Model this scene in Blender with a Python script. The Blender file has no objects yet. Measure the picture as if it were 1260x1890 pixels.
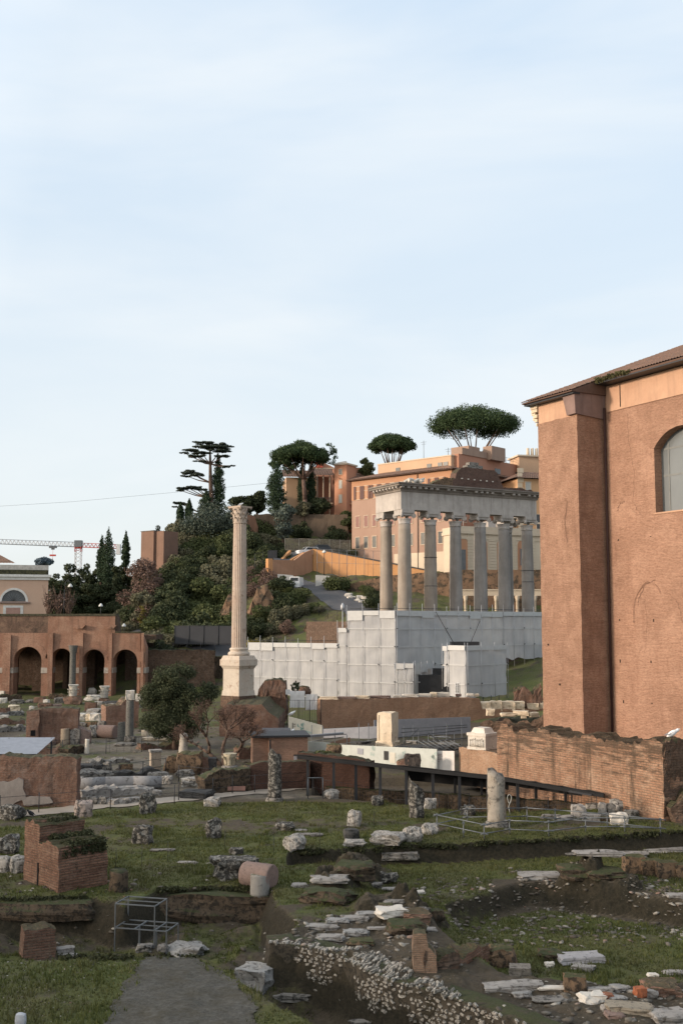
import bpy, bmesh, math, random
import numpy as np
from mathutils import Vector, Matrix, noise as mn

# ------------------------------------------------------------------ camera, sky, sun, exposure
S = bpy.context.scene
C = S.collection
F, CX, CY, HZ, CAMZ = 2000.0, 630.0, 945.0, 1150.0, 10.0
TH = math.atan((HZ - CY) / F)
FW = Vector((0, math.cos(TH), math.sin(TH)))
UP = Vector((0, -math.sin(TH), math.cos(TH)))
cam = bpy.data.objects.new('camera', bpy.data.cameras.new('camera'))
C.objects.link(cam)
cam.location = (0, 0, CAMZ)
cam.rotation_euler = (math.pi / 2 + TH, 0, 0)
cam.data.sensor_fit = 'VERTICAL'
cam.data.sensor_height = 36.0
cam.data.lens = F / 1890.0 * 36.0
cam.data.clip_start = 0.5
cam.data.clip_end = 6000
S.camera = cam
S.view_settings.view_transform = 'Standard'
S.view_settings.look = 'None'
S.view_settings.exposure = 1.1
S.view_settings.gamma = 1.0
SUN_EL = math.radians(11.0)
SUN_AZ = Vector((-0.95, -0.30, 0)).normalized()          # horizontal direction towards the sun
sun = bpy.data.objects.new('sun', bpy.data.lights.new('sun', 'SUN'))
C.objects.link(sun)
sun.data.energy = 2.0
sun.data.angle = math.radians(6.0)
sun.data.color = (1.0, 0.82, 0.65)
sdir = SUN_AZ * math.cos(SUN_EL) + Vector((0, 0, math.sin(SUN_EL)))
sun.rotation_euler = sdir.to_track_quat('Z', 'Y').to_euler()
sun.location = (-60, -20, 60)

world = bpy.data.worlds.new('World')
S.world = world
world.use_nodes = True
nt = world.node_tree
nt.nodes.clear()
wo = nt.nodes.new('ShaderNodeOutputWorld')
bg = nt.nodes.new('ShaderNodeBackground')
sky = nt.nodes.new('ShaderNodeTexSky')
sky.sky_type = 'NISHITA'
sky.sun_disc = False
sky.sun_elevation = SUN_EL
sky.sun_rotation = math.atan2(SUN_AZ.x, SUN_AZ.y)
sky.air_density = 1.0
sky.dust_density = 2.2
sky.ozone_density = 1.6
bg.inputs[1].default_value = 0.145
# thin high cloud veil, mixed in by direction
tc = nt.nodes.new('ShaderNodeTexCoord')
mp = nt.nodes.new('ShaderNodeMapping')
mp.inputs['Scale'].default_value = (1.1, 1.1, 5.0)
mp.inputs['Rotation'].default_value = (0.0, 0.12, 0.5)
nz = nt.nodes.new('ShaderNodeTexNoise')
nz.inputs['Scale'].default_value = 1.4
nz.inputs['Detail'].default_value = 5
nz.inputs['Roughness'].default_value = 0.55
nz.inputs['Distortion'].default_value = 0.4
cr = nt.nodes.new('ShaderNodeValToRGB')
cr.color_ramp.elements[0].position = 0.30
cr.color_ramp.elements[0].color = (0.80, 0.80, 0.80, 1)
cr.color_ramp.elements[1].position = 0.74
cr.color_ramp.elements[1].color = (0.97, 0.97, 0.97, 1)
mx = nt.nodes.new('ShaderNodeMix')
mx.data_type = 'RGBA'
L = nt.links.new
L(tc.outputs['Generated'], mp.inputs[0])
L(mp.outputs[0], nz.inputs['Vector'])
L(nz.outputs['Fac'], cr.inputs[0])
L(cr.outputs[0], mx.inputs['Factor'])
L(sky.outputs[0], mx.inputs['A'])
dt = nt.nodes.new('ShaderNodeVectorMath')                    # the veil glows towards the sun
dt.operation = 'DOT_PRODUCT'
dt.inputs[1].default_value = sdir
mr = nt.nodes.new('ShaderNodeMapRange')
mr.inputs['From Min'].default_value = 0.05
mr.inputs['From Max'].default_value = 0.95
veil = nt.nodes.new('ShaderNodeMix')
veil.data_type = 'RGBA'
veil.inputs['B'].default_value = (6.6, 6.2, 5.6, 1)
L(tc.outputs['Generated'], dt.inputs[0])
L(dt.outputs['Value'], mr.inputs['Value'])
L(mr.outputs[0], veil.inputs[0])
sz = nt.nodes.new('ShaderNodeSeparateXYZ')                   # paler towards the horizon
ze = nt.nodes.new('ShaderNodeMapRange')
ze.inputs['From Max'].default_value = 0.55
elv = nt.nodes.new('ShaderNodeMix')
elv.data_type = 'RGBA'
elv.inputs['A'].default_value = (2.90, 3.02, 3.03, 1)
elv.inputs['B'].default_value = (2.26, 2.74, 3.26, 1)
L(tc.outputs['Generated'], sz.inputs[0])
L(sz.outputs['Z'], ze.inputs['Value'])
L(ze.outputs[0], elv.inputs[0])
wis = nt.nodes.new('ShaderNodeMix')                          # faint wisps
wis.data_type = 'RGBA'
wis.inputs['B'].default_value = (3.08, 3.18, 3.22, 1)
wr = nt.nodes.new('ShaderNodeValToRGB')
wr.color_ramp.elements[0].position = 0.44
wr.color_ramp.elements[1].position = 0.72
wr.color_ramp.elements[1].color = (0.6, 0.6, 0.6, 1)
L(nz.outputs['Fac'], wr.inputs[0])
L(wr.outputs[0], wis.inputs[0])
L(elv.outputs['Result'], wis.inputs['A'])
L(wis.outputs['Result'], veil.inputs['A'])
L(veil.outputs['Result'], mx.inputs['B'])
L(mx.outputs['Result'], bg.inputs[0])
L(bg.outputs[0], wo.inputs[0])

# ------------------------------------------------------------------ helpers
def P(px, py, Y):
    """world point on the plane y=Y that this pixel of the photograph looks at"""
    d = Vector(((px - CX) / F, 0, 0)) + UP * ((CY - py) / F) + FW
    t = Y / d.y
    return Vector((d.x * t, Y, CAMZ + d.z * t))

def G(px, py, z=0.0):
    d = Vector(((px - CX) / F, 0, 0)) + UP * ((CY - py) / F) + FW
    t = (z - CAMZ) / d.z
    return Vector((d.x * t, d.y * t, z))

def mpp(Y): return Y / F                                   # metres per photo pixel at depth Y

def thing(name, label, cat, loc=(0, 0, 0), rz=0.0, group=None):
    o = bpy.data.objects.new(name, None)
    o.empty_display_size = 0.3
    C.objects.link(o)
    o.location = loc
    o.rotation_euler = (0, 0, rz)
    return tag(o, label, cat, group)

def tag(o, label=None, cat=None, group=None, kind=None):
    if label: o['label'] = label
    if cat: o['category'] = cat
    if group: o['group'] = group
    if kind: o['kind'] = kind
    return o

class MB:
    def __init__(s): s.v = []; s.f = []; s.m = []; s.sm = []
    def add(s, V, Fs, m=0, smooth=False, M=None):
        b = len(s.v)
        if M is not None: V = [M @ Vector(p) for p in V]
        s.v.extend([tuple(p) for p in V])
        for f in Fs:
            s.f.append([b + i for i in f]); s.m.append(m)
        s.sm.extend(smooth[:len(Fs)] if isinstance(smooth, list) else [smooth] * len(Fs))
    def box(s, x0, y0, z0, x1, y1, z1, m=0, M=None):
        V = [(x0, y0, z0), (x1, y0, z0), (x1, y1, z0), (x0, y1, z0), (x0, y0, z1), (x1, y0, z1), (x1, y1, z1), (x0, y1, z1)]
        s.add(V, [(3, 2, 1, 0), (4, 5, 6, 7), (0, 1, 5, 4), (1, 2, 6, 5), (2, 3, 7, 6), (3, 0, 4, 7)], m, False, M)
    def prism(s, poly, y0, y1, m=0, M=None):
        """poly in (x,z), counter-clockwise seen from -y, extruded from y0 (front) to y1"""
        n = len(poly)
        V = [(x, y0, z) for x, z in poly] + [(x, y1, z) for x, z in poly]
        Fs = [list(range(n)), list(range(2 * n - 1, n - 1, -1))]
        Fs += [[(i + 1) % n, i, i + n, (i + 1) % n + n] for i in range(n)]
        s.add(V, Fs, m, False, M)
    def tube(s, p0, p1, r0, r1=None, n=6, m=0, cap=True, smooth=True):
        r1 = r0 if r1 is None else r1
        p0 = Vector(p0); p1 = Vector(p1)
        d = (p1 - p0)
        if d.length < 1e-6: return
        d.normalize()
        a = d.orthogonal().normalized(); b = d.cross(a)
        V = []
        for p, r in ((p0, r0), (p1, r1)):
            for i in range(n):
                t = 2 * math.pi * i / n
                V.append(p + (a * math.cos(t) + b * math.sin(t)) * r)
        Fs = [(i, (i + 1) % n, n + (i + 1) % n, n + i) for i in range(n)]
        if cap: Fs += [list(range(n - 1, -1, -1)), list(range(n, 2 * n))]
        s.add(V, Fs, m, [smooth] * n + [False] * 2)
    def path(s, pts, rs, n=6, m=0):
        for i in range(len(pts) - 1):
            s.tube(pts[i], pts[i + 1], rs[i], rs[i + 1], n, m, i in (0, len(pts) - 2))
    def lathe(s, prof, n=24, c=(0, 0, 0), m=0, smooth=True, rad=None, M=None):
        """prof: list of (r,z)"""
        V = []
        for k, (r, z) in enumerate(prof):
            for i in range(n):
                t = 2 * math.pi * i / n
                q = r * (rad(t, z) if rad else 1.0)
                V.append((c[0] + q * math.cos(t), c[1] + q * math.sin(t), c[2] + z))
        Fs = []
        for k in range(len(prof) - 1):
            for i in range(n):
                j = (i + 1) % n
                Fs.append((k * n + i, k * n + j, (k + 1) * n + j, (k + 1) * n + i))
        k = (len(prof) - 1) * n
        q = len(Fs)
        Fs += [list(range(n - 1, -1, -1)), list(range(k, k + n))]
        s.add(V, Fs, m, [smooth] * q + [False] * 2, M)
    def quad(s, a, b, c, d, m=0): s.add([a, b, c, d], [(0, 1, 2, 3)], m)
    def build_each(s, name, mats, parent=None, loc=None, rz=0.0):
        """one object per connected piece"""
        par = list(range(len(s.v)))
        def find(i):
            while par[i] != i: par[i] = par[par[i]]; i = par[i]
            return i
        for f in s.f:
            r = find(f[0])
            for i in f[1:]: par[find(i)] = r
        groups = {}
        for k, f in enumerate(s.f): groups.setdefault(find(f[0]), []).append(k)
        out = []
        for ks in groups.values():
            b = MB(); mp_ = {}
            for k in ks:
                g = []
                for i in s.f[k]:
                    if i not in mp_: mp_[i] = len(b.v); b.v.append(s.v[i])
                    g.append(mp_[i])
                b.f.append(g); b.m.append(s.m[k]); b.sm.append(s.sm[k])
            out.append(b.build(name, mats, parent, loc, rz))
        return out
    def build(s, name, mats, parent=None, loc=None, rz=0.0):
        me = bpy.data.meshes.new(name)
        me.from_pydata(s.v, [], s.f)
        if not isinstance(mats, (list, tuple)): mats = [mats]
        for mt in mats: me.materials.append(mt)
        me.polygons.foreach_set('material_index', s.m)
        me.polygons.foreach_set('use_smooth', s.sm)
        me.update()
        o = bpy.data.objects.new(name, me)
        C.objects.link(o)
        if parent: o.parent = parent
        if loc is not None: o.location = loc
        if rz: o.rotation_euler = (0, 0, rz)
        return o

def npmesh(name, V, Q, mat, attrs=None, parent=None, smooth=False, loc=None):
    me = bpy.data.meshes.new(name)
    k = Q.shape[1]
    me.vertices.add(len(V)); me.vertices.foreach_set('co', V.astype(np.float32).ravel())
    me.loops.add(Q.size); me.loops.foreach_set('vertex_index', Q.astype(np.int32).ravel())
    me.polygons.add(len(Q)); me.polygons.foreach_set('loop_start', np.arange(0, Q.size, k, dtype=np.int32))
    me.polygons.foreach_set('loop_total', np.full(len(Q), k, dtype=np.int32))
    if smooth: me.polygons.foreach_set('use_smooth', np.ones(len(Q), dtype=bool))
    for nm, (dom, arr) in (attrs or {}).items():
        a = me.attributes.new(nm, 'FLOAT', dom)
        a.data.foreach_set('value', arr.astype(np.float32))
    me.materials.append(mat)
    me.update(calc_edges=True)
    o = bpy.data.objects.new(name, me)
    C.objects.link(o)
    if parent: o.parent = parent
    if loc is not None: o.location = loc
    return o

def dup(o, loc=None, rz=None, scale=None, label=None, group=None):
    c = o.copy(); C.objects.link(c)
    if loc is not None: c.location = loc
    if rz is not None: c.rotation_euler = (0, 0, rz)
    if scale is not None: c.scale = scale if hasattr(scale, '__len__') else (scale,) * 3
    if label: c['label'] = label
    if group: c['group'] = group
    for ch in o.children:
        k = ch.copy(); C.objects.link(k); k.parent = c
        for g in ch.children:
            q = g.copy(); C.objects.link(q); q.parent = k
    return c

# vectorised value noise
def vnoise(x, y, seed=0):
    xi = np.floor(x).astype(np.int64); yi = np.floor(y).astype(np.int64)
    xf = x - xi; yf = y - yi
    def h(a, b):
        n = (a * 374761393 + b * 668265263 + seed * 974634777) & 0xFFFFFFFF
        n = ((n ^ (n >> 13)) * 1274126177) & 0xFFFFFFFF
        return ((n ^ (n >> 16)) & 0xFFFF) / 65535.0
    u = xf * xf * (3 - 2 * xf); v = yf * yf * (3 - 2 * yf)
    return (h(xi, yi) * (1 - u) + h(xi + 1, yi) * u) * (1 - v) + (h(xi, yi + 1) * (1 - u) + h(xi + 1, yi + 1) * u) * v

def fbm(x, y, seed=0, o=4):
    r = 0; a = 0.5
    for i in range(o):
        r = r + a * (vnoise(x, y, seed + i) - 0.5); x = x * 2.03 + 7.1; y = y * 2.03 + 3.3; a *= 0.5
    return r

# ------------------------------------------------------------------ materials
MATS = {}
class NT:
    def __init__(s, name, rough=0.9):
        s.mat = bpy.data.materials.new(name); s.mat.use_nodes = True
        s.t = s.mat.node_tree
        s.b = s.t.nodes['Principled BSDF']
        s.b.inputs['Roughness'].default_value = rough
        s.b.inputs['Specular IOR Level'].default_value = 0.25
        MATS[name] = s.mat
    def n(s, k): return s.t.nodes.new('ShaderNode' + k)
    def l(s, a, b): s.t.links.new(a, b)
    def obj(s, scale=(1, 1, 1)):
        tcn = s.n('TexCoord'); m = s.n('Mapping'); m.inputs['Scale'].default_value = scale
        s.l(tcn.outputs['Object'], m.inputs[0]); return m.outputs[0]
    def noise(s, vec, scale, detail=5, rough=0.6, dist=0.0):
        q = s.n('TexNoise'); q.inputs['Scale'].default_value = scale; q.inputs['Detail'].default_value = detail
        q.inputs['Roughness'].default_value = rough; q.inputs['Distortion'].default_value = dist
        s.l(vec, q.inputs['Vector']); return q.outputs['Fac']
    def ramp(s, fac, stops):
        r = s.n('ValToRGB'); e = r.color_ramp.elements
        while len(e) < len(stops): e.new(0.5)
        for i, (p, c) in enumerate(stops):
            e[i].position = p
            e[i].color = (c, c, c, 1) if not hasattr(c, '__len__') else tuple(c) + (1,)
        s.l(fac, r.inputs[0]); return r.outputs[0]
    def mix(s, fac, a, b, mode='MIX'):
        q = s.n('Mix'); q.data_type = 'RGBA'; q.blend_type = mode
        for sock, val in (('Factor', fac), ('A', a), ('B', b)):
            i = q.inputs[sock] if sock != 'Factor' else q.inputs[0]
            if hasattr(val, 'links'): s.l(val, i)
            elif sock == 'Factor': i.default_value = val
            else: i.default_value = tuple(val) + (1,)
        return q.outputs['Result']
    def math(s, op, a, b=0.0):
        q = s.n('Math'); q.operation = op
        for i, val in ((0, a), (1, b)):
            if hasattr(val, 'links'): s.l(val, q.inputs[i])
            else: q.inputs[i].default_value = val
        return q.outputs[0]
    def bump(s, h, strength=0.4, dist=0.05):
        q = s.n('Bump'); q.inputs['Strength'].default_value = strength; q.inputs['Distance'].default_value = dist
        s.l(h, q.inputs['Height']); s.l(q.outputs[0], s.b.inputs['Normal']); return q
    def col(s, c): s.l(c, s.b.inputs['Base Color']); return s.mat
    def attr(s, nm):
        a = s.n('Attribute'); a.attribute_name = nm; return a.outputs['Fac']

def flat(name, c, rough=0.6, metal=0.0, var=0.12):
    t = NT(name, rough); v = t.obj()
    n1 = t.noise(v, 2.5, 4)
    t.b.inputs['Metallic'].default_value = metal
    return t.col(t.mix(t.ramp(n1, [(0.3, 0.0), (0.7, 1.0)]), [x * (1 - var) for x in c], [min(1, x * (1 + var)) for x in c]))

def stone(name, c1, c2, dark=(0.03, 0.03, 0.03), amt=0.4, scale=2.0, bump=0.5, moss=None, tint=None, lich=3.0, ds=0.9):
    """weathered stone: two tones, dark lichen patches, optional moss on the upper faces"""
    t = NT(name, 0.92); v = t.obj()
    a = t.noise(v, scale, 6, 0.6)
    c = t.mix(t.ramp(a, [(0.32, 0.0), (0.68, 1.0)]), c1, c2)
    f = t.noise(v, scale * 6, 5, 0.7)
    c = t.mix(t.ramp(f, [(0.4, 0.0), (0.8, 0.5)]), c, [x * 0.55 for x in c1])
    d = t.noise(v, scale * lich, 7, 0.72, 0.6)
    c = t.mix(t.ramp(d, [(0.62 - 0.35 * amt, 0.0), (0.70 - 0.35 * amt + (0.9 - ds) * .3, ds)]), c, dark)
    if tint:
        e = t.noise(v, scale * 0.6, 3)
        c = t.mix(t.ramp(e, [(0.45, 0.0), (0.7, 0.8)]), c, tint)
    if moss:
        g = t.n('NewGeometry'); sp = t.n('SeparateXYZ'); t.l(g.outputs['Normal'], sp.inputs[0])
        up = t.math('ADD', sp.outputs['Z'], t.math('MULTIPLY', t.math('SUBTRACT', t.noise(v, 4, 5), 0.5), 1.6))
        mo = t.mix(t.noise(v, 11, 4, .8), [x * .5 for x in moss], [x * 1.7 for x in moss]); c = t.mix(t.ramp(up, [(0.6, 0.0), (0.95, 0.9)]), c, mo)
    h = t.math('ADD', t.math('MULTIPLY', f, 0.6), t.math('MULTIPLY', a, 0.6))
    t.bump(h, bump, 0.06)
    return t.col(c)

def brick(name, c1, c2, mortar, bw=0.30, bh=0.065, stain=(0.05, 0.04, 0.035), amt=0.35, pale=None, bump=0.6, moss=(0.05, 0.06, 0.025), streak=0.0, big=0.35, msize=0.018, band=0.0):
    """Roman brickwork in object space (u = x+y, v = z) with patches, stains, mossy top faces"""
    t = NT(name, 0.93); v = t.obj()
    sx = t.n('SeparateXYZ'); t.l(v, sx.inputs[0])
    cx = t.n('CombineXYZ')
    wob = t.math('MULTIPLY', t.noise(v, 0.5, 2), 0.03)
    t.l(t.math('ADD', sx.outputs[0], sx.outputs[1]), cx.inputs[0]); t.l(t.math('ADD', sx.outputs[2], wob), cx.inputs[1])
    b = t.n('TexBrick'); t.l(cx.outputs[0], b.inputs['Vector'])
    b.inputs['Scale'].default_value = 1.0
    b.inputs['Brick Width'].default_value = bw; b.inputs['Row Height'].default_value = bh
    b.inputs['Mortar Size'].default_value = msize; b.inputs['Mortar Smooth'].default_value = 0.4
    b.inputs['Color1'].default_value = tuple(c1) + (1,); b.inputs['Color2'].default_value = tuple(c2) + (1,)
    b.inputs['Mortar'].default_value = tuple(mortar) + (1,)
    c = b.outputs['Color']
    a = t.noise(v, big, 6, 0.65)
    c = t.mix(t.ramp(a, [(0.35, 0.0), (0.7, 0.75)]), c, [x * 0.62 for x in c2])
    hs = t.n('Mapping'); hs.inputs['Scale'].default_value = (1.2, 1.2, 14.0); t.l(v, hs.inputs[0])
    hz_ = t.noise(hs.outputs[0], 1.0, 6, 0.7)
    c = t.mix(t.ramp(hz_, [(0.42, 0.0), (0.72, 0.7)]), c, [x * 0.5 for x in c1])
    if pale:
        e = t.noise(v, big * 2.2, 8, 0.75)
        c = t.mix(t.ramp(e, [(0.48, 0.0), (0.72, 0.75)]), c, pale)
    d = t.noise(v, big * 4, 7, 0.75, 0.3)
    c = t.mix(t.ramp(d, [(0.68 - 0.3 * amt, 0.0), (0.80 - 0.3 * amt, 0.85)]), c, stain)
    if band:
        hb = t.n('Mapping'); hb.inputs['Scale'].default_value = (.55, .55, 4.2); t.l(v, hb.inputs[0])
        bn = t.math('ADD', t.noise(hb.outputs[0], 1.0, 7, .75), t.math('MULTIPLY', t.math('SUBTRACT', sx.outputs[2], 2.2), .07))
        c = t.mix(t.ramp(bn, [(0.50, 0.0), (0.60, band)]), c, stain)
    if streak:
        vs = t.n('Mapping'); vs.inputs['Scale'].default_value = (1.6, 1.6, 0.22); t.l(v, vs.inputs[0])
        k = t.noise(vs.outputs[0], 1.0, 5, 0.7)
        c = t.mix(t.ramp(k, [(0.52, 0.0), (0.68, streak)]), c, stain)
    if moss:
        g = t.n('NewGeometry'); sp = t.n('SeparateXYZ'); t.l(g.outputs['Normal'], sp.inputs[0])
        up = t.math('ADD', sp.outputs['Z'], t.math('MULTIPLY', t.math('SUBTRACT', t.noise(v, 3, 5), 0.5), 1.0))
        c = t.mix(t.ramp(up, [(0.45, 0.0), (0.65, 0.9)]), c, moss)
    f = t.noise(v, 9.0, 5, 0.7)
    hs2 = t.n('Mapping'); hs2.inputs['Scale'].default_value = (5, 5, 16.0); t.l(v, hs2.inputs[0])
    sp2 = t.noise(hs2.outputs[0], 1.0, 4, 0.8)
    c = t.mix(t.ramp(sp2, [(0.36, 0.55), (0.5, 0.0)]), c, [x * 0.45 for x in c2])
    c = t.mix(t.ramp(sp2, [(0.55, 0.0), (0.72, 0.35)]), c, [min(1, x * 1.35) for x in c1])
    h = t.math('ADD', t.math('MULTIPLY', b.outputs['Fac'], -0.5), t.math('ADD', t.math('MULTIPLY', f, 0.8), t.math('MULTIPLY', hz_, 0.9)))
    t.bump(h, bump, 0.05)
    return t.col(c)

def plaster(name, c1, c2, stain, amt=0.3, scale=0.25, bump=0.15, low=None):
    t = NT(name, 0.92); v = t.obj()
    a = t.noise(v, scale, 6, 0.65)
    c = t.mix(t.ramp(a, [(0.35, 0.0), (0.65, 1.0)]), c1, c2)
    vs = t.n('Mapping'); vs.inputs['Scale'].default_value = (1.5, 1.5, 0.15); t.l(v, vs.inputs[0])
    k = t.noise(vs.outputs[0], 0.8, 6, 0.7)
    c = t.mix(t.ramp(k, [(0.5, 0.0), (0.75, amt)]), c, stain)
    f = t.noise(v, 5.0, 5, 0.7)
    c = t.mix(t.ramp(f, [(0.45, 0.0), (0.8, 0.35)]), c, [x * 0.7 for x in c1])
    t.bump(f, bump, 0.05)
    return t.col(c)

def leaf(name, c1, c2, trans=0.25):
    t = NT(name, 0.75)
    a = t.attr('rnd'); b = t.noise(t.obj(), 0.8, 3)
    c = t.mix(a, c1, c2)
    c = t.mix(t.ramp(b, [(0.3, 0.0), (0.75, 0.6)]), c, [0.5 * (x + y) * 0.62 for x, y in zip(c1, c2)])
    tr = t.n('BsdfTranslucent'); t.l(c, tr.inputs[0])
    ms = t.n('MixShader'); ms.inputs[0].default_value = trans
    t.l(t.b.outputs[0], ms.inputs[1]); t.l(tr.outputs[0], ms.inputs[2])
    t.l(ms.outputs[0], t.t.nodes['Material Output'].inputs[0])
    return t.col(c)

marble = stone('marble', (0.62, 0.57, 0.50), (0.48, 0.44, 0.39), (0.16, 0.14, 0.12), 0.12, 1.2, 0.35)
marble_lit = stone('sunlit_marble', (0.66, 0.56, 0.43), (0.55, 0.44, 0.32), (0.22, 0.17, 0.12), 0.10, 0.9, 0.3)  # lit copy of the marble, warm sunlight put into its colour
mottled = stone('mottled_marble', (0.30, 0.28, 0.25), (0.16, 0.148, 0.13), (0.022, 0.021, 0.019), 0.56, 2.4, 0.9, None, None, 2.6)
mottled_pale = stone('pale_mottled_marble', (0.38, 0.355, 0.325), (0.23, 0.215, 0.195), (0.06, 0.056, 0.05), 0.34, 2.6, 0.8)
greystone = stone('grey_stone', (0.24, 0.22, 0.20), (0.15, 0.14, 0.125), (0.035, 0.033, 0.03), 0.35, 1.5, 0.7)
brownstone = stone('brown_tuff', (0.20, 0.13, 0.08), (0.11, 0.075, 0.05), (0.03, 0.025, 0.02), 0.35, 1.5, 0.8, (0.045, 0.05, 0.02))
earthrock = stone('earthy_concrete', (0.11, 0.078, 0.052), (0.060, 0.045, 0.032), (0.02, 0.017, 0.013), 0.4, 1.6, 1.0, (0.035, 0.043, 0.016))
darkstone = stone('dark_basalt', (0.075, 0.072, 0.07), (0.05, 0.048, 0.046), (0.02, 0.02, 0.02), 0.3, 1.5, 0.6)
pinkgranite = stone('pink_granite', (0.235, 0.165, 0.14), (0.185, 0.135, 0.118), (0.12, 0.09, 0.08), 0.25, 3.0, 0.25)
greygranite = stone('grey_granite', (0.17, 0.165, 0.15), (0.12, 0.115, 0.105), (0.05, 0.05, 0.045), 0.25, 2.5, 0.3)
greyslab = stone('pale_paving_stone', (0.33, 0.305, 0.28), (0.20, 0.185, 0.17), (0.08, 0.07, 0.06), 0.25, 1.6, 0.5)
metal_dark = flat('dark_painted_steel', (0.035, 0.036, 0.04), 0.5, 0.3)
metal_grey = flat('galvanised_steel', (0.13, 0.14, 0.148), 0.5, 0.4)
metal_mid = flat('weathered_grey_steel', (0.14, 0.15, 0.16), 0.5, 0.5)
black = flat('recess_shade_black', (0.006, 0.006, 0.007), 0.9)  # flat black, paints the shade inside slots and openings
wood = flat('bark', (0.09, 0.06, 0.045), 0.95, 0, 0.4)
wood_red = flat('reddish_pine_bark', (0.135, 0.088, 0.068), 0.95, 0, 0.35)
# ------------------------------------------------------------------ terrain
TPX = np.array([-900, -600, -200, 60, 160, 240, 320, 410, 470, 540, 600, 660, 720, 850, 1000, 1300, 1900], float)
TY = np.array([0, 100, 112, 125, 140, 150, 165, 180, 195, 210, 225, 250, 300, 500, 1500], float)
TZ = np.array([
 [0]*17,
 [0]*17,
 [0,0,0,0,0,0,0,0,0,0,0,0,0,0.3,1.3,2.0,2.5],
 [0,0,0,0,0,0,0,0,.2,.5,.8,1.0,1.2,1.6,3.2,4.5,5.0],
 [0,0,0,0,0,0,0,.3,.8,1.6,1.8,2.0,2.2,4.0,6.0,7.0,7.0],
 [.3,.3,.3,.3,.3,.4,.6,.8,2.0,5,6,7.5,8.5,9,9.2,9.5,9.5],
 [1,1,1,1,2,5,6,6.2,7.5,8.5,9.5,11,11,11,11,11,11],
 [4,4,4,4,4.5,8,9.5,10,14.5,15.5,15.3,14.5,15,14.5,14.5,15,15],
 [6,6,6,6,6,11,17,19,18.5,18.5,18.5,19.0,20,20,20,20,20],
 [7,7,7,7,7,13,24,25.5,24.5,24.5,24,23,22,21,21,21,21],
 [8,8,8,8,8,16,28.5,31,31,31.3,31,29,27,25,24,24,24],
 [8,8,8,8,9,17,30,32,32,32,31.5,30,28,27,26,26,26],
 [8,8,8,8,9,15,26,30,31,31,31,30,28,27,26,26,26],
 [6,6,6,6,6,8,10,12,14,14,14,14,14,14,14,14,14],
 [0]*17], float)

def gpoly(pts, z=0.0):
    return np.array([[*(G(x, y, z).xy)] for x, y in pts])

def sdpoly(x, y, poly):
    """signed distance to a polygon, positive inside"""
    d2 = np.full(x.shape, 1e18); ins = np.zeros(x.shape, bool)
    n = len(poly)
    for i in range(n):
        ax, ay = poly[i]; bx, by = poly[(i + 1) % n]
        ex, ey = bx - ax, by - ay
        t = np.clip(((x - ax) * ex + (y - ay) * ey) / (ex * ex + ey * ey + 1e-12), 0, 1)
        d2 = np.minimum(d2, (x - ax - t * ex) ** 2 + (y - ay - t * ey) ** 2)
        c = ((ay > y) != (by > y)) & (x < (bx - ax) * (y - ay) / (by - ay + 1e-12) + ax)
        ins ^= c
    return np.sqrt(d2) * np.where(ins, 1, -1)

def sm(t):
    t = np.clip(t, 0, 1); return t * t * (3 - 2 * t)

WALL_TOP = [(505, 1738), (552, 1737), (600, 1748), (640, 1757), (690, 1783), (730, 1799), (820, 1822), (900, 1848), (1010, 1893), (1060, 1930)]
PATH_R = [(375, 1764), (440, 1800), (530, 1858), (600, 1892), (700, 1960)]
R_LOW = gpoly([(-400, 1664), (0, 1664), (165, 1658), (230, 1670), (290, 1644), (400, 1634), (495, 1641), (506, 1668), (545, 1702)] + WALL_TOP
              + [(1000, 2050), (820, 2050)] + PATH_R[::-1] + [(265, 1762), (100, 1768), (-400, 1774)])
R_DEEP = gpoly([(470, 1775), (520, 1745)] + WALL_TOP[2:] + [(1000, 2050), (850, 2050), (640, 1900), (545, 1845)])
T2 = gpoly([(540, 1572), (600, 1568), (700, 1562), (860, 1556), (1000, 1549), (1260, 1534), (1600, 1515)])
T2 = np.vstack([T2, (T2 + np.array([-0.1, -2.4]))[::-1]])
R_RIGHT = gpoly([(690, 1570), (860, 1560), (1260, 1538), (1700, 1515), (2000, 2000), (1300, 2000), (900, 1760), (780, 1680), (690, 1630)])
R_COURT = gpoly([(850, 1665), (900, 1648), (960, 1632), (1010, 1630), (1100, 1642), (1180, 1650), (1260, 1662), (1600, 1670)], -0.7)
R_COURT = np.vstack([R_COURT, gpoly([(1700, 1762), (860, 1762), (835, 1710)], -1.5)])
R_PLAT = gpoly(WALL_TOP[:9] + [(1500, 1893), (1500, 1800), (1000, 1785), (880, 1775), (830, 1720), (800, 1685), (755, 1670), (640, 1688), (560, 1712)])
R_HUMPS = [(650, 1628, 0.85, 0.8), (690, 1612, 0.7, 0.5), (612, 1655, 1.0, 0.75), (1075, 1612, 1.0, 0.7), (1120, 1618, 1.2, 0.5), (720, 1700, 1.2, 0.45), (775, 1690, 0.9, 0.45)]
HUMPC = [(G(a, b, -0.35).xy, r, h) for a, b, r, h in R_HUMPS]
R_SHELT = gpoly([(575, 1466), (740, 1484), (900, 1500), (1100, 1490), (1100, 1455), (900, 1430), (600, 1430)])

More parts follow.
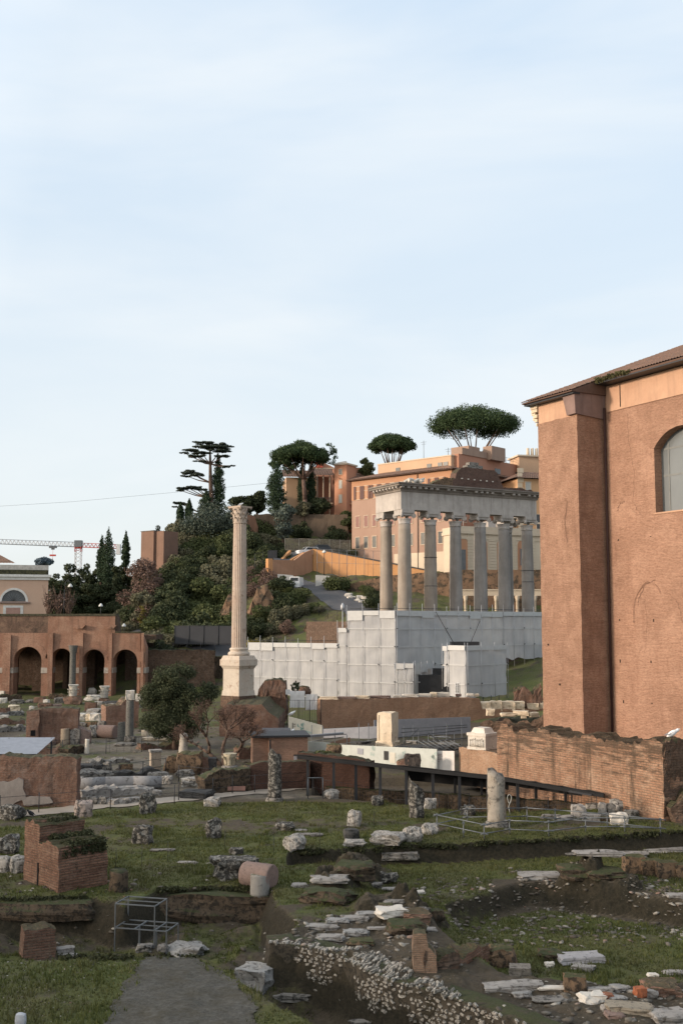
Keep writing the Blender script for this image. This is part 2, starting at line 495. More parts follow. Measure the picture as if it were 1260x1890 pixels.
def hfun(x, y):
    x = np.asarray(x, float); y = np.asarray(y, float)
    yy = np.maximum(y, 20)
    px = np.clip(x / yy * F + CX, TPX[0], TPX[-1])
    yc = np.clip(y, TY[0], TY[-1])
    i = np.clip(np.searchsorted(TPX, px) - 1, 0, len(TPX) - 2); j = np.clip(np.searchsorted(TY, yc) - 1, 0, len(TY) - 2)
    u = (px - TPX[i]) / (TPX[i + 1] - TPX[i]); v = (yc - TY[j]) / (TY[j + 1] - TY[j])
    z = (TZ[j, i] * (1 - u) + TZ[j, i + 1] * u) * (1 - v) + (TZ[j + 1, i] * (1 - u) + TZ[j + 1, i + 1] * u) * v
    near = y < 75
    if near.any():
        xs, ys = x[near], y[near]
        zz = np.zeros(xs.shape)
        n1 = fbm(xs * 0.9, ys * 0.9, 3, 4); n2 = fbm(xs * 3.1, ys * 3.1, 9, 3)
        wob = n1 * 0.5
        m = sm((sdpoly(xs, ys, R_RIGHT) + wob) / 1.2 + 0.5); zz = zz * (1 - m) - 0.72 * m
        m = sm((sdpoly(xs, ys, T2) + wob * 0.5) / 0.35 + 0.5); zz = np.minimum(zz, -0.85 * m)
        m = sm((sdpoly(xs, ys, R_COURT) + wob) / 0.75 + 0.5); zz = zz * (1 - m) + (-1.6) * m
        m = sm((sdpoly(xs, ys, R_LOW) + wob * 0.35) / 0.7 + 0.3); zz = zz * (1 - m) + (-1.25 + n1 * 0.6) * m
        m = sm((sdpoly(xs, ys, R_DEEP) + wob * 0.2) / 1.0 + 0.2); zz = zz * (1 - m) + (-1.95) * m
        m = sm((sdpoly(xs, ys, R_PLAT) + wob * 0.1) / 0.5 + 0.65); zz = zz * (1 - m) + (-0.10 - 0.22 * sm((xs - 2.0) / 3.0) + n1 * 0.35) * m
        for c, r, h in HUMPC:
            d = np.sqrt((xs - c[0]) ** 2 + (ys - c[1]) ** 2) / r
            zz += h * sm((1.25 - d + n1 * 0.9) / 0.55) * (0.8 + n2)
        m = sm((sdpoly(xs, ys, R_SHELT)) / 1.0 + 0.3); zz = zz * (1 - m) - 0.7 * m
        z[near] = z[near] + zz + n1 * 0.16 + n2 * 0.07
    far = ~near
    if far.any():
        xs, ys = x[far], y[far]
        z[far] = z[far] + fbm(xs * 0.35, ys * 0.35, 5, 4) * (0.35 + 0.9 * sm((ys - 150) / 20))
    return z

def hz(x, y): return float(hfun(np.array([x], float), np.array([y], float))[0])

def T(px, py, ymax=150):
    """where the ray through this pixel meets the terrain"""
    d = Vector(((px - CX) / F, 0, 0)) + UP * ((CY - py) / F) + FW
    ys = np.concatenate([np.arange(24, 70, 0.04), np.arange(70, 260, 0.15)])
    t = ys / d.y
    X = d.x * t; Z = CAMZ + d.z * t
    below = Z <= hfun(X, ys)
    k = int(np.argmax(below)) if below.any() else len(ys) - 1
    return Vector((X[k], ys[k], hfun(X[k:k+1], ys[k:k+1])[0]))

# ---- ground sheet
us = np.concatenate([np.linspace(-1.6, -0.40, 40)[:-1], np.linspace(-0.40, 0.40, 640), np.linspace(0.40, 1.6, 40)[1:]])
ysr = [-60, -40, -20, 0, 10, 18, 22, 24]
q = 25.0
while q < 4200:
    ysr.append(q); q += 0.095 if q < 52 else (0.16 if q < 70 else (0.5 if q < 235 else q * 0.06))
ysr = np.array(ysr)
YY, UU = np.meshgrid(ysr, us, indexing='ij')
XX = UU * np.maximum(YY, 24)
Z = hfun(XX.ravel(), YY.ravel())
V = np.stack([XX.ravel(), YY.ravel(), Z], 1)
ni, nj = len(ysr), len(us)
idx = np.arange(ni * nj).reshape(ni, nj)
Q = np.stack([idx[:-1, :-1].ravel(), idx[:-1, 1:].ravel(), idx[1:, 1:].ravel(), idx[1:, :-1].ravel()], 1)

def grassmask(x, y):
    n = fbm(x * 0.5, y * 0.5, 21, 5); n2 = fbm(x * 1.7, y * 1.7, 31, 4)
    g = np.full(x.shape, 0.45)
    g = np.where(y > 62, 0.20, g)
    g = np.where((y > 62) & (y < 75) & (x > 1), 0.25, g)
    g = np.where((y > 40) & (y < 62), 0.74, g)
    brown = sm((0.8 - np.abs(y - 55.5) / 5)) * 0.28
    g = np.where((y > 40) & (y < 62), g - brown, g)
    g = np.where(y < 34, 0.75, g)
    g = np.where((y > 30) & (y < 46) & (x > 3), 0.70, g)
    m = sm(sdpoly(x, y, R_PLAT) / 0.8 + 0.5); g = g * (1 - m) + 0.12 * m
    m = sm(sdpoly(x, y, R_LOW) / 0.8 + 0.5); g = g * (1 - m) + 0.45 * m
    m = sm(sdpoly(x, y, R_COURT) / 0.8 + 0.3); g = g * (1 - m) + 0.95 * m
    bk = np.exp(-(sdpoly(x, y, R_COURT) / .9) ** 2) * (y > 39) * (x > 6); g = g - .75 * bk
    for c, r, h in HUMPC:
        g = g - 0.6 * sm(1.4 - np.hypot(x - c[0], y - c[1]) / r)
    m = sm(sdpoly(x, y, R_SHELT) / 0.6 + 0.5); g = g * (1 - m)
    g = np.where(y > 108, 0.6, g)
    pl = sm((y - 66) / 2) * sm((112 - y) / 6)
    g = g + .16 * pl
    return np.clip(g + n * 0.75 + n2 * 0.3, 0, 1)
gm = grassmask(XX.ravel(), YY.ravel())
t = NT('ground_soil_and_grass', 0.97)
tcn = t.n('TexCoord'); v = tcn.outputs['Object']
n1 = t.noise(v, 1.1, 7, 0.7); n2 = t.noise(v, 7.0, 6, 0.75); n3 = t.noise(v, 0.22, 4)
grass_c = t.mix(t.ramp(n2, [(0.3, 0.0), (0.7, 1.0)]), (0.044, 0.054, 0.017), (0.104, 0.116, 0.034))
grass_c = t.mix(t.ramp(n3, [(0.4, 0.0), (0.7, 0.7)]), grass_c, (0.098, 0.085, 0.040))
dirt_c = t.mix(t.ramp(n2, [(0.3, 0.0), (0.75, 1.0)]), (0.045, 0.034, 0.024), (0.105, 0.086, 0.064))
dirt_c = t.mix(t.ramp(n1, [(0.4, 0.0), (0.7, 0.6)]), dirt_c, (0.05, 0.042, 0.022))
pave = t.n('Attribute'); pave.attribute_name = 'plaza'
dirt_c = t.mix(pave.outputs['Fac'], dirt_c, t.mix(t.ramp(n1, [(.35, 0.), (.65, 1.)]), (0.095, 0.082, 0.066), (0.18, 0.158, 0.128)))
g = t.math('ADD', t.attr('grass'), t.math('MULTIPLY', t.math('SUBTRACT', n1, 0.5), 1.1))
c = t.mix(t.ramp(g, [(0.40, 0.0), (0.62, 1.0)]), dirt_c, grass_c)
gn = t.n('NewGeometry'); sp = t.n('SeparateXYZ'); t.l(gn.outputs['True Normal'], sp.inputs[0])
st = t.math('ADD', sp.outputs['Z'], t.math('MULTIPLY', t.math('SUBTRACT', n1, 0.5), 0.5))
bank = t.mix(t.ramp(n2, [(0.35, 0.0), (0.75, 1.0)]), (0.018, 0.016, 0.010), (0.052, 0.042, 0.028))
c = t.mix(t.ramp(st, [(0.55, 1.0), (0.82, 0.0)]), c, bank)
vo = t.n('TexVoronoi'); vo.inputs['Scale'].default_value = 9.0; t.l(v, vo.inputs['Vector'])
peb = t.math('MULTIPLY', t.ramp(vo.outputs['Distance'], [(0.14, 1.0), (0.22, 0.0)]), t.ramp(n1, [(0.58, 0.0), (0.70, 0.8)]))
c = t.mix(t.math('MULTIPLY', peb, t.ramp(g, [(0.4, 1.0), (0.7, 0.15)])), c, (0.27, 0.25, 0.22))
t.bump(t.math('ADD', n2, t.math('MULTIPLY', n1, 0.8)), 0.8, 0.10)
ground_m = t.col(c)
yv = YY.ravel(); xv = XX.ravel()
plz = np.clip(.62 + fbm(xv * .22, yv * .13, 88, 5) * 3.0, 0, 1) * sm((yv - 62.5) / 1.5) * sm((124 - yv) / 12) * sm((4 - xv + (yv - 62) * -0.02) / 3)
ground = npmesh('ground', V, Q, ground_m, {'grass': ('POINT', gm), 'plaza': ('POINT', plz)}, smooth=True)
tag(ground, kind='structure')

def strip(name, left, right, n, mat, lift=0.03, m=8):
    """a sheet draped on the terrain between two edges (lists of world xy)"""
    def res(pts):
        pts = np.array([[p[0], p[1]] for p in pts]); d = np.concatenate([[0], np.cumsum(np.hypot(*np.diff(pts, axis=0).T))])
        s = np.linspace(0, d[-1], n); return np.stack([np.interp(s, d, pts[:, 0]), np.interp(s, d, pts[:, 1])], 1)
    a, b = res(left), res(right)
    w = np.linspace(0, 1, m)[None, :, None]
    g = a[:, None] * (1 - w) + b[:, None] * w
    jit = fbm(g[..., 0] * 2, g[..., 1] * 2, 77, 4) + .5 * fbm(g[..., 0] * 9, g[..., 1] * 9, 78, 2)
    g[:, 0, 0] += jit[:, 0] * 0.5; g[:, -1, 0] += jit[:, -1] * 0.5
    X = g[..., 0].ravel(); Y_ = g[..., 1].ravel()
    Zs = hfun(X, Y_) + lift
    ii = np.arange(n * m).reshape(n, m)
    q_ = np.stack([ii[:-1, :-1].ravel(), ii[:-1, 1:].ravel(), ii[1:, 1:].ravel(), ii[1:, :-1].ravel()], 1)
    return tag(npmesh(name, np.stack([X, Y_, Zs], 1), q_, mat, smooth=True), kind='structure')

t = NT('fine_gravel', 0.95); v = t.obj()
a = t.noise(v, 11, 7, 0.95); b = t.noise(v, 0.7, 7, 0.75)
c = t.mix(t.ramp(a, [(0.38, 0.0), (0.62, 1.0)]), (0.026, 0.024, 0.020), (0.118, 0.110, 0.094))
c = t.mix(t.ramp(b, [(0.42, 0.0), (0.68, 0.85)]), c, (0.050, 0.042, 0.026))
b2 = t.noise(v, 3.2, 6, 0.75); c = t.mix(t.ramp(b2, [(0.5, 0.0), (0.72, 0.6)]), c, (0.125, 0.12, 0.11)); c = t.mix(t.ramp(b2, [(0.3, 0.55), (0.42, 0.0)]), c, (0.04, 0.036, 0.028))
t.bump(a, 0.5, 0.02); gravel = t.col(c)
t = NT('pale_concrete_path', 0.9); v = t.obj()
a = t.noise(v, 2, 6, 0.7)
pathm = t.col(t.mix(a, (0.24, 0.205, 0.17), (0.34, 0.30, 0.255)))
strip('gravel_path', [G(x, y) for x, y in ((272, 1764), (232, 1815), (190, 1892), (150, 1960))], [G(x, y) for x, y in ((366, 1767), (420, 1803), (466, 1842), (480, 1892), (500, 1960))], 150, gravel, 0.03, 40)
strip('footpath', [G(x, y) for x, y in ((-260, 1530), (0, 1502), (150, 1486), (300, 1474), (440, 1462), (560, 1450))], [G(x, y) for x, y in ((-260, 1541), (0, 1513), (150, 1497), (300, 1484), (440, 1470), (565, 1457))], 90, pathm, 0.04, 5)
t = NT('basalt_road', 0.85); v = t.obj(); a = t.noise(v, 1.5, 6, 0.7)
roadm = t.col(t.mix(a, (0.05, 0.05, 0.055), (0.10, 0.10, 0.105)))
strip('hill_road', [P(x, y, Y) for x, y, Y in ((520, 1065, 188), (560, 1088, 182), (610, 1118, 172), (670, 1132, 163))], [P(x, y, Y) for x, y, Y in ((560, 1070, 189), (620, 1090, 183), (700, 1122, 172), (760, 1130, 163))], 50, roadm, 0.12, 10)
strip('lane', [P(x, y, Y) for x, y, Y in ((216, 1150, 200), (222, 1165, 186), (240, 1185, 172), (470, 1200, 158))], [P(x, y, Y) for x, y, Y in ((232, 1150, 202), (262, 1163, 190), (300, 1172, 178), (480, 1180, 164))], 50, roadm, 0.12, 8)
# ------------------------------------------------------------------ large structures
def arch_pts(xa, xb, zs, rise, n=14):
    """points of an arch from (xa,zs) up over to (xb,zs); rise = height over the springing"""
    w = (xb - xa) / 2; cx = (xa + xb) / 2
    if abs(rise - w) < 1e-3: return [(cx - w * math.cos(math.pi * i / n), zs + w * math.sin(math.pi * i / n)) for i in range(n + 1)]
    R = (w * w + rise * rise) / (2 * rise); a = math.asin(min(1, w / R)); zc = zs + rise - R
    return [(cx + R * math.sin(-a + 2 * a * i / n), zc + R * math.cos(-a + 2 * a * i / n)) for i in range(n + 1)]

def wall_open(mb, x0, x1, z0, z1, ops, y0, y1, m=0):
    """wall pieces butted round openings (xa, xb, sill, springing, rise)"""
    x = x0
    for xa, xb, za, zs, rise in sorted(ops):
        if xa > x: mb.box(x, y0, z0, xa, y1, z1, m)
        if za > z0: mb.box(xa, y0, z0, xb, y1, za, m)
        ap = arch_pts(xa, xb, zs, rise) if rise > 0 else [(xa, zs), (xb, zs)]
        mb.prism(ap + [(xb, z1), (xa, z1)], y0, y1, m)
        x = xb
    if x < x1: mb.box(x, y0, z0, x1, y1, z1, m)

def ruin(L, top, th, seed=0, dx=0.25, nz=8, amp=0.05, z0=-0.3, topamp=0.10, taper=0.0, endcut=0.0):
    """weathered wall; front at y=0, length along +x; top = [(x,z)...]"""
    tx = [p[0] for p in top]; tz = [p[1] for p in top]
    nx = max(4, int(L / dx)); mb = MB(); rings = []
    nt_ = 4
    for i in range(nx + 1):
        x = L * i / nx
        zt = float(np.interp(x, tx, tz)) + topamp * (round(mn.noise(Vector((x * .9 + seed * 3, seed * 2.1, 0))) * 5 + mn.noise(Vector((x * 3.1 + seed, seed, 3))) * 3) / 4)
        R = []
        for k in range(nz + 1):
            R.append((x, taper * k / nz, z0 + (zt - z0) * k / nz))
        for k in range(1, nt_):
            R.append((x, taper + (th - 2 * taper) * k / nt_, zt))
        for k in range(nz, -1, -1):
            R.append((x, th - taper * k / nz, z0 + (zt - z0) * k / nz))
        RR = []
        for j, (a, b, c) in enumerate(R):
            d = mn.noise_vector(Vector((a * 1.1 + seed * 7.3, b * 1.1, c * 1.1))) * amp + mn.noise_vector(Vector((a * 4 + seed * 3.3, b * 4, c * 4))) * amp * 0.6
            h = (c - z0) / max(0.05, zt - z0)
            e = (mn.noise(Vector((a * 3.7 + seed, b * 2.7, seed * 2.1))) * topamp * .6) if nz <= j <= nz + nt_ else 0
            ex = 0
            if i in (0, nx): ex = mn.noise(Vector((c * 2.2, b * 2.2, seed * 1.7 + i))) * amp * 2.2
            RR.append((a + d.x + ex, b + d.y, c + d.z * min(1, h * 2) + e))
        rings.append(RR)
    n = len(rings[0]); V = [p for r in rings for p in r]; Fs = []
    for i in range(nx):
        for k in range(n - 1):
            Fs.append((i * n + k, (i + 1) * n + k, (i + 1) * n + k + 1, i * n + k + 1))
    # end faces as strips between front and back
    for base, flip in ((0, False), (nx * n, True)):
        for k in range(nz):
            f = (base + k, base + k + 1, base + n - 2 - k, base + n - 1 - k)
            Fs.append(f[::-1] if flip else f)
        f = [base + nz] + [base + nz + q for q in range(1, nt_)] + [base + n - 1 - nz]
        Fs.append(f[::-1] if flip else f)
    mb.add(V, Fs)
    return mb

def ruin_at(name, label, cat, pa, pb, top, th, mat, seed, group=None, **kw):
    """top given as fraction-of-length, height pairs; pa, pb = front foot points, seen left to right"""
    pa = Vector(pa); pb = Vector(pb); d = pb - pa; L_ = d.xy.length
    z0 = min(pa.z, pb.z) - 0.35
    o = ruin(L_, [(f * L_, h) for f, h in top], th, seed, z0=-0.35, **kw).build(name, mat)
    o.location = (pa.x, pa.y, min(pa.z, pb.z)); o.rotation_euler = (0, 0, math.atan2(d.y, d.x))
    return tag(o, label, cat, group)

# ---------------- the tall brick hall on the right
curia_b = brick('hall_brick', (0.475, 0.272, 0.185), (0.40, 0.222, 0.148), (0.44, 0.27, 0.19), 0.34, 0.085, (0.23, 0.12, 0.08), 0.10, (0.52, 0.32, 0.225), 1.2, None, 0.35, 0.22)
pier_side = curia_b
plast_pale = plaster('faded_plaster', (0.48, 0.30, 0.20), (0.42, 0.25, 0.165), (0.20, 0.12, 0.09), 0.5, 0.6, 0.2)
capstone = plaster('grey_plum_render', (0.23, 0.155, 0.135), (0.17, 0.115, 0.10), (0.08, 0.06, 0.055), 0.6, 0.7, 0.4)
t = NT('roof_tiles', 0.9); v = t.obj()
a = t.noise(v, 1.0, 5, 0.7); b = t.noise(v, 6.0, 4, 0.8)
c = t.mix(t.ramp(b, [(0.3, 0.0), (0.7, 1.0)]), (0.15, 0.085, 0.062), (0.27, 0.165, 0.12))
c = t.mix(t.ramp(a, [(0.4, 0.0), (0.75, 0.8)]), c, (0.105, 0.085, 0.068))
tiles = t.col(c)
def tile_roof(mb, p00, p10, p01, p11, pitch=0.25, rows=24, h=0.055, m=0):
    """tiled slope: p00-p10 along the eave, p01-p11 along the top"""
    p00, p10, p01, p11 = map(Vector, (p00, p10, p01, p11))
    nrm = (p10 - p00).cross(p01 - p00).normalized()
    n = max(2, int((p10 - p00).length / pitch)) * 2
    V = []; Fs = []
    for j in range(rows + 1):
        for lo in ((0, 1) if 0 < j < rows else (0,)):
            w = j / rows
            a = p00.lerp(p01, w); b = p10.lerp(p11, w)
            for i in range(n + 1):
                V.append(a.lerp(b, i / n) + nrm * ((h if i % 2 else 0) + (0.035 if lo else 0.0) + random.uniform(-.012, .012)))
    k = n + 1; row = 0
    for j in range(rows):
        r0 = row + (1 if j > 0 else 0); r1 = r0 + 1
        for i in range(n):
            Fs.append((r0 * k + i, r0 * k + i + 1, r1 * k + i + 1, r1 * k + i))
        row = r1
        if j + 1 < rows:
            for i in range(n): Fs.append((r1 * k + i, r1 * k + i + 1, (r1 + 1) * k + i + 1, (r1 + 1) * k + i))
    mb.add(V, Fs, m)
random.seed(5)
hall = thing('brick_hall', 'tall reddish brick hall with sloping tiled roof and arched window at right edge', 'building', (13.58, 74.0, 0), math.radians(-61))
D0, PX = 2.34, 3.99
mb = MB()
wl, wr, wsill, wspr = PX + 4.46, PX + 8.9, 16.9, 20.95
wall_open(mb, PX, 26, -1, 25.75, [(wl, wr, wsill, wspr, 1.15), (PX + 13.4, PX + 17.8, wsill, wspr, 1.15)], D0, D0 + 1.1)
mb.box(0.0, D0, -1, PX, D0 + 1.1, 25.6); mb.box(0.0, D0 + 1.1, -1, 0.9, 30, 25.2); mb.box(25.1, D0 + 1.1, -1, 26, 30, 25.2)
mb.box(0.9, 29, -1, 25.1, 30, 25.2)
for xx in (0.0, 25.1): mb.add([(xx, D0 + 1.1, 25.2), (xx, 30, 25.2), (xx, 16.4, 31.0), (xx + .9, D0 + 1.1, 25.2), (xx + .9, 30, 25.2), (xx + .9, 16.4, 31.0)], [(0, 2, 1), (3, 4, 5), (0, 3, 5, 2), (1, 2, 5, 4), (0, 1, 4, 3)])
mb.build('wall', curia_b, hall)
# pier: a subdivided, slightly weathered box
def rough_box(x0, y0, z0, x1, y1, z1, step=0.5, amp=0.03, seed=0):
    bm = bmesh.new()
    dims = (x1 - x0, y1 - y0, z1 - z0)
    bmesh.ops.create_cube(bm, size=1)
    for ax in range(3):
        k = max(0, int(dims[ax] / step) - 1)
        if k:
            es = [e for e in bm.edges if abs((e.verts[0].co - e.verts[1].co)[ax]) > 1e-6 and abs((e.verts[0].co - e.verts[1].co).length - abs((e.verts[0].co - e.verts[1].co)[ax])) < 1e-6]
            bmesh.ops.subdivide_edges(bm, edges=es, cuts=k, use_grid_fill=True)
    mb = MB(); V = []
    for v_ in bm.verts:
        p = Vector((x0 + (v_.co.x + .5) * dims[0], y0 + (v_.co.y + .5) * dims[1], z0 + (v_.co.z + .5) * dims[2]))
        V.append(p + mn.noise_vector(p * 1.3 + Vector((seed, 0, 0))) * amp + mn.noise_vector(p * 4.0 + Vector((seed, 0, 0))) * amp * 0.5)
    bm.verts.index_update()
    mb.add(V, [[q.index for q in f.verts] for f in bm.faces]); bm.free()
    return mb
pier_b = brick('pier_brick', (0.44, 0.255, 0.172), (0.36, 0.20, 0.132), (0.39, 0.24, 0.17), 0.34, 0.085, (0.16, 0.08, 0.055), 0.22, (0.50, 0.31, 0.215), 1.3, None, 0.35, 0.35)
rough_box(0, 0, -1, PX, D0 - 0.003, 23.7, 0.28, 0.035, 3).build('buttress', pier_b, hall)
mb = MB()
mb.add([(0.02, 0.05, 23.7), (PX - .02, 0.05, 23.7), (PX - .02, D0 - .01, 23.7), (0.02, D0 - .01, 23.7), (0.02, 0.05, 25.1), (PX - .02, 0.05, 25.1), (PX - .02, D0 - .01, 25.5), (0.02, D0 - .01, 25.5)],
       [(3, 2, 1, 0), (4, 5, 6, 7), (0, 1, 5, 4), (1, 2, 6, 5), (2, 3, 7, 6), (3, 0, 4, 7)])
mb.build('buttress_plaster_head', plast_pale, hall)
mb = MB()
mb.add([(PX - .75, -.22, 23.75), (PX + .12, -.22, 23.75), (PX + .12, D0 - .01, 23.55), (PX - .75, D0 - .01, 23.55), (PX - .95, -.38, 25.0), (PX + .22, -.38, 25.05), (PX + .22, D0 - .01, 25.7), (PX - .95, D0 - .01, 25.7)],
       [(3, 2, 1, 0), (4, 5, 6, 7), (0, 1, 5, 4), (1, 2, 6, 5), (2, 3, 7, 6), (3, 0, 4, 7)])
mb.build('buttress_cap', capstone, hall)
mb = MB(); mb.box(PX + .35, D0 - .06, 24.0, 26, D0 - .003, 25.74); mb.build('plaster_band', plast_pale, hall)
mb = MB(); mb.box(PX + 1.62, D0 - .075, 24.15, PX + 1.70, D0 - .062, 25.7); mb.build('band_slot', black, hall)
# relieving arch of brick over the window: radial voussoirs
mb = MB()
for wa, wb in ((wl, wr), (PX + 13.4, PX + 17.8)):
    w = (wb - wa) / 2; cxw = (wa + wb) / 2; Rr = (w * w + 1.15 ** 2) / 2.3; zc = wspr + 1.15 - Rr; a0 = math.asin(w / Rr)
    N = 40; V = []; Fs = []
    for i in range(N + 1):
        t0 = -a0 + 2 * a0 * i / N; ro = Rr + 1.25 + random.uniform(-.08, .05)
        for yy in (D0 - .02, D0 + .005):
            for r in (Rr, ro): V.append((cxw + r * math.sin(t0), yy, zc + r * math.cos(t0)))
    for i in range(N):
        o = i * 4
        Fs += [(o, o + 4, o + 5, o + 1), (o + 2, o + 3, o + 7, o + 6), (o, o + 2, o + 6, o + 4), (o + 1, o + 5, o + 7, o + 3)]
    r_ = MB(); r_.add(V, Fs); r_.build('relieving_arch', curia_b, hall)
t = NT('hazy_glass', 0.28); v = t.obj()
a = t.noise(v, 0.35, 3)
t.b.inputs['Specular IOR Level'].default_value = 0.5
glass_hall = t.col(t.mix(a, (0.10, 0.112, 0.116), (0.17, 0.182, 0.188)))
frame_m = flat('grey_window_frame', (0.16, 0.165, 0.16), 0.6)
revealm = plaster('window_reveal', (0.27, 0.16, 0.11), (0.22, 0.13, 0.09), (0.1, 0.06, 0.05), 0.3, 0.8, 0.3)
for wa, wb in ((wl, wr), (PX + 13.4, PX + 17.8)):
    win = MB()
    yf = D0 + 0.62
    win.box(wa + .002, yf, wsill, wa + .10, yf + .12, wspr); win.box(wb - .10, yf, wsill, wb - .002, yf + .12, wspr)
    win.box(wa + .10, yf, wsill, wb - .10, yf + .12, wsill + .10)
    for f in (0.135, 0.42, 0.71): win.box(wa + (wb - wa) * f - .05, yf + .01, wsill + .1, wa + (wb - wa) * f + .05, yf + .10, wspr + 1.0 * (1 - (2 * f - 1) ** 2))
    for z in (wsill + 2.35, wspr): win.box(wa + .1, yf + .02, z - .06, wb - .1, yf + .09, z + .06)
    w_o = win.build('window', frame_m, hall)
    gl = MB(); gl.prism([(wa + .003, wsill + .003), (wb - .003, wsill + .003)] + arch_pts(wa + .003, wb - .003, wspr, 1.145)[::-1], yf + .04, yf + .06)
    gl.build('pane', glass_hall, w_o)
    sl = MB(); sl.box(wa - .12, D0 - .06, wsill - .10, wb + .12, D0 - .004, wsill - .003); sl.build('sill', plast_pale, w_o)
mb = MB(); mb.tube((PX + .22, D0 - .14, 0.5), (PX + .22, D0 - .14, 24.3), .075, n=8); mb.build('downpipe', flat('rusty_dark_pipe', (0.05, 0.025, 0.022), .7), hall)
mb = MB()
tile_roof(mb, (-.9, -.75, 25.25), (PX + .35, -.75, 25.25), (-.9, 16.4, 31.85), (PX + .35, 16.4, 31.85), .24, 40)
tile_roof(mb, (PX + .35, 1.25, 26.02), (27, 1.25, 26.02), (PX + .35, 16.4, 31.85), (27, 16.4, 31.85), .24, 36)
tile_roof(mb, (27, 32, 25.6), (-.9, 32, 25.6), (27, 16.4, 31.85), (-.9, 16.4, 31.85), .24, 12)
mb.build('roof', tiles, hall)
mb = MB()
mb.box(-.8, -.55, 25.02, PX + .3, 0.05, 25.13); mb.box(PX + .36, 1.3, 25.78, 26.9, D0, 25.86)
mb.build_each('eaves_board', metal_dark, hall)
RY = Matrix.Rotation(math.pi / 2, 4, 'Z')
mb = MB()
mb.prism([(-.70, 25.14), (D0 + 1.2, 25.14), (D0 + 1.2, 25.25 + .3848 * (D0 + 1.95) - .06), (-.70, 25.22)], -PX - .34, .86, 0, RY)
mb.prism([(1.31, 25.87), (D0 + 1.2, 25.87), (D0 + 1.2, 26.02 + .3848 * (D0 - .05) - .06), (1.31, 25.99)], -26.9, -PX - .36, 0, RY)
mb.build_each('soffit', flat('soffit_boards', (.10, .06, .045), .9), hall)

mb = MB()
for z, e in ((23.55, .10), (23.85, .28), (24.15, .42), (24.55, .62), (24.8, .72)):
    mb.box(-e, -.08, z, -.003, D0, z + .22)
for z, e in ((24.02, .55), (24.4, .7)):
    for yy in (0.15, 1.1, 2.0): mb.box(-e, yy - .14, z, -.30, yy + .14, z + .20)
mb.build('corner_cornice', marble_lit, hall)
# MOSS
# scars of old vaults and fallen plaster: thin raised patches with cracks
def blob(mb, x, z, w, h, y0, y1, seed, m=0, n=22):
    pts = []
    for i in range(n):
        a = 2 * math.pi * i / n
        r = 1 + 0.45 * mn.noise(Vector((math.cos(a) * 1.5 + seed, math.sin(a) * 1.5, seed * 3.1)))
        pts.append((x + w * r * math.cos(a), z + h * r * math.sin(a)))
    mb.prism(pts, y0, y1, m)
mb = MB(); random.seed(11)
for x, z, w, h in ((PX + 2.9, 9.9, .55, 1.9), (PX + .55, 14.6, .28, .9), (PX + 7.5, 4.4, .5, .9)):
    blob(mb, x, z, w, h, D0 - .018, D0, int(x * 7))
mb.build_each('plaster_patch', curia_b, hall)
hole = flat('putlog_shade', (.05, .03, .022), .95); mb = MB(); rr_ = random.Random(2)  # dark boxes proud of the wall paint the shade of putlog holes
for z in (2.4, 5.0, 7.6, 10.2, 12.8, 15.4):
    for k in range(3):
        x = PX + 1.1 + k * 2.6 + rr_.uniform(-.3, .3)
        if rr_.random() < .7: mb.box(x - .05, D0 - .012, z + rr_.uniform(-.1, .1) - .06, x + .06, D0 + .01, z + .06)
    if rr_.random() < .6: x = rr_.uniform(.6, 3.2); mb.box(x - .05, -.055, z + .9, x + .05, .01, z + 1.02)
mb.build_each('putlog_hole_shade', hole, hall)
# ridge of a lost vault
mb = MB()
for (x0, z0, ww, hh) in ((PX + 3.7, 9.6, 1.5, 3.0),):
    pts = [(x0 - ww * math.cos(a) + .06 * math.sin(7 * a), z0 + hh * math.sin(a)) for a in np.linspace(.15, 2.3, 24)]; V = []
    for i, (x, z) in enumerate(pts): r_ = .07 + .05 * mn.noise(Vector((i * .7, 0, 0))); V += [(x - r_, D0 + .01, z + r_), (x, D0 - .07, z), (x + r_, D0 + .01, z - r_ * .6)]
    mb.add(V, [(i * 3 + k, i * 3 + k + 1, i * 3 + k + 4, i * 3 + k + 3) for i in range(23) for k in (0, 1)])
mb.build('vault_scar', curia_b, hall)
def crackline(mb, pts, y, w=0.05, seed=0):
    Q = []
    for i in range(len(pts) - 1):
        (x0, z0), (x1, z1) = pts[i], pts[i + 1]; n = 7
        for k in range(n):
            f = k / n; Q.append((x0 + (x1 - x0) * f + random.uniform(-.06, .06), z0 + (z1 - z0) * f + random.uniform(-.05, .05)))
    Q.append(pts[-1])
    V = []
    for i, (qx, qz) in enumerate(Q):
        ww = w * random.uniform(.35, 1.0) * (.3 if i in (0, len(Q) - 1) else 1)
        V += [(qx - ww * .6, y, qz + ww * .6), (qx, y - .012, qz), (qx + ww * .6, y, qz - ww * .6)]
    mb.add(V, [(i * 3 + k, i * 3 + k + 1, i * 3 + k + 4, i * 3 + k + 3) for i in range(len(Q) - 1) for k in (0, 1)])
mb = MB()
crackline(mb, [(PX + 2.2, 23.6), (PX + 2.3, 21.5), (PX + 2.7, 19.8), (PX + 2.5, 17.8), (PX + 3.1, 16.9)], D0 - .0, .035)
crackline(mb, [(PX + 1.0, 17.3), (PX + 1.3, 17.75), (PX + 1.8, 17.9)], D0, .06)
crackline(mb, [(PX + 2.6, 10.6), (PX + 2.8, 11.6), (PX + 3.4, 12.4), (PX + 4.3, 12.7)], D0, .06)
crackline(mb, [(PX + 5.4, 11.8), (PX + 6.1, 11.2), (PX + 6.5, 9.6), (PX + 6.4, 8.1)], D0, .05)
crackline(mb, [(2.9, 18.2), (2.6, 16.7), (2.75, 15.2)], -.03, .035)
mb.build_each('crack', flat('crack_mortar', (0.15, 0.085, 0.06), .95), hall)

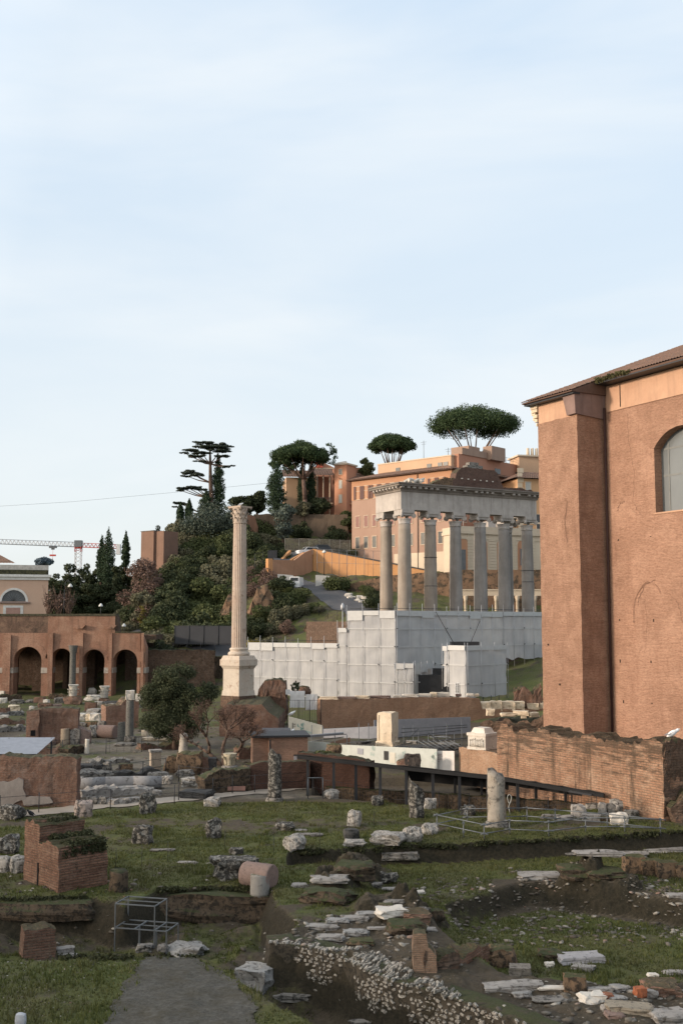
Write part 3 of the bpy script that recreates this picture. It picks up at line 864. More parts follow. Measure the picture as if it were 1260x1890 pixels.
# ---------------- low ruined wall in front of the hall
wall_b = brick('ruin_brick', (0.42, 0.25, 0.16), (0.33, 0.175, 0.11), (0.20, 0.15, 0.11), 0.42, 0.13, (0.055, 0.042, 0.030), 0.30, (0.42, 0.31, 0.225), 1.2, (0.050, 0.042, 0.026), 0.9, 0.45, 0.022, 0.8)
a_, b_ = Vector((9.59, 68, 0)), Vector((16.28, 56, 0))
ruin_at('ruined_brick_wall', 'long weathered brick wall with dark mossy streaks below the tall brick hall', 'wall', a_, b_,
        [(0, 3.45), (.04, 3.75), (.15, 3.55), (.3, 3.8), (.42, 3.65), (.55, 3.7), (.68, 3.85), (.82, 3.75), (.95, 4.0), (1, 3.95)], 1.75, wall_b, 4, dx=.16, nz=20, amp=.045, topamp=.26)
dvec = (a_ - b_).normalized()
wall_b2 = brick('buff_brick', (0.44, 0.27, 0.17), (0.38, 0.215, 0.13), (0.35, 0.27, 0.2), 0.30, 0.085, (0.10, 0.07, 0.05), 0.22, (0.42, 0.32, 0.24), 0.8, (0.09, 0.07, 0.05), 0.3, 0.5)
ruin_at('brick_wall_stub', 'lower buff brick wall end below the carved marble base', 'wall', a_ + dvec * 4.25 + Vector((.12, .07, 0)), a_ + dvec * 0.06 + Vector((.12, .07, 0)), [(0, 1.95), (.1, 2.0), (1, 2.0)], 2.3, wall_b2, 9, dx=.2, nz=12, amp=.03, topamp=.05)
rubb = brick('rubble_core', (0.19, 0.115, 0.08), (0.13, 0.085, 0.06), (0.15, 0.11, 0.085), 0.35, 0.14, (0.045, 0.038, 0.03), 0.5, (0.24, 0.18, 0.14), 1.4, (0.04, 0.045, 0.02), 0.3, 0.9)
ruin_at('brick_wall_footing', 'crumbling lower footing at the right end of the long brick wall', 'wall', b_ + Vector((.35, -.5, 0)), b_ + Vector((2.9, -.1, 0)), [(0, 1.0), (.35, 1.5), (.6, 1.35), (1, 1.9)], 1.5, rubb, 12, dx=.2, amp=.14, topamp=.3)
ruin_at('broken_brick_end', 'dark broken rubble end face of the long brick wall', 'wall', b_ + Vector((.06, .02, 0)), b_ + Vector((1.62, .88, 0)), [(0, 3.85), (.3, 4.05), (.7, 4.0), (1, 3.7)], .35, rubb, 31, dx=.15, nz=16, amp=.10, topamp=.25)

# ---------------- brick arcade, far left
arc_b = brick('arcade_brick', (0.42, 0.225, 0.148), (0.33, 0.165, 0.11), (0.34, 0.225, 0.165), 0.32, 0.10, (0.085, 0.058, 0.045), 0.30, (0.43, 0.29, 0.21), 0.7, (0.06, 0.06, 0.03), 0.45, 0.22)
imp_m = stone('impost_stone', (0.42, 0.37, 0.32), (0.33, 0.28, 0.235), (0.14, 0.11, 0.09), .2, .8, .3)
Y0 = 148.0; mm = mpp(Y0)
def ax(px): return (px - CX) * mm
def az(py): return CAMZ - (py - HZ) * mm
arc = thing('brick_arcade', 'ruined row of red brick arches with pale impost blocks', 'arcade', (0, Y0, 0))
ops = [(-92, -58), (-44, -6), (31, 82), (100, 137), (158, 197), (213, 257)]
crown = [1203, 1203, 1193, 1196, 1198, 1198]
front = MB()
oo = []
for (l, r), cy in zip(ops, crown):
    w = (ax(r) - ax(l)) / 2; oo.append((ax(l), ax(r), -0.5, az(cy) - w, w))
ztop = az(1168)
wall_open(front, ax(-130), ax(262), -0.5, ztop, oo, 0, 2.1)
# upper wall: higher towards the left, broken right end
front.box(ax(92), 0.0, ztop, ax(215), 2.1, az(1134))
st_ = MB(); st_.box(ax(-130), 0.0, ztop, ax(92), 2.1, az(1134)); st_.build('stained_wall', brick('arcade_stained_brick', (0.22, 0.135, 0.095), (0.16, 0.095, 0.07), (0.17, 0.125, 0.095), 0.32, 0.10, (0.05, 0.04, 0.033), 0.55, (0.34, 0.22, 0.15), 0.8, (0.06, 0.06, 0.03), 0.6, 0.25), arc)
front.prism([(ax(262), az(1300)), (ax(272), az(1300)), (ax(272), az(1195)), (ax(266), az(1178)), (ax(262), az(1168))], 0.15, 1.9)
front.build('wall', arc_b, arc)
mb = MB()
for a, b in ((82, 100), (137, 158), (197, 213), (257, 273), (-6, 31)):
    mb.box(ax(a) - .02, -.12, az(1241), ax(b) + .02, 2.2, az(1231))
mb.build_each('impost_block', imp_m, arc)
mb = MB()
for a, b in ((94, 103), (152, 158), (205, 211), (264, 269), (12, 26)):
    mb.box(ax(a), -.32, -.5, ax(b), -.005, az(1168) if a > 20 else az(1172))
for a in (148, 205):
    mb.prism([(ax(a) - .2, az(1160)), (ax(a + 6) + .2, az(1160)), (ax(a + 7) + .5, az(1154)), (ax(a - 1) - .5, az(1154))], -.5, -.003)
mb.build_each('pilaster', arc_b, arc)
mb = MB()
for l, r in ops[2:]:
    cx_, w = (ax(l) + ax(r)) / 2, (ax(r) - ax(l)) / 2
    zs = [o for o in oo if abs(o[0] - ax(l)) < .01][0][3]
    V = []; Fs = []
    for i in range(27):
        t0 = math.pi * i / 26; ro = w + .8 + random.uniform(-.06, .06)
        for yy in (-.03, .01):
            for r in (w, ro): V.append((cx_ + r * math.cos(t0), yy, zs + r * math.sin(t0)))
    for i in range(26):
        o = i * 4
        Fs += [(o, o + 1, o + 5, o + 4), (o + 2, o + 6, o + 7, o + 3), (o, o + 4, o + 6, o + 2), (o + 1, o + 3, o + 7, o + 5)]
    r_ = MB(); r_.add(V, Fs); r_.build('arch_ring', arc_b, arc)
mb = MB(); mb.box(ax(-130), -.10, az(1137), ax(216), 2.25, az(1133)); mb.box(ax(216) , -.1, ztop, ax(262), 2.2, ztop + .18)
mb.build('mossy_coping', stone('mossy_top', (.10, .085, .055), (.07, .065, .04), (.03, .03, .02), .4, 1.5, .8, (.05, .055, .022)), arc)
mb = MB()
mb.add([(ax(215), 0.05, ztop), (ax(222), 0.4, ztop), (ax(222), 2.0, ztop), (ax(215), 2.0, ztop), (ax(215), .05, az(1134)), (ax(218), .4, az(1138)), (ax(218), 2, az(1138)), (ax(215), 2, az(1134))],
       [(3, 2, 1, 0), (4, 5, 6, 7), (0, 1, 5, 4), (1, 2, 6, 5), (2, 3, 7, 6), (3, 0, 4, 7)])
mb.build('broken_edge', rubb, arc)
back = MB()      # the inner, second row seen through the arches
for a, b in ((-70, -40), (10, 30), (62, 92), (118, 126), (150, 176), (196, 202), (232, 262)): back.box(ax(a) * 1.04, 7.0, -.5, ax(b) * 1.04, 8.8, az(1205))
back.box(ax(-130) * 1.04, 7.0, az(1205), ax(262) * 1.04, 8.8, az(1172)); back.box(ax(-130) * 1.04, 2.1, az(1180), ax(250), 7.0, az(1172)); back.box(ax(-130) * 1.1, 8.8, az(1182), ax(270), 15, az(1172)); back.box(ax(-130) * 1.1, 2.2, -.5, ax(270), 15, .35)  # roof slab run further back, added to darken the interior
back.box(ax(-130) * 1.1, 15, -.5, ax(275) * 1.06, 16, az(1190))
back.build('inner_wall', rubb, arc)
ac = MB()
ac.lathe([(.62, 0), (.62, .3), (.48, .4), (.44, .8), (.40, 5.9), (.45, 6.0), (.5, 6.3), (.62, 6.9), (.66, 7.0)], 20)
tag(ac.build('grey_column', greygranite, None, (ax(142), Y0 + 0.2 - 1.0, 0)), 'slender grey granite column standing in front of the brick arcade', 'column')

# ---------------- the tall fluted honorary column
PH = Vector((P(440, 1290, 105).x, 105, 0)); mm5 = mpp(105)
zb = CAMZ - (1296 - HZ) * mm5
col_m = stone('column_marble', (0.50, 0.41, 0.335), (0.41, 0.335, 0.275), (0.25, 0.18, 0.14), .14, .6, .3, None, (0.41, 0.30, 0.235))
ped_m = stone('pedestal_marble', (0.52, 0.455, 0.38), (0.44, 0.38, 0.315), (0.27, 0.19, 0.145), .16, .8, .4, None, (0.43, 0.33, 0.26))
ph = thing('fluted_column', 'tall fluted Corinthian column on a square marble pedestal', 'column', (PH.x, 105, zb), math.radians(-38))
def sq(mb, r, z0, z1, r1=None):
    r1 = r if r1 is None else r1
    mb.add([(-r, -r, z0), (r, -r, z0), (r, r, z0), (-r, r, z0), (-r1, -r1, z1), (r1, -r1, z1), (r1, r1, z1), (-r1, r1, z1)], [(3, 2, 1, 0), (4, 5, 6, 7), (0, 1, 5, 4), (1, 2, 6, 5), (2, 3, 7, 6), (3, 0, 4, 7)])
zz = lambda py: (1296 - py) * mm5
mb = MB(); sq(mb, 1.19, -0.3, zz(1281)); mb.build('brick_footing', rubb, ph)
mb = MB(); sq(mb, 1.13, zz(1281), zz(1272), 1.08); sq(mb, 1.04, zz(1272), zz(1233)); sq(mb, 1.05, zz(1233), zz(1227), 1.22); sq(mb, 1.27, zz(1227), zz(1216)); sq(mb, 1.2, zz(1216), zz(1209), 1.05)
mb.build('pedestal', ped_m, ph)
mb = MB(); mb.lathe([(1.0, zz(1209)), (1.05, zz(1206)), (1.0, zz(1203)), (.84, zz(1201.5)), (.82, zz(1199.5)), (.90, zz(1198)), (.88, zz(1196)), (.74, zz(1194.5))], 32); mb.build('base', ped_m, ph)
zc0 = zz(967)
prof = [(.72, zz(1194.5))] + [(.72 - .10 * (k / 14) ** 1.5, zz(1194.5) + (zc0 - zz(1194.5)) * k / 14) for k in range(1, 15)]
mb = MB(); mb.lathe(prof, 120, rad=lambda t_, z_: 1 - .075 * max(0.0, math.cos(t_ * 24)) ** .6 if math.cos(t_ * 24) > 0 else 1.0, smooth=False); mb.build('shaft', col_m, ph)
cap = MB()
cap.lathe([(.64, zc0), (.69, zc0 + .08), (.62, zc0 + .14), (.60, zc0 + .6), (.66, zc0 + 1.2), (.78, zc0 + 1.5)], 24)
def acanthus(mb, n, r0, r1, z0, z1, wd, off=0):
    for i in range(n):
        a = 2 * math.pi * (i + off) / n; ca, sa = math.cos(a), math.sin(a)
        pts = [(r0, z0, wd), (r0 + .05, z0 + (z1 - z0) * .6, wd * .95), (r1 - .02, z1 - .05, wd * .8), (r1 + .08, z1 - .02, wd * .6), (r1 + .10, z1 - .14, wd * .25)]
        V = []; 
        for r, z, w in pts: V += [((r) * ca + w * sa, r * sa - w * ca, z), ((r + .03) * ca, (r + .03) * sa, z + .02), (r * ca - w * sa, r * sa + w * ca, z)]
        V2 = V + [(x * .93, y * .93, z) for x, y, z in V]
        Fs = []
        for k in range(4):
            for j in range(2): Fs.append((k * 3 + j, k * 3 + j + 1, k * 3 + j + 4, k * 3 + j + 3)); Fs.append((15 + k * 3 + j + 3, 15 + k * 3 + j + 4, 15 + k * 3 + j + 1, 15 + k * 3 + j))
        mb.add(V2, Fs)
acanthus(cap, 8, .63, .78, zc0 + .12, zc0 + .62, .22); acanthus(cap, 8, .63, .84, zc0 + .35, zc0 + 1.05, .2, .5); acanthus(cap, 4, .66, .98, zc0 + .8, zc0 + 1.5, .16, .5); acanthus(cap, 4, .66, .80, zc0 + .8, zc0 + 1.45, .14, 0)
sq(cap, .80, zc0 + 1.5, zc0 + 1.68, .86)
cap.build('capital', col_m, ph)
# ---------------- temple front: eight Ionic columns and their entablature
tp_l = plaster('temple_granite', (0.315, 0.268, 0.222), (0.235, 0.20, 0.17), (0.15, 0.105, 0.075), .7, .45, .35)
tp_g = plaster('temple_grey_granite', (0.28, 0.258, 0.24), (0.20, 0.185, 0.172), (0.125, 0.092, 0.07), .75, .45, .35)
ent_m = plaster('entablature_marble', (0.44, 0.40, 0.365), (0.33, 0.30, 0.278), (0.15, 0.128, 0.112), .8, .6, .5)
cor_m = stone('cornice_marble', (0.25, 0.215, 0.185), (0.15, 0.13, 0.115), (0.08, 0.07, 0.062), .3, .7, .5, (0.06, .055, .04), None, 1.5, .6)
TO = Vector((P(746, 1000, 135).x, 135, 0)); TE = Vector((P(972, 1000, 144.3).x, 144.3, 0))
fd = (TE - TO); FL = fd.length; fd.normalize(); trz = math.atan2(fd.y, fd.x)
cor_m2 = None
tem = thing('temple_front', 'ruined temple front of eight grey columns carrying a marble entablature', 'temple', (TO.x, 135, 0), trz)
ZB, ZC = 10.2, CAMZ + (1150 - 967) * mpp(135)
ZA = CAMZ + (1150 - 941.5) * mpp(135)
def ionic(mb, x, y, r=.78):
    h = ZA - ZC
    mb.lathe([(r * .86, ZC - .1), (r * .92, ZC + .08), (r * .86, ZC + .12), (r * .98, ZC + .5), (r * 1.05, ZC + .62)], 24, (x, y, 0))
    mb.box(x - r * 1.12, y - r * 1.12, ZC + h - .42, x + r * 1.12, y + r * 1.12, ZC + h - .002)
    mb.box(x - r * 1.22, y - r * .95, ZC + h - .72, x + r * 1.22, y + r * .95, ZC + h - .42)
    for sx in (-1, 1):
        for sy in (-1, 1):      # diagonal volutes
            c_ = Vector((x + sx * r * 1.02, y + sy * r * .95, ZC + h - .72)); d_ = Vector((sx, -sy, 0)).normalized() * .16
            mb.tube(c_ - d_, c_ + d_, .30, .30, 12); mb.tube(c_ - d_ * 1.25, c_ + d_ * 1.25, .12, .12, 8)
def shaft(mb, x, y, r=.80, seed=0):
    pr = []
    for k in range(17):
        f = k / 16; pr.append((r * (1 - .16 * f ** 1.6) + (.012 if (k + seed) % 5 == 0 else 0), ZB + .6 + (ZC - .1 - ZB - .6) * f))
    mb.lathe([(r * 1.3, ZB), (r * 1.3, ZB + .25), (r * 1.1, ZB + .4), (r * 1.18, ZB + .55)] + pr, 28, (x, y, 0))
sp = FL / 5
cols = [(sp * i, 0) for i in range(6)] + [(0, 4.4), (FL, 4.4)]
for i, (x, y) in enumerate(cols):
    mb = MB(); shaft(mb, x, y, .90 if i in (0, 3) else .84, i)
    c_ = mb.build('column', tp_l if i in (0, 1, 6) else tp_g, tem)
    mb = MB(); ionic(mb, x, y, .84); mb.build('capital', ent_m, c_)
    mb = MB()
    for z in ((18.2, 14.6) if i in (1, 3) else ((16.9, 15.4) if i == 5 else ((14.9, 14.2, 21.6) if i == 1 else (13.0,)))): mb.lathe([(.825, z), (.825, z + .07)], 24, (x, y, 0))
    mb.build_each('iron_band', metal_dark, c_)
zt = ZA + 2.25
mb = MB()
mb.box(-1.0, -.85, ZA, FL + 1.0, .85, zt); mb.box(-1.0, .85, ZA, .75, 5.3, zt); mb.box(FL - .75, .85, ZA, FL + 1.0, 5.3, zt)
mb.build('architrave', ent_m, tem)
mb = MB()
def cornice(mb, e0, e1, z0, z1):
    mb.box(-1.0 - e0, -.85 - e0, z0, FL + 1.0 + e0, .85 + e0 * .2, z1); mb.box(-1.0 - e0, .85 + e0 * .2, z0, .75, 5.3 + e0 * .4, z1); mb.box(FL - .75, .85 + e0 * .2, z0, FL + 1 + e0, 5.3 + e0 * .4, z1)
cornice(mb, .15, 0, zt, zt + .28); cornice(mb, .80, 0, zt + .62, zt + .86); cornice(mb, .95, 0, zt + .86, zt + 1.02); cornice(mb, .28, 0, zt + .28, zt + .62)
mb.build('cornice', cor_m, tem)
mb = MB(); random.seed(3)
n = int(FL / .8)
for i in range(n + 2):
    x = -1.1 + i * (FL + 2.2) / (n + 1)
    if random.random() < .72: mb.box(x - .2, -1.5, zt + .40, x + .2, -1.13, zt + .617)
for i in range(8):
    y = -.7 + i * .78; mb.box(-1.65, y - .2, zt + .40, -1.283, y + .2, zt + .617)
mb.build_each('modillion', ent_m, tem)
tb = brick('dark_attic_brick', (0.19, 0.11, 0.085), (0.14, 0.08, 0.064), (0.13, 0.10, 0.08), .3, .09, (.03, .025, .022), .4, None, .9, (.055, .05, .028), .2, .5)
def rn(x): return x
mb = ruin(8.2, [(0, .9), (.5, 1.15), (.6, 1.9), (1.2, 2.5), (1.8, 2.7), (6.6, 2.6), (7.2, 2.2), (7.6, 1.2), (8.2, .3)], 1.3, 3, dx=.2, nz=6, amp=.05, z0=0, topamp=.05)
o = mb.build('brick_attic', tb, tem, (7.0, -.55, zt + 1.02))
mb = MB()
for i in range(6): mb.box(8.3 + i * .98, -.66, zt + 2.15 - i * .02, 8.52 + i * .98, -.52, zt + 2.29 - i * .02)
mb.build_each('putlog_stone', marble, tem)
mb = ruin(4.2, [(0, .15), (1.2, .5), (2.6, 1.0), (4.2, 1.35)], 1.1, 8, dx=.2, nz=4, amp=.08, z0=0, topamp=.2); mb.build('mossy_rubble', brownstone, tem, (3.0, -.5, zt + 1.02))
mb = ruin(5.0, [(0, .35), (2, .5), (4.2, .35), (5, .1)], 1.2, 18, dx=.25, nz=3, amp=.08, z0=0, topamp=.15); mb.build('rubble_capping', tb, tem, (15.2, -.6, zt + 1.02))
mb = MB(); mb.box(9.4, -.5, zt + 3.6, 11.8, .6, zt + 4.1); mb.box(9.8, -.4, zt + 4.1, 11.2, .5, zt + 4.5); mb.build_each('loose_stone', greystone, tem)
mb = MB()
for i in range(9):
    a = Vector((random.uniform(-.2, 2.0), random.uniform(-1.2, .2), zt + 1.1 + random.uniform(0, .4)))
    mb.tube(a, a + Vector((random.uniform(.5, 1.1), random.uniform(-.3, .3), random.uniform(-.1, .55))), .26, .14, 6, smooth=False)
mb.build_each('carved_fragment', marble, tem)
mb = MB(); mb.box(-2.5, -2.5, 2, FL + 2.5, 22, ZB); mb.build('podium', rubb, tem)

# ---------------- restoration scaffolds wrapped in white sheeting
t = NT('white_scaffold_sheeting', 0.6); v = t.obj()
sx = t.n('SeparateXYZ'); t.l(v, sx.inputs[0])
a = t.noise(v, .35, 3); vm = t.n('Mapping'); vm.inputs['Scale'].default_value = (3, 3, .3); t.l(v, vm.inputs[0]); b = t.noise(vm.outputs[0], 1.0, 4, .6)
ck = t.n('TexVoronoi'); ck.distance = 'CHEBYCHEV'; ck.inputs['Scale'].default_value = .5; t.l(v, ck.inputs['Vector'])
c = t.mix(t.ramp(a, [(.35, 0.), (.65, 1.)]), (.38, .38, .388), (.47, .466, .46))
c = t.mix(t.math('MULTIPLY', t.ramp(b, [(.4, 0.), (.7, 1.)]), .35), c, (.30, .305, .32))
t.bump(b, .35, .08)
tr = t.n('BsdfTranslucent'); t.l(c, tr.inputs[0]); ms = t.n('MixShader'); ms.inputs[0].default_value = .18
t.l(t.b.outputs[0], ms.inputs[1]); t.l(tr.outputs[0], ms.inputs[2]); t.l(ms.outputs[0], t.t.nodes['Material Output'].inputs[0])
sheet = t.col(c)
sheet2 = flat('bright_sheet_band', (.455, .455, .45), .6, 0, .06)
pole_m = flat('scaffold_pole', (.40, .405, .42), .5, .3)
def sheeted(parent, a, b, z0, z1, step=2.0, lift=1.0, seed=0, poles=True, zb=None, bandh=2.0):
    """one sheeted scaffold face from a to b (xy), sheets bellying a little between the standards"""
    a = Vector((a[0], a[1], 0)); b = Vector((b[0], b[1], 0)); d = b - a; Ln = d.length; d.normalize(); nrm = Vector((d.y, -d.x, 0))
    n = max(1, round(Ln / step)); rnd = random.Random(seed)
    V = []; Fs = []; nx = n * 6; nzv = max(3, int((z1 - z0) / .45))
    for j in range(nzv + 1):
        for i in range(nx + 1):
            f = i / nx; ph_ = (i % 6) / 6
            bel = .09 * math.sin(math.pi * ph_) * (.6 + .5 * mn.noise(Vector((i // 6 * 1.7 + seed, j * .3, 0)))) + .09 * mn.noise(Vector((f * Ln * .9, j * .5, seed))) + .05 * mn.noise(Vector((f * Ln * 2.3 + j * .6, j * .9, seed)))
            zlo = z0 + (.3 * mn.noise(Vector((f * Ln * .8, 3.3, seed))) if j == 0 else 0)
            p = a + d * (Ln * f) + nrm * bel; V.append((p.x, p.y, zlo if j == 0 else z0 + (z1 - z0) * j / nzv))
    for j in range(nzv):
        for i in range(nx): Fs.append((j * (nx + 1) + i, j * (nx + 1) + i + 1, (j + 1) * (nx + 1) + i + 1, (j + 1) * (nx + 1) + i))
    mb = MB(); mb.add(V, Fs, 0, True); sh = mb.build('sheeting', sheet, parent)
    mb = MB(); z = z1 - .02
    k = 0
    while z > z0 + .6:
        h = .50 if k == 0 else .10
        for i in range(n):
            if k == 0 and rnd.random() < .45: hh = h * rnd.uniform(1.0, 2.4)
            else: hh = h
            p = a + d * (Ln * i / n) + nrm * .17; q_ = a + d * (Ln * (i + 1) / n) + nrm * .17
            mb.quad((p.x, p.y, z - hh), (q_.x, q_.y, z - hh), (q_.x, q_.y, z), (p.x, p.y, z))
        z -= bandh; k += 1
    mb.build_each('overlap_band', sheet2, sh)
    if poles:
        for i in range(n + 1):
            p = a + d * (Ln * i / n) + nrm * .21
            mb = MB(); mb.tube((p.x, p.y, (zb if zb is not None else z0) - .3), (p.x, p.y, z1 + lift * rnd.uniform(.5, 1.0)), .026, n=5)
            mb.build('standard', pole_m, parent)
    mb = MB()
    for k in range(int((z1 - z0) / bandh)):
        for i in range(n + 1):
            if rnd.random() < .35:
                p = a + d * (Ln * i / n) + nrm * .27; z = z1 - bandh * (k + 1); mb.box(p.x - .07, p.y - .05, z - .05, p.x + .07, p.y + .05, z + .05)
    if mb.v: mb.build_each('coupler', metal_dark, parent)
sc1 = thing('sheeted_scaffold', 'large stepped scaffold wrapped in white sheeting in front of the temple columns', 'scaffold')
CN = P(730, 1200, 122).xy; LW = P(459, 1200, 131).xy; RW = P(1001, 1200, 139).xy
ld = (LW - CN)
def onl(px):
    t_ = 0; lo, hi = 0, 1
    for _ in range(40):
        t_ = (lo + hi) / 2; q_ = CN + ld * t_
        if CX + F * q_.x / q_.y > px: lo = t_
        else: hi = t_
    return CN + ld * t_
z12 = CAMZ + (1150 - 1127) * mpp(122)
p640, p623 = onl(641), onl(624)
sheeted(sc1, p640, CN, 1.6, z12, 2.0, .9, 1)
sheeted(sc1, p623, p640, 1.6, z12 - 1.95, 1.2, .9, 2)
sheeted(sc1, LW, p623, 1.55, CAMZ - (1186 - 1150) * mpp(128), 1.75, .9, 3)
rd = (RW - CN)
m1 = CN + rd * .70
sheeted(sc1, CN, m1, 1.6, z12, 2.1, .9, 4, bandh=2.0)
sheeted(sc1, m1, RW, 5.6, z12, 2.1, .9, 5, zb=5.0)
bk = Vector((-rd.y, rd.x)).normalized()
mb = MB()
for (a, b, z) in ((LW, p623, CAMZ - (1186 - 1150) * mpp(128)), (p623, p640, z12 - 1.95), (p640, CN, z12), (CN, RW, z12)):
    d_ = (b - a).normalized(); n_ = Vector((-d_.y, d_.x)) * 1.1
    mb.add([(a.x, a.y, z - .12), (b.x, b.y, z - .12), (b.x + n_.x, b.y + n_.y, z - .12), (a.x + n_.x, a.y + n_.y, z - .12), (a.x, a.y, z - .06), (b.x, b.y, z - .06), (b.x + n_.x, b.y + n_.y, z - .06), (a.x + n_.x, a.y + n_.y, z - .06)],
           [(3, 2, 1, 0), (4, 5, 6, 7), (0, 1, 5, 4), (1, 2, 6, 5), (2, 3, 7, 6), (3, 0, 4, 7)])
mb.build_each('deck', metal_dark, sc1)
mb = MB()
for (a, b, z) in ((LW, p623, CAMZ - (1186 - 1150) * mpp(128)), (p640, CN, z12), (CN, RW, z12)):
    d_ = (b - a).normalized(); n_ = Vector((-d_.y, d_.x)) * .6
    mb.tube((a.x + n_.x, a.y + n_.y, z + .25), (b.x + n_.x, b.y + n_.y, z + .25), .03, n=5)
mb.build_each('guard_rail', metal_dark, sc1)
sc2 = thing('sheeted_scaffold', 'low white sheeted scaffold box at the corner of the large sheeted scaffold', 'scaffold')
a = P(729, 1250, 120.5).xy; b = P(763, 1250, 120).xy; c_ = P(796, 1250, 122.5).xy
zt2 = CAMZ - (1223 - 1150) * mpp(120.5)
sheeted(sc2, a, b, 1.7, zt2, 1.2, .3, 7); sheeted(sc2, b, c_, 1.9, zt2, 1.2, .3, 8)
mb = MB(); mb.box(b.x - 1.2, b.y + .6, 0.4, c_.x + 2.0, b.y + 2.6, 4.3); mb.build('opening_shade', metal_dark, sc2)  # solid dark box paints the shade inside the opening
sc3 = thing('sheeted_scaffold', 'free standing white sheeted scaffold tower with dark open top', 'scaffold')
a = P(828, 1250, 117).xy; b = P(860, 1250, 115).xy; c_ = P(934, 1250, 119.5).xy; a0 = P(819, 1250, 118.6).xy
zt3 = CAMZ - (1191 - 1150) * mpp(115)
sheeted(sc3, a, b, 2.2, zt3, 2.0, .4, 10); sheeted(sc3, b, c_, 2.2, zt3, 1.9, .4, 11); sheeted(sc3, a0, a, 3.2, zt3 - .1, 1.2, .3, 12)
mb = MB(); q0 = P(832, 1188, 118).xy; q1 = P(882, 1188, 119).xy
mb.box(q0.x, q0.y, zt3 - .3, q1.x, q0.y + 1.5, zt3 + .35); mb.build('top_decking', metal_dark, sc3)
mb = MB()
mb.tube((q0.x + .4, q0.y, zt3), (q0.x - 1.6, q0.y + .5, zt3 + 3.6), .045, n=5); mb.tube((q0.x + 2.0, q0.y, zt3), (q0.x + 3.2, q0.y + .5, zt3 + 2.6), .035, n=5)
mb.build_each('hoist_arm', metal_dark, sc3)
mb = MB(); s0 = P(839, 1276, 116.1); 
mb.box(s0.x, s0.y - .45, 2.6, s0.x + .42, s0.y - .42, 3.75); o_ = mb.build('site_notice', flat('notice_white', (.75, .75, .74), .6), sc3)
mb = MB()
for r in range(5):
    for k in range(2): mb.box(s0.x + .06 + k * .19, s0.y - .456, 2.72 + r * .2, s0.x + .17 + k * .19, s0.y - .452, 2.84 + r * .2)
mb.build_each('notice_print', metal_dark, o_)
mb = MB()
for i in range(6):
    q_ = b + (c_ - b) * (i / 5); mb.tube((q_.x, q_.y, -.2), (q_.x, q_.y, 2.3), .04, n=5)
mb.build_each('base_jack', metal_dark, sc3)
mb = MB(); q0 = P(800, 1270, 121).xy; mb.box(q0.x, q0.y, 0, q0.x + 1.6, q0.y + 1.5, 5.0); mb.build('gateway_shade', metal_dark, sc3)  # solid dark box paints the shade of the gateway
for px, yy in ((634, 1130), (631, 1132)): pass
pl = MB(); p_ = P(632, 1140, 129); pl.tube((p_.x, p_.y, 7.0), (p_.x, p_.y, 11.6), .05, n=6); pl.lathe([(.05, 0), (.22, .1), (.25, .5), (.12, .75), (.03, .9)], 10, (p_.x, p_.y, 11.5))
tag(pl.build('site_lamp', pole_m), 'pale lamp post behind the step of the large sheeted scaffold', 'lamp post')

# ---------------- orange palazzo on the hill
pal_lo = plaster('palazzo_pink_plaster', (0.345, 0.23, 0.175), (0.30, 0.195, 0.148), (0.24, 0.15, 0.11), .35, .12, .1)
pal_hi = plaster('palazzo_orange_plaster', (0.42, 0.228, 0.135), (0.37, 0.195, 0.115), (0.33, 0.16, 0.09), .35, .12, .1)
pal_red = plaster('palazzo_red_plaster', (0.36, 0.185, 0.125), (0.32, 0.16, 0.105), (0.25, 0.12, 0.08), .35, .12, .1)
pale_yel = plaster('pale_ochre_plaster', (0.48, 0.325, 0.215), (0.44, 0.285, 0.185), (0.36, 0.24, 0.16), .35, .15, .1)
cream = plaster('cream_stucco', (0.53, 0.45, 0.345), (0.48, 0.39, 0.30), (0.36, 0.28, 0.2), .3, .2, .1)
old_tiles = tiles
shut = flat('maroon_shutter', (.085, .04, .035), .6)
shut_l = flat('faded_rose_shutter', (.22, .115, .095), .6)
winf = flat('stone_window_surround', (.46, .36, .27), .8)
t = NT('window_pane', .12); t.b.inputs['Specular IOR Level'].default_value = .6; v = t.obj(); pane = t.col(t.mix(t.noise(v, 1.5, 2), (.03, .033, .036), (.09, .095, .10)))
t = NT('curtained_pane', .2); v = t.obj(); pane_l = t.col(t.mix(t.noise(v, 1.5, 2), (.30, .30, .28), (.42, .42, .40)))
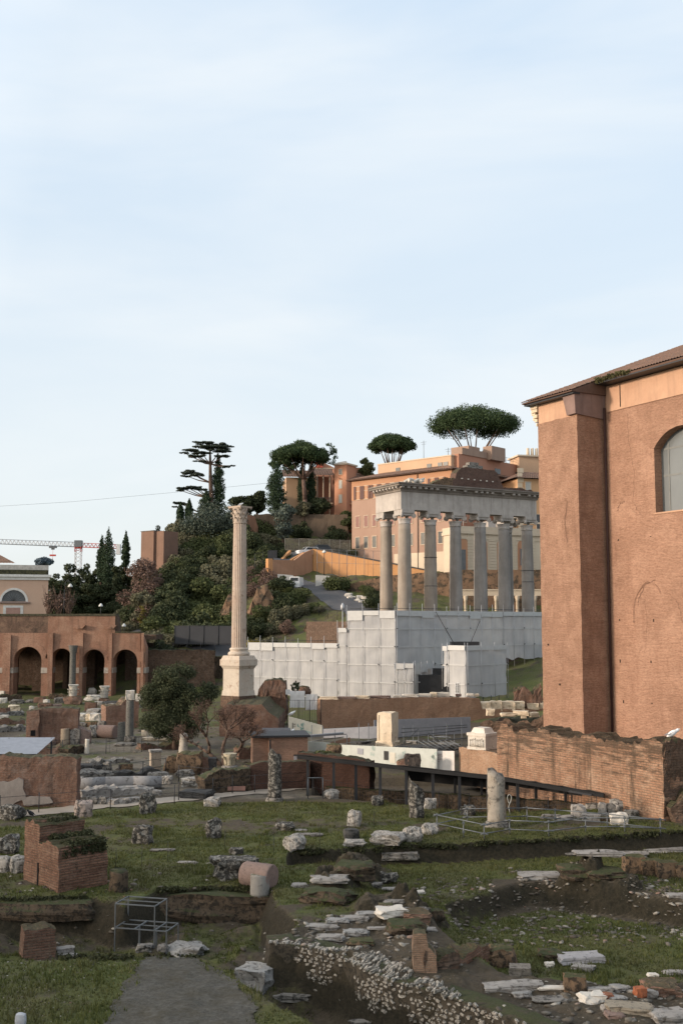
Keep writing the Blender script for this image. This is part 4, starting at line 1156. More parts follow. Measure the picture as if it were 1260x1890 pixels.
def window(parent, M, x, z, w, h, kind='plain', glass=None, fr=None):
    """kind: shutters open / shut / plain; M maps (x, outward -y, z) on the wall"""
    f = MB(); f.box(x - w / 2 - .11, -.10, z - .13, x + w / 2 + .11, -.012, z, M=M); f.box(x - w / 2 - .11, -.08, z + h, x + w / 2 + .11, -.012, z + h + .11, M=M)
    f.box(x - w / 2 - .11, -.08, z, x - w / 2, -.012, z + h, M=M); f.box(x + w / 2, -.08, z, x + w / 2 + .11, -.012, z + h, M=M)
    fo = f.build('window', fr or winf, parent)
    g_ = MB(); g_.box(x - w / 2, -.035, z, x + w / 2, -.012, z + h, M=M); g_.build('pane', glass or pane, fo)
    s_ = MB()
    if kind == 'open':
        for sg in (-1, 1): s_.box(x + sg * w * .75 - w * .24, -.16, z - .02, x + sg * w * .75 + w * .24, -.105, z + h + .02, M=M)
        s_.build_each('shutter', shut, fo)
        b_ = MB(); b_.box(x - .03, -.06, z, x + .03, -.036, z + h, M=M); b_.box(x - w / 2, -.06, z + h * .62, x + w / 2, -.036, z + h * .66, M=M); b_.build_each('glazing_bar', winf, fo)
    elif kind == 'shut':
        s_.box(x - w / 2 + .02, -.07, z + .02, x - .01, -.036, z + h - .02, M=M); s_.box(x + .01, -.07, z + .02, x + w / 2 - .02, -.036, z + h - .02, M=M); s_.build_each('shutter', shut_l if kind == 'shut' else shut, fo)
    elif kind == 'bars':
        for k in range(5): s_.box(x - w / 2 + w * (k + .5) / 5 - .02, -.07, z, x - w / 2 + w * (k + .5) / 5 + .02, -.036, z + h, M=M)
        for k in range(4): s_.box(x - w / 2, -.068, z + h * (k + .5) / 4 - .02, x + w / 2, -.038, z + h * (k + .5) / 4 + .02, M=M)
        s_.build_each('window_grille', metal_dark, fo)
    return fo
pc = Vector((P(833, 900, 190).x, 190, 0)); pl_ = Vector((P(649, 900, 206).x, 206, 0))
dl = (pc - pl_); LL = dl.length; dl.normalize(); prz = math.atan2(dl.y, dl.x)
pal = thing('palazzo', 'large orange and pink palazzo with hipped tile roof and rows of shuttered windows', 'building', (pl_.x, pl_.y, 0), prz)
# local: x along the left face towards the near corner, y inward; right face runs along +y from x=LL
ZE = CAMZ + (1150 - 864) * mpp(190); ZG = 19.0
zband = ZE - 3.9
mb = MB(); mb.box(0, 0, ZG, LL, 31, zband); mb.build('lower_wall', pal_lo, pal)
mb = MB(); mb.box(-.04, -.04, zband, LL + .04, 31.04, ZE); mb.build('upper_wall', pal_hi, pal)
mb = MB(); mb.box(LL + .045, .3, 24.5, LL + .07, 31, ZE - .05); mb.build('shaded_side_wall', pal_red, pal)  # duller red sheet paints the shade on the right face
mb = MB(); mb.box(10.5, -.12, ZG, LL + .12, -.005, 22.6); mb.build('white_plinth', cream, pal)
def xat(px):
    """face coordinate where this column of the photo meets the left face"""
    lo, hi = 0, LL
    for _ in range(40):
        m_ = (lo + hi) / 2; q_ = pl_ + dl * m_
        if CX + F * q_.x / q_.y < px: lo = m_
        else: hi = m_
    return lo
I4 = Matrix.Identity(4)
def zat(px, py):
    q_ = pl_ + dl * xat(px); return CAMZ + (1150 - py) * q_.y / F
for i, px in enumerate((661, 676, 692.5, 708, 724, 741, 757.5, 782, 799, 815)):
    window(pal, I4, xat(px), ZE - 3.78, 1.02, 2.45, 'open' if px != 782 else 'plain', pane_l if i in (0, 1, 6) else None)
for px in (660, 675.5, 691, 724, 758, 782, 814): window(pal, I4, xat(px), ZE - 9.1, .95, 2.1, 'shut')
for i, px in enumerate((660, 675.5, 691, 725, 758, 781, 813)): window(pal, I4, xat(px), ZE - 13.1, .95, 2.1, 'plain' if i != 6 else 'bars', None)
window(pal, I4, xat(813), ZE - 16.3, 1.0, 1.2, 'bars')
mb = MB(); mb.tube((xat(772), -.15, ZG), (xat(772), -.15, ZE - .3), .07, n=6); mb.build('drainpipe', metal_dark, pal)
RM = Matrix.Translation((LL + .075, 0, 0)) @ Matrix.Rotation(math.pi / 2, 4, 'Z')
for y, z, k in ((3.4, ZE - 9.2, 'shut'), (9.0, ZE - 8.9, 'plain')): window(pal, RM, y, z, 1.5, 2.6, k)
# tiled hip roof
eo = .9; rise = 2.5; hip = 8.0
mb = MB()
tile_roof(mb, (-eo, -eo, ZE), (LL + eo, -eo, ZE), (hip, hip, ZE + rise), (LL - hip, hip, ZE + rise), .5, 14, .07)
tile_roof(mb, (LL + eo, -eo, ZE), (LL + eo, 32, ZE), (LL - hip, hip, ZE + rise), (LL - hip, 24, ZE + rise), .5, 14, .07)
tile_roof(mb, (-eo, 32, ZE), (-eo, -eo, ZE), (hip, 24, ZE + rise), (hip, hip, ZE + rise), .5, 8, .07)
tile_roof(mb, (LL + eo, 32, ZE), (-eo, 32, ZE), (LL - hip, 24, ZE + rise), (hip, 24, ZE + rise), .5, 8, .07)
rf = mb.build('roof', old_tiles, pal)
mb = MB(); mb.box(-eo + .1, -eo + .1, ZE - .14, LL + eo - .1, 31.9, ZE - .03); mb.build('eaves', flat('eaves_wood', (.10, .06, .045), .8), pal)
mb = MB()
mb.box(3.0, 4.2, ZE + 1.20, LL - 3.2, 12, ZE + 3.15); atq = mb.build('attic_storey', pale_yel, pal)
for x in (8.0, 15.5, 18.0, LL - 4.4):
    mb = MB(); mb.box(x - .5, 4.10, ZE + 1.45, x + .5, 4.19, ZE + 2.15); mb.build('attic_window', pane, atq)
mb = MB(); mb.box(2.9, 4.1, ZE + 3.15, LL - 3.1, 12.1, ZE + 3.35); mb.build('attic_coping', cream, pal)
mb = MB(); mb.box(LL - 3.19, 5.2, ZE + 1.00, LL - 2.2, 31, ZE + 3.55); mb.box(LL - 3.0, 30.5, ZE, LL + 9, 31.5, ZE + 2.45)
at2 = mb.build('red_attic', pal_red, pal)
for y in (10.5, 17.5, 24.5, 29):
    mb = MB(); mb.box(LL - 2.18, y - .9, ZE + 1.05, LL - 2.12, y + .9, ZE + 2.05); mb.build('attic_window', pane, at2)
mb = MB(); mb.box(LL - 7.5, 10, ZE + 3.35, LL - 3.4, 13.5, ZE + 5.75); mb.box(LL - 3, 14, ZE + 3.35, LL - 1.0, 18.5, ZE + 5.95); mb.box(LL - 3.2, 6, ZE + 3.55, LL - 2.0, 14, ZE + 4.75); mb.build_each('rooftop_block', plaster('rooftop_render', (.30, .21, .16), (.26, .18, .14), (.15, .1, .08), .4, .4, .2), pal)
mb = MB()
for x, y, h in ((6, 6, 2.6), (12, 7, 4.0), (17, 8, 2.2)):
    mb.tube((x, y, ZE + 3.25), (x, y, ZE + 3.25 + h), .05, n=5); mb.tube((x - .7, y, ZE + 2.95 + h), (x + .7, y, ZE + 2.95 + h), .03, n=4); mb.tube((x - .5, y, ZE + 2.55 + h), (x + .5, y, ZE + 2.55 + h), .03, n=4)
for i in range(9): mb.tube((LL - 2.6, 19 + i * 1.1, ZE + 3.55), (LL - 2.6, 19 + i * 1.1, ZE + 4.75), .03, n=4)
mb.tube((LL - 2.6, 19, ZE + 4.65), (LL - 2.6, 28, ZE + 4.65), .03, n=4); mb.tube((LL - 2.6, 19, ZE + 4.15), (LL - 2.6, 28, ZE + 4.15), .03, n=4)
mb.build_each('aerial', metal_mid, pal)

# cream annex with arches, below the palazzo's right face
an = thing('arched_annex', 'cream rusticated annex with orange arched niches behind the temple columns', 'building', (P(846, 1000, 186).x, 186, 0), math.radians(22))
zg, zn = 18.6, CAMZ + (1150 - 985) * mpp(186)
mb = MB(); mb.box(0, 0, zg, 16.5, 8, zn); mb.build('wall', cream, an)
mb = MB(); mb.box(-.2, -.35, zn, 16.7, 8.2, zn + .5); mb.box(-.1, -.2, zn + .5, 16.6, 8.1, zn + 1.3); mb.box(-.1, -.12, zn - .9, 16.6, -.002, zn - .6); mb.build('cornice', cream, an)
mb = MB()
for x0 in (2.4, 6.6, 10.6, 14.5):
    for k in range(15): mb.box(x0 - .75, -.10, zg + k * .5 + .05, x0 + .75, -.003, zg + k * .5 + .45)
mb.build_each('rusticated_pilaster', cream, an)
for x in (.7, 4.5, 8.6, 12.7):
    mb = MB(); mb.prism([(x - 1.05, zg + .3), (x + 1.05, zg + .3)] + arch_pts(x - 1.05, x + 1.05, zg + 5.0, 1.05)[::-1], -.06, -.003); nb = mb.build('niche', pal_hi, an)
    mb = MB()
    if x < 1: mb.box(x - .6, -.085, zg, x + .6, -.062, zg + 4.0)
    else: mb.box(x - .6, -.085, zg + 1.5, x + .6, -.062, zg + 4.4)
    mb.build('barred_opening', pane, nb)
    if x > 1:
        mb = MB(); mb.box(x - .8, -.10, zg + 1.3, x + .8, -.064, zg + 1.5); mb.box(x - .8, -.1, zg + 4.4, x + .8, -.064, zg + 4.6); mb.box(x - .8, -.1, zg + 1.5, x - .6, -.064, zg + 4.4); mb.box(x + .6, -.1, zg + 1.5, x + .8, -.064, zg + 4.4); mb.build_each('opening_frame', pal_red, nb)
mb = MB()
for i in range(5): mb.tube((2 + i * 2.5, 2, zn + 1.3), (2 + i * 2.5, 2, zn + 2.4), .05, n=5)
mb.box(6.5, 1.2, zn + 1.3, 11.5, 4, zn + 2.5); mb.build_each('terrace_clutter', flat('terrace_furniture', (.35, .32, .30), .8), an)
# orange house far right, just clear of the hall
oh = thing('orange_house', 'yellow orange house with pale quoins and tiled roof beside the tall brick hall', 'building', (P(956, 950, 192).x, 192, 0), math.radians(14))
zo = CAMZ + (1150 - 882) * mpp(192)
mb = MB(); mb.box(0, 0, 18, 14, 10, zo); mb.build('wall', plaster('amber_plaster', (.50, .31, .175), (.46, .27, .15), (.4, .22, .12), .3, .2, .1), oh)
mb = MB()
for k in range(22): mb.box(-.06, -.06, 18.3 + k * .88, 1.1 if k % 2 else .85, -.003, 18.9 + k * .88 + .2)
mb.box(-.05, -.10, 27.6, 14, -.062, 27.9); mb.build_each('quoin', cream, oh)
window(oh, I4, 1.95, zo - 3.3, 1.0, 2.7, 'plain', pane_l)
for z in (zo - 9.0, zo - 14.5): window(oh, I4, 4.0, z, 1.1, 2.6, 'bars')
mb = MB(); tile_roof(mb, (-1, -1, zo), (15, -1, zo), (3, 5, zo + 1.9), (12, 5, zo + 1.9), .5, 10, .07); tile_roof(mb, (-1, 11, zo), (-1, -1, zo), (3, 5, zo + 1.9), (3, 5.1, zo + 1.9), .5, 10, .07); tile_roof(mb, (15, 11, zo), (-1, 11, zo), (12, 5.1, zo + 1.9), (3, 5.1, zo + 1.9), .5, 5, .07)
mb.build('roof', old_tiles, oh)
cp = thing('roof_pavilion', 'small ochre roof pavilion with chimney pots peeping left of the tall brick hall', 'building', (P(957, 830, 208).x, 208, ZE - 4), 0.2)
mb = MB(); mb.box(0, 0, 0, 7, 5, 9.0); mb.build('wall', pale_yel, cp)
mb = MB(); mb.box(-.4, -.4, 9.0, 7.4, 5.4, 9.3); mb.build('slab_roof', cream, cp)
for i in range(3):
    mb = MB(); mb.tube((2.6 + i * .9, 2, 9.3), (2.6 + i * .9, 2, 11.0), .35, .3, 8); mb.build('chimney', cream, cp)

# house row to the left of the palazzo
hr = thing('loggia_house', 'ochre house with columned loggia behind the tall cypress and stone pine', 'building', (P(528, 900, 226).x, 226, 0), math.radians(8))
w1 = CAMZ + (1150 - 880) * mpp(226); gz = 30.5
mb = MB(); mb.box(0, 0, gz, 6.4, 8, w1); mb.build('pale_wall', pale_yel, hr)
mb = MB(); mb.box(6.4, 2.2, gz, 9.8, 8, w1 + .6); mb.build('loggia_wall', pal_red, hr)
mb = MB(); tile_roof(mb, (-.6, -.6, w1), (6.4, -.6, w1), (-.6, 5, w1 + 2.2), (6.4, 5, w1 + 2.2), .5, 8, .07); tile_roof(mb, (5.8, -.2, w1 + .6), (10.2, -.2, w1 + .6), (5.8, 5, w1 + 2.6), (10.2, 5, w1 + 2.6), .5, 8, .07); mb.build('roof', old_tiles, hr)
mb = MB()
for x in (6.6, 7.9, 9.3): mb.tube((x, .3, gz), (x, .3, w1 + .6), .14, n=8)
mb.box(6.4, .1, gz + 4.5, 9.9, 2.2, gz + 4.8); mb.build_each('loggia_post', cream, hr)
mb = MB()
for k in range(16): mb.tube((6.5 + k * .22, .15, gz + 4.8), (6.5 + k * .22, .15, gz + 5.9), .025, n=4)
mb.tube((6.4, .15, gz + 5.9), (9.9, .15, gz + 5.9), .04, n=4); mb.build_each('balustrade', metal_mid, hr)
for x, z in ((3.6, w1 - 4.3), (3.6, w1 - 8.2)): window(hr, I4, x, z, .9, 2.4, 'plain', pane_l)
ot = thing('orange_tower', 'narrow bright orange tower house with flat cornice left of the palazzo', 'building', (P(617, 900, 222).x, 222, 0), math.radians(-30))
tz = CAMZ + (1150 - 858) * mpp(222)
mb = MB(); mb.box(0, 0, 29.5, 2.9, 4, tz); mb.build('wall', plaster('tower_orange', (.48, .24, .15), (.44, .21, .13), (.4, .18, .1), .3, .3, .1), ot)
mb = MB(); mb.box(-.25, -.25, tz, 3.15, 4.25, tz + .35); tile_roof(mb, (-.3, -.3, tz + .36), (3.2, -.3, tz + .36), (1.2, 2, tz + 1.0), (1.7, 2, tz + 1.0), .4, 5, .05); mb.build('cornice', cream, ot)
for z in (tz - 1.9, tz - 4.8, tz - 7.8): window(ot, I4, 1.45, z, .65, 1.0 if z > tz - 2 else 1.6, 'plain', pane_l if z < tz - 2 else None)
oh2 = thing('balcony_house', 'red orange house with stacked arched balconies between the orange tower and the palazzo', 'building', (P(631, 900, 221).x, 221, 0), math.radians(12))
tz2 = CAMZ + (1150 - 882) * mpp(220)
mb = MB(); mb.box(0, 2, 28, 7.5, 8, tz2); mb.build('wall', pal_red, oh2)
mb = MB(); mb.box(-.1, .2, 29.7, 5, 2, 30.0); mb.box(-.1, .2, 34.3, 5, 2, 34.6); mb.box(2.5, .3, 30, 2.8, .6, tz2); mb.build_each('balcony', pal_hi, oh2)
mb = MB(); tile_roof(mb, (-.6, 0, tz2), (8, 0, tz2), (-.6, 5, tz2 + 2), (8, 5, tz2 + 2), .5, 8, .07); mb.build('roof', old_tiles, oh2)
mb = MB(); mb.box(-.1, 5, tz2, 7, 9, tz2 + 3.2); mb.build('rear_block', pal_red, oh2)
mb = MB()
for z in (30.0, 34.6):
    for k in range(10): mb.tube((.1 + k * .25, .3, z), (.1 + k * .25, .3, z + 1.1), .025, n=4)
mb.build_each('balustrade', metal_mid, oh2)
cb = thing('chimney_house', 'small red gabled house with twin red chimneys beyond the stone pine', 'building', (P(576, 850, 236).x, 236, 30), 0.1)
h_ = CAMZ + (1150 - 862) * mpp(236) - 30
mb = MB(); mb.box(0, 0, 0, 5, 5, h_); mb.prism([(0, h_), (5, h_), (2.5, h_ + 1.2)], 0, 5); mb.build('wall', pal_red, cb)
for x in (1.2, 2.0):
    mb = MB(); mb.box(x - .3, -.3, h_, x + .3, .3, h_ + 2.1); mb.build('chimney', flat('red_chimney', (.38, .09, .06), .8), cb)
mb = MB(); mb.box(-.2, -.1, h_ - .2, 5.2, -.003, h_); mb.build('cornice', cream, cb)

# yellow villa at the far left edge
yv_ = thing('salmon_villa', 'pale salmon building with white cornice and fanlight window at far left', 'building', (P(89, 1100, 188).x, 188, 0), .29)
m9 = mpp(188); zv = CAMZ + (1150 - 1066) * m9
mb = MB(); wall_open(mb, -16, 0, 4, zv, [((8 - 89) * m9, (50 - 89) * m9, CAMZ + (1150 - 1111) * m9, CAMZ + (1150 - 1111) * m9 + .01, 21 * m9)], 0, .6)
mb.box(-.6, .6, 4, 0, 12, zv); mb.build('wall', plaster('salmon_plaster', (.56, .385, .285), (.53, .35, .26), (.4, .28, .2), .25, .2, .1), yv_)
mb = MB(); mb.box(-16.2, -.45, zv, .5, 12, zv + .42); mb.box(-16, -.2, zv - .5, .2, -.003, zv); mb.build_each('cornice', flat('white_stucco', (.62, .60, .57), .8), yv_)
mb = MB(); mb.box(-16, .3, zv + .42, 0, 12, zv + 1.25); mb.build('mossy_roof_edge', stone('roof_moss', (.08, .075, .04), (.05, .05, .025), (.02, .02, .015), .4, 1, 1), yv_)
mb = MB(); mb.box(-16, .5, zv + 1.25, 0, 12, zv + 2.1); mb.build('parapet', flat('grey_parapet', (.45, .42, .38), .9, 0, .2), yv_)
a_s = arch_pts((4 - 89) * m9, (54 - 89) * m9, CAMZ + (1150 - 1111) * m9, 25 * m9, 20); b_s = arch_pts((8 - 89) * m9, (50 - 89) * m9, CAMZ + (1150 - 1111) * m9, 21 * m9, 20)
fr_ = MB()
for i in range(20):
    q_ = [b_s[i], a_s[i], a_s[i + 1], b_s[i + 1]]; fr_.prism(q_, -.12, -.003)
fw = fr_.build('fanlight', flat('white_window_trim', (.62, .60, .57), .8), yv_)
mb = MB(); mb.prism(b_s[::-1], .25, .3); mb.build('pane', pane, fw)
mb = MB(); c0 = ((29 - 89) * m9, CAMZ + (1150 - 1111) * m9)
for i in range(1, 10):
    q_ = b_s[i * 2]; mb.tube((c0[0], .22, c0[1]), (q_[0], .22, q_[1]), .035, n=4)
mb.build_each('glazing_bar', metal_mid, fw)
mb = MB(); mb.box((2 - 89) * m9, -.3, CAMZ + (1150 - 1114) * m9, (58 - 89) * m9, -.004, CAMZ + (1150 - 1111.5) * m9); mb.build('sill', flat('plum_stone', (.25, .18, .16), .8), fw)
mb = MB(); mb.box((11 - 89) * m9, -.12, 4, (46 - 89) * m9, -.004, CAMZ + (1150 - 1118) * m9); mb.build('door_surround', flat('white_door_trim', (.60, .58, .55), .8), yv_)
mb = MB(); mb.box((16 - 89) * m9, -.14, 4, (41 - 89) * m9, -.122, CAMZ + (1150 - 1122) * m9); mb.build('door', flat('rose_door', (.36, .22, .18), .7), yv_)
mb = MB(); tile_roof(mb, (-16, 3, zv + 2.5), (-5.5, 3, zv + 2.5), (-16, 8, zv + 4.6), (-9, 8, zv + 4.6), .5, 8, .07); mb.build('roof', old_tiles, yv_)
# ------------------------------------------------------------------ hill: walls, ramp, vehicles, vegetation
lf_pine = leaf('pine_needles', (0.028, 0.050, 0.020), (0.062, 0.095, 0.036), .15)
lf_cyp = leaf('cypress_green', (0.0194, 0.0388, 0.0212), (0.0581, 0.0891, 0.0426), .1)
lf_cedar = leaf('cedar_needles', (0.0332, 0.0471, 0.0360), (0.0867, 0.1062, 0.0783), .12)
lf_dark = leaf('dark_evergreen', (0.026, 0.037, 0.018), (0.070, 0.084, 0.036), .15)
lf_green = leaf('hedge_green', (0.042, 0.058, 0.022), (0.110, 0.124, 0.046), .2)
lf_olive = leaf('olive_brown_leaf', (0.0817, 0.0844, 0.0509), (0.1912, 0.1786, 0.1088), .2)
lf_rust = leaf('russet_twig', (0.1006, 0.0646, 0.0517), (0.2372, 0.1552, 0.1222), .15)
lf_yel = leaf('yellowing_leaf', (0.1437, 0.1222, 0.0287), (0.2731, 0.2156, 0.0575), .25)
lf_blue = leaf('blue_green_needles', (0.0581, 0.0775, 0.0659), (0.1454, 0.1705, 0.1356), .12)
lf_tree = leaf('oleander_leaf', (0.030, 0.041, 0.020), (0.105, 0.118, 0.062), .25)

def foliage(name, clumps, n, size, mat, seed, parent=None, shell=0.5, loc=None, stretch=1.0, up=0.0):
    """leaf quads scattered through ellipsoid clumps (cx,cy,cz,rx,ry,rz)"""
    r = np.random.default_rng(seed); cl = np.array(clumps, float)
    w = (cl[:, 3] * cl[:, 4] * cl[:, 5]) ** 0.75; w /= w.sum()
    k = r.choice(len(cl), n, p=w)
    d = r.normal(size=(n, 3)); d /= np.linalg.norm(d, axis=1)[:, None]
    rad = shell + (1 - shell) * r.random(n) ** 0.7
    rad *= np.where(r.random(n) < .1, 1.12, 1)
    pos = cl[k, :3] + d * cl[k, 3:6] * rad[:, None]
    nr = d * .5 + r.normal(size=(n, 3)) * .8 + np.array([0, 0, up]); nr /= np.linalg.norm(nr, axis=1)[:, None]
    t1 = np.cross(nr, r.normal(size=(n, 3))); t1 /= np.linalg.norm(t1, axis=1)[:, None]
    t2 = np.cross(nr, t1)
    s = size * r.uniform(.5, 1.4, n)[:, None]
    a = t1 * s * .5 * stretch; b = t2 * s * .5
    V = np.stack([pos - a, pos - b * .8, pos + a, pos + b * .8], 1).reshape(-1, 3)
    Q = np.arange(n * 4).reshape(n, 4)
    cr = r.random(len(cl))
    return npmesh(name, V, Q, mat, {'rnd': ('FACE', np.clip(.25 + .5 * (cr[k] - .5) + .5 * r.random(n), 0, 1))}, parent, loc=loc)

def clumps_on(c, rx, ry, rz, k, cr, seed, lo=-1.0, fill=.75):
    r = random.Random(seed); out = []
    while len(out) < k:
        v_ = Vector((r.gauss(0, 1), r.gauss(0, 1), r.gauss(0, 1))).normalized()
        if v_.z < lo: continue
        f = fill * r.uniform(.75, 1.12); q_ = cr * r.uniform(.7, 1.35)
        out.append((c[0] + v_.x * rx * f, c[1] + v_.y * ry * f, c[2] + v_.z * rz * f, q_, q_, q_ * .8))
    return out

# ---- shrubs and trees on the slope: a few kinds, copied
def shrub_mesh(seed, mat, r=1.0, n=700, size=.42, k=9):
    cl = clumps_on((0, 0, r * .65), r, r, r * .75, k, r * .48, seed) + [(0, 0, r * .5, r * .7, r * .7, r * .6)]
    return cl, n, size, mat
kinds = {}
def make_bush(nm, label, cat, mat, seed, r, n, size, group, k=9):
    o = foliage(nm, clumps_on((0, 0, r * .65), r, r, r * .75, k, r * .48, seed) + [(0, 0, r * .5, r * .7, r * .7, r * .6)], n, size, mat, seed)
    return tag(o, label, cat, group)
bd = make_bush('hillside_shrub', 'dark green shrub in the dense growth covering the left hill slope', 'shrub', lf_dark, 1, 2.6, 5500, .30, 'dark green shrubs on the hill slope')
bg_ = make_bush('hillside_shrub', 'mid green shrub in the dense growth covering the left hill slope', 'shrub', lf_green, 2, 2.5, 5500, .30, 'mid green shrubs on the hill slope')
bo = make_bush('hillside_shrub', 'olive brown winter shrub growing on the hill slope', 'shrub', lf_olive, 3, 2.2, 4800, .28, 'olive brown shrubs on the hill slope')
br = make_bush('hillside_shrub', 'russet leafless shrub growing on the hill slope', 'shrub', lf_rust, 4, 2.4, 3800, .22, 'russet bare shrubs on the hill slope')
first = {'d': True, 'g': True, 'o': True, 'r': True}; base = {'d': bd, 'g': bg_, 'o': bo, 'r': br}
rnd = random.Random(8)
def put(kind, px, Y, s, dz=-.4):
    x = (px - CX) / F * Y; z = hz(x, Y) + dz * s
    o = base[kind]
    if not first[kind]: o = dup(o)
    first[kind] = False
    o.location = (x, Y, z); o.rotation_euler = (0, 0, rnd.uniform(0, 6.28)); o.scale = (s * rnd.uniform(.85, 1.15), s * rnd.uniform(.85, 1.15), s * rnd.uniform(.8, 1.2))
for Y in np.arange(169, 224, 4.6):
    for px in np.arange(236, 500, 21.0):
        p_ = px + rnd.uniform(-9, 9); y_ = Y + rnd.uniform(-2, 2)
        if p_ > 452 and y_ < 186: continue
        if p_ < 285 and y_ < 180: continue
        if y_ < 172 and p_ < 300: continue
        n_ = mn.noise(Vector((p_ * .02, y_ * .06, 2.0)))
        k = 'd' if n_ < -.2 else ('g' if n_ < .15 else 'o')
        if p_ < 305 and y_ > 178: k = rnd.choice('rrod')
        if p_ > 455 and y_ < 192: k = rnd.choice('oodr')
        put(k, p_, y_, rnd.uniform(.75, 1.35))
for px, Y, s, k in ((462, 168, .7, 'd'), (478, 166, .8, 'd'), (492, 170, .9, 'g'), (505, 166, .8, 'o'), (520, 169, .95, 'o'), (512, 173, 1.0, 'd'), (528, 174, .9, 'g'), (540, 170, .8, 'o'), (556, 171, .75, 'o'), (548, 176, .7, 'g'), (498, 176, .9, 'o'), (485, 182, .9, 'r'), (468, 180, .7, 'r'), (572, 172, .55, 'g'), (520, 180, .8, 'd'), (505, 184, .7, 'g'), (478, 187, .8, 'g'), (465, 190, .9, 'g'), (492, 190, .8, 'g'), (590, 171, .5, 'o'), (535, 165, .7, 'r'), (480, 161, .6, 'o'), (500, 161, .6, 'o'),
                    (520, 205, .8, 'd'), (545, 206, .8, 'g'), (570, 207, .9, 'g'), (600, 208, .9, 'd'), (625, 208, .8, 'o'), (500, 200, .9, 'g'), (520, 199, .8, 'd'), (640, 205, .7, 'g'), (590, 212, 1.0, 'o'), (612, 213, 1.0, 'd'), (560, 214, .9, 'd'), (690, 176, .5, 'd'), (680, 180, .5, 'g'), (480, 204, .9, 'd'), (462, 205, 1.0, 'd'), (690, 170, .55, 'd')):
    put(k, px, Y, s)
put('d', 300, 158, 1.05, 0.2)
tag(base['g'], None)
yb = make_bush('yellow_shrub', 'yellow green shrub just right of the fluted column foot', 'shrub', lf_yel, 7, 1.5, 500, .4, None); q_ = P(472, 1180, 150); yb.location = (q_.x, 150, 5.6)
rb = make_bush('round_bush', 'round dark green bush against the orange ramp wall', 'bush', lf_green, 9, 1.95, 2600, .32, None, 14); q_ = P(622, 1092, 181.5); rb.location = (q_.x, 181.5, q_.z - .1); rb.scale = (1, 1, 1.02)

# ---- trees
def tree(name, label, cat, base_, trunk, crown, group=None, mat=wood):
    o = thing(name, label, cat, base_, 0, group)
    mb = MB()
    for pts, rs in trunk: mb.path(pts, rs, 7)
    mb.build('trunk', mat, o)
    for args in crown: foliage('crown', *args[:4], args[4], o, **(args[5] if len(args) > 5 else {}))
    return o
def pine(label, px, py, Y, wpx, hpx, basez, seed, lean=0.0, lobes=None, hollow=0):
    """umbrella pine; px,py centre of the crown in the photo"""
    c = P(px, py, Y); m = mpp(Y); b0 = Vector((c.x + lean, Y, basez)); H = c.z - basez
    rx, rz = wpx * m / 2, hpx * m / 2
    r = random.Random(seed); cl = []
    for i in range(120):
        a = r.uniform(0, 6.283); q_ = math.sqrt(r.random()) * .84
        x, y = math.cos(a) * q_, math.sin(a) * q_
        zz_ = rz * (1.35 * math.sqrt(max(0, 1 - q_ * q_)) * r.uniform(.32, .97) - .40 - .42 * q_ * q_)
        s = rx * r.uniform(.17, .27)
        cl.append((-lean + x * rx, y * rx * .9, H + zz_, s, s, s * .62))
    if lobes:
        for (lx, ly, lw, lh) in lobes:
            for i in range(14):
                a = r.uniform(0, 6.283); q_ = math.sqrt(r.random()) * .8; s = lw * m * .5 * r.uniform(.25, .42)
                cl.append((-lean + (lx - px) * m + math.cos(a) * q_ * lw * m / 2, math.sin(a) * q_ * lw * m / 2, H + (py - ly) * m + r.uniform(-.4, .4) * lh * m, s, s, s * .6))
    tr = []
    top = Vector((-lean, 0, H - rz * .9)); fork = Vector((-lean * .6, 0, H * .62 if H > 10 else H * .4))
    tr.append(([(0, 0, 0), tuple(fork * .5), tuple(fork)], [.55, .46, .40]))
    for i in range(9):
        a = 6.283 * i / 9 + r.uniform(-.2, .2); q_ = r.uniform(.35, .85)
        e = Vector((-lean + math.cos(a) * rx * q_, math.sin(a) * rx * .9 * q_, H - rz * .35 + r.uniform(-.1, .3) * rz)); md = fork.lerp(e, .5) + Vector((0, 0, -rz * .15))
        tr.append(([tuple(fork), tuple(md), tuple(e)], [.24, .15, .06]))
    return tree('stone_pine', label, 'pine tree', b0, tr, [(cl, 42000, .30, lf_pine, seed, dict(shell=.35, up=.25))], 'umbrella pines on the skyline', wood_red)
pine('largest broad umbrella pine on the skyline nearest the tall brick hall', 873, 782, 232, 178, 58, 30, 41)
pine('smaller umbrella pine on the skyline above the palazzo roof', 723, 822, 236, 92, 38, 30, 42)
pine('umbrella pine with bare pinkish trunk and drooping side lobes behind the cypresses', 556, 840, 221, 112, 46, 31, 43, 1.1, [(518, 848, 58, 40), (604, 838, 40, 50), (536, 862, 40, 24)])
def cypress(label, px, ptop, pbot, Y, wpx, seed, group, lean=0, n=2600, mat=None):
    c = P(px, pbot, Y); m = mpp(Y); H = (pbot - ptop) * m; w = wpx * m / 2; r = random.Random(seed); cl = []
    for i in range(40):
        f = (i + .5) / 40; q_ = w * (1.0 if f < .55 else (1 - (f - .55) / .45) ** .75) * (.75 + .25 * min(1, f * 5))
        for k in range(2):
            a = r.uniform(0, 6.283); cl.append((math.cos(a) * q_ * .35, math.sin(a) * q_ * .35, H * f, max(.15, q_ * .72), max(.15, q_ * .72), H / 20))
    return tree('cypress', label, 'cypress', (c.x, Y, c.z - .3), [([(0, 0, -1), (0, 0, H * .6)], [.25, .1])], [(cl, int(n * 2.2), .22, mat or lf_cyp, seed, dict(shell=.55, stretch=1.3))], group)
GC = 'dark cypresses on the hill'
cypress('taller of two merged dark cypresses left of the hill, right spire', 199, 972, 1075, 205, 27, 51, GC)
cypress('slightly lower left spire of the merged pair of cypresses by the crane', 187, 985, 1070, 206, 20, 52, GC)
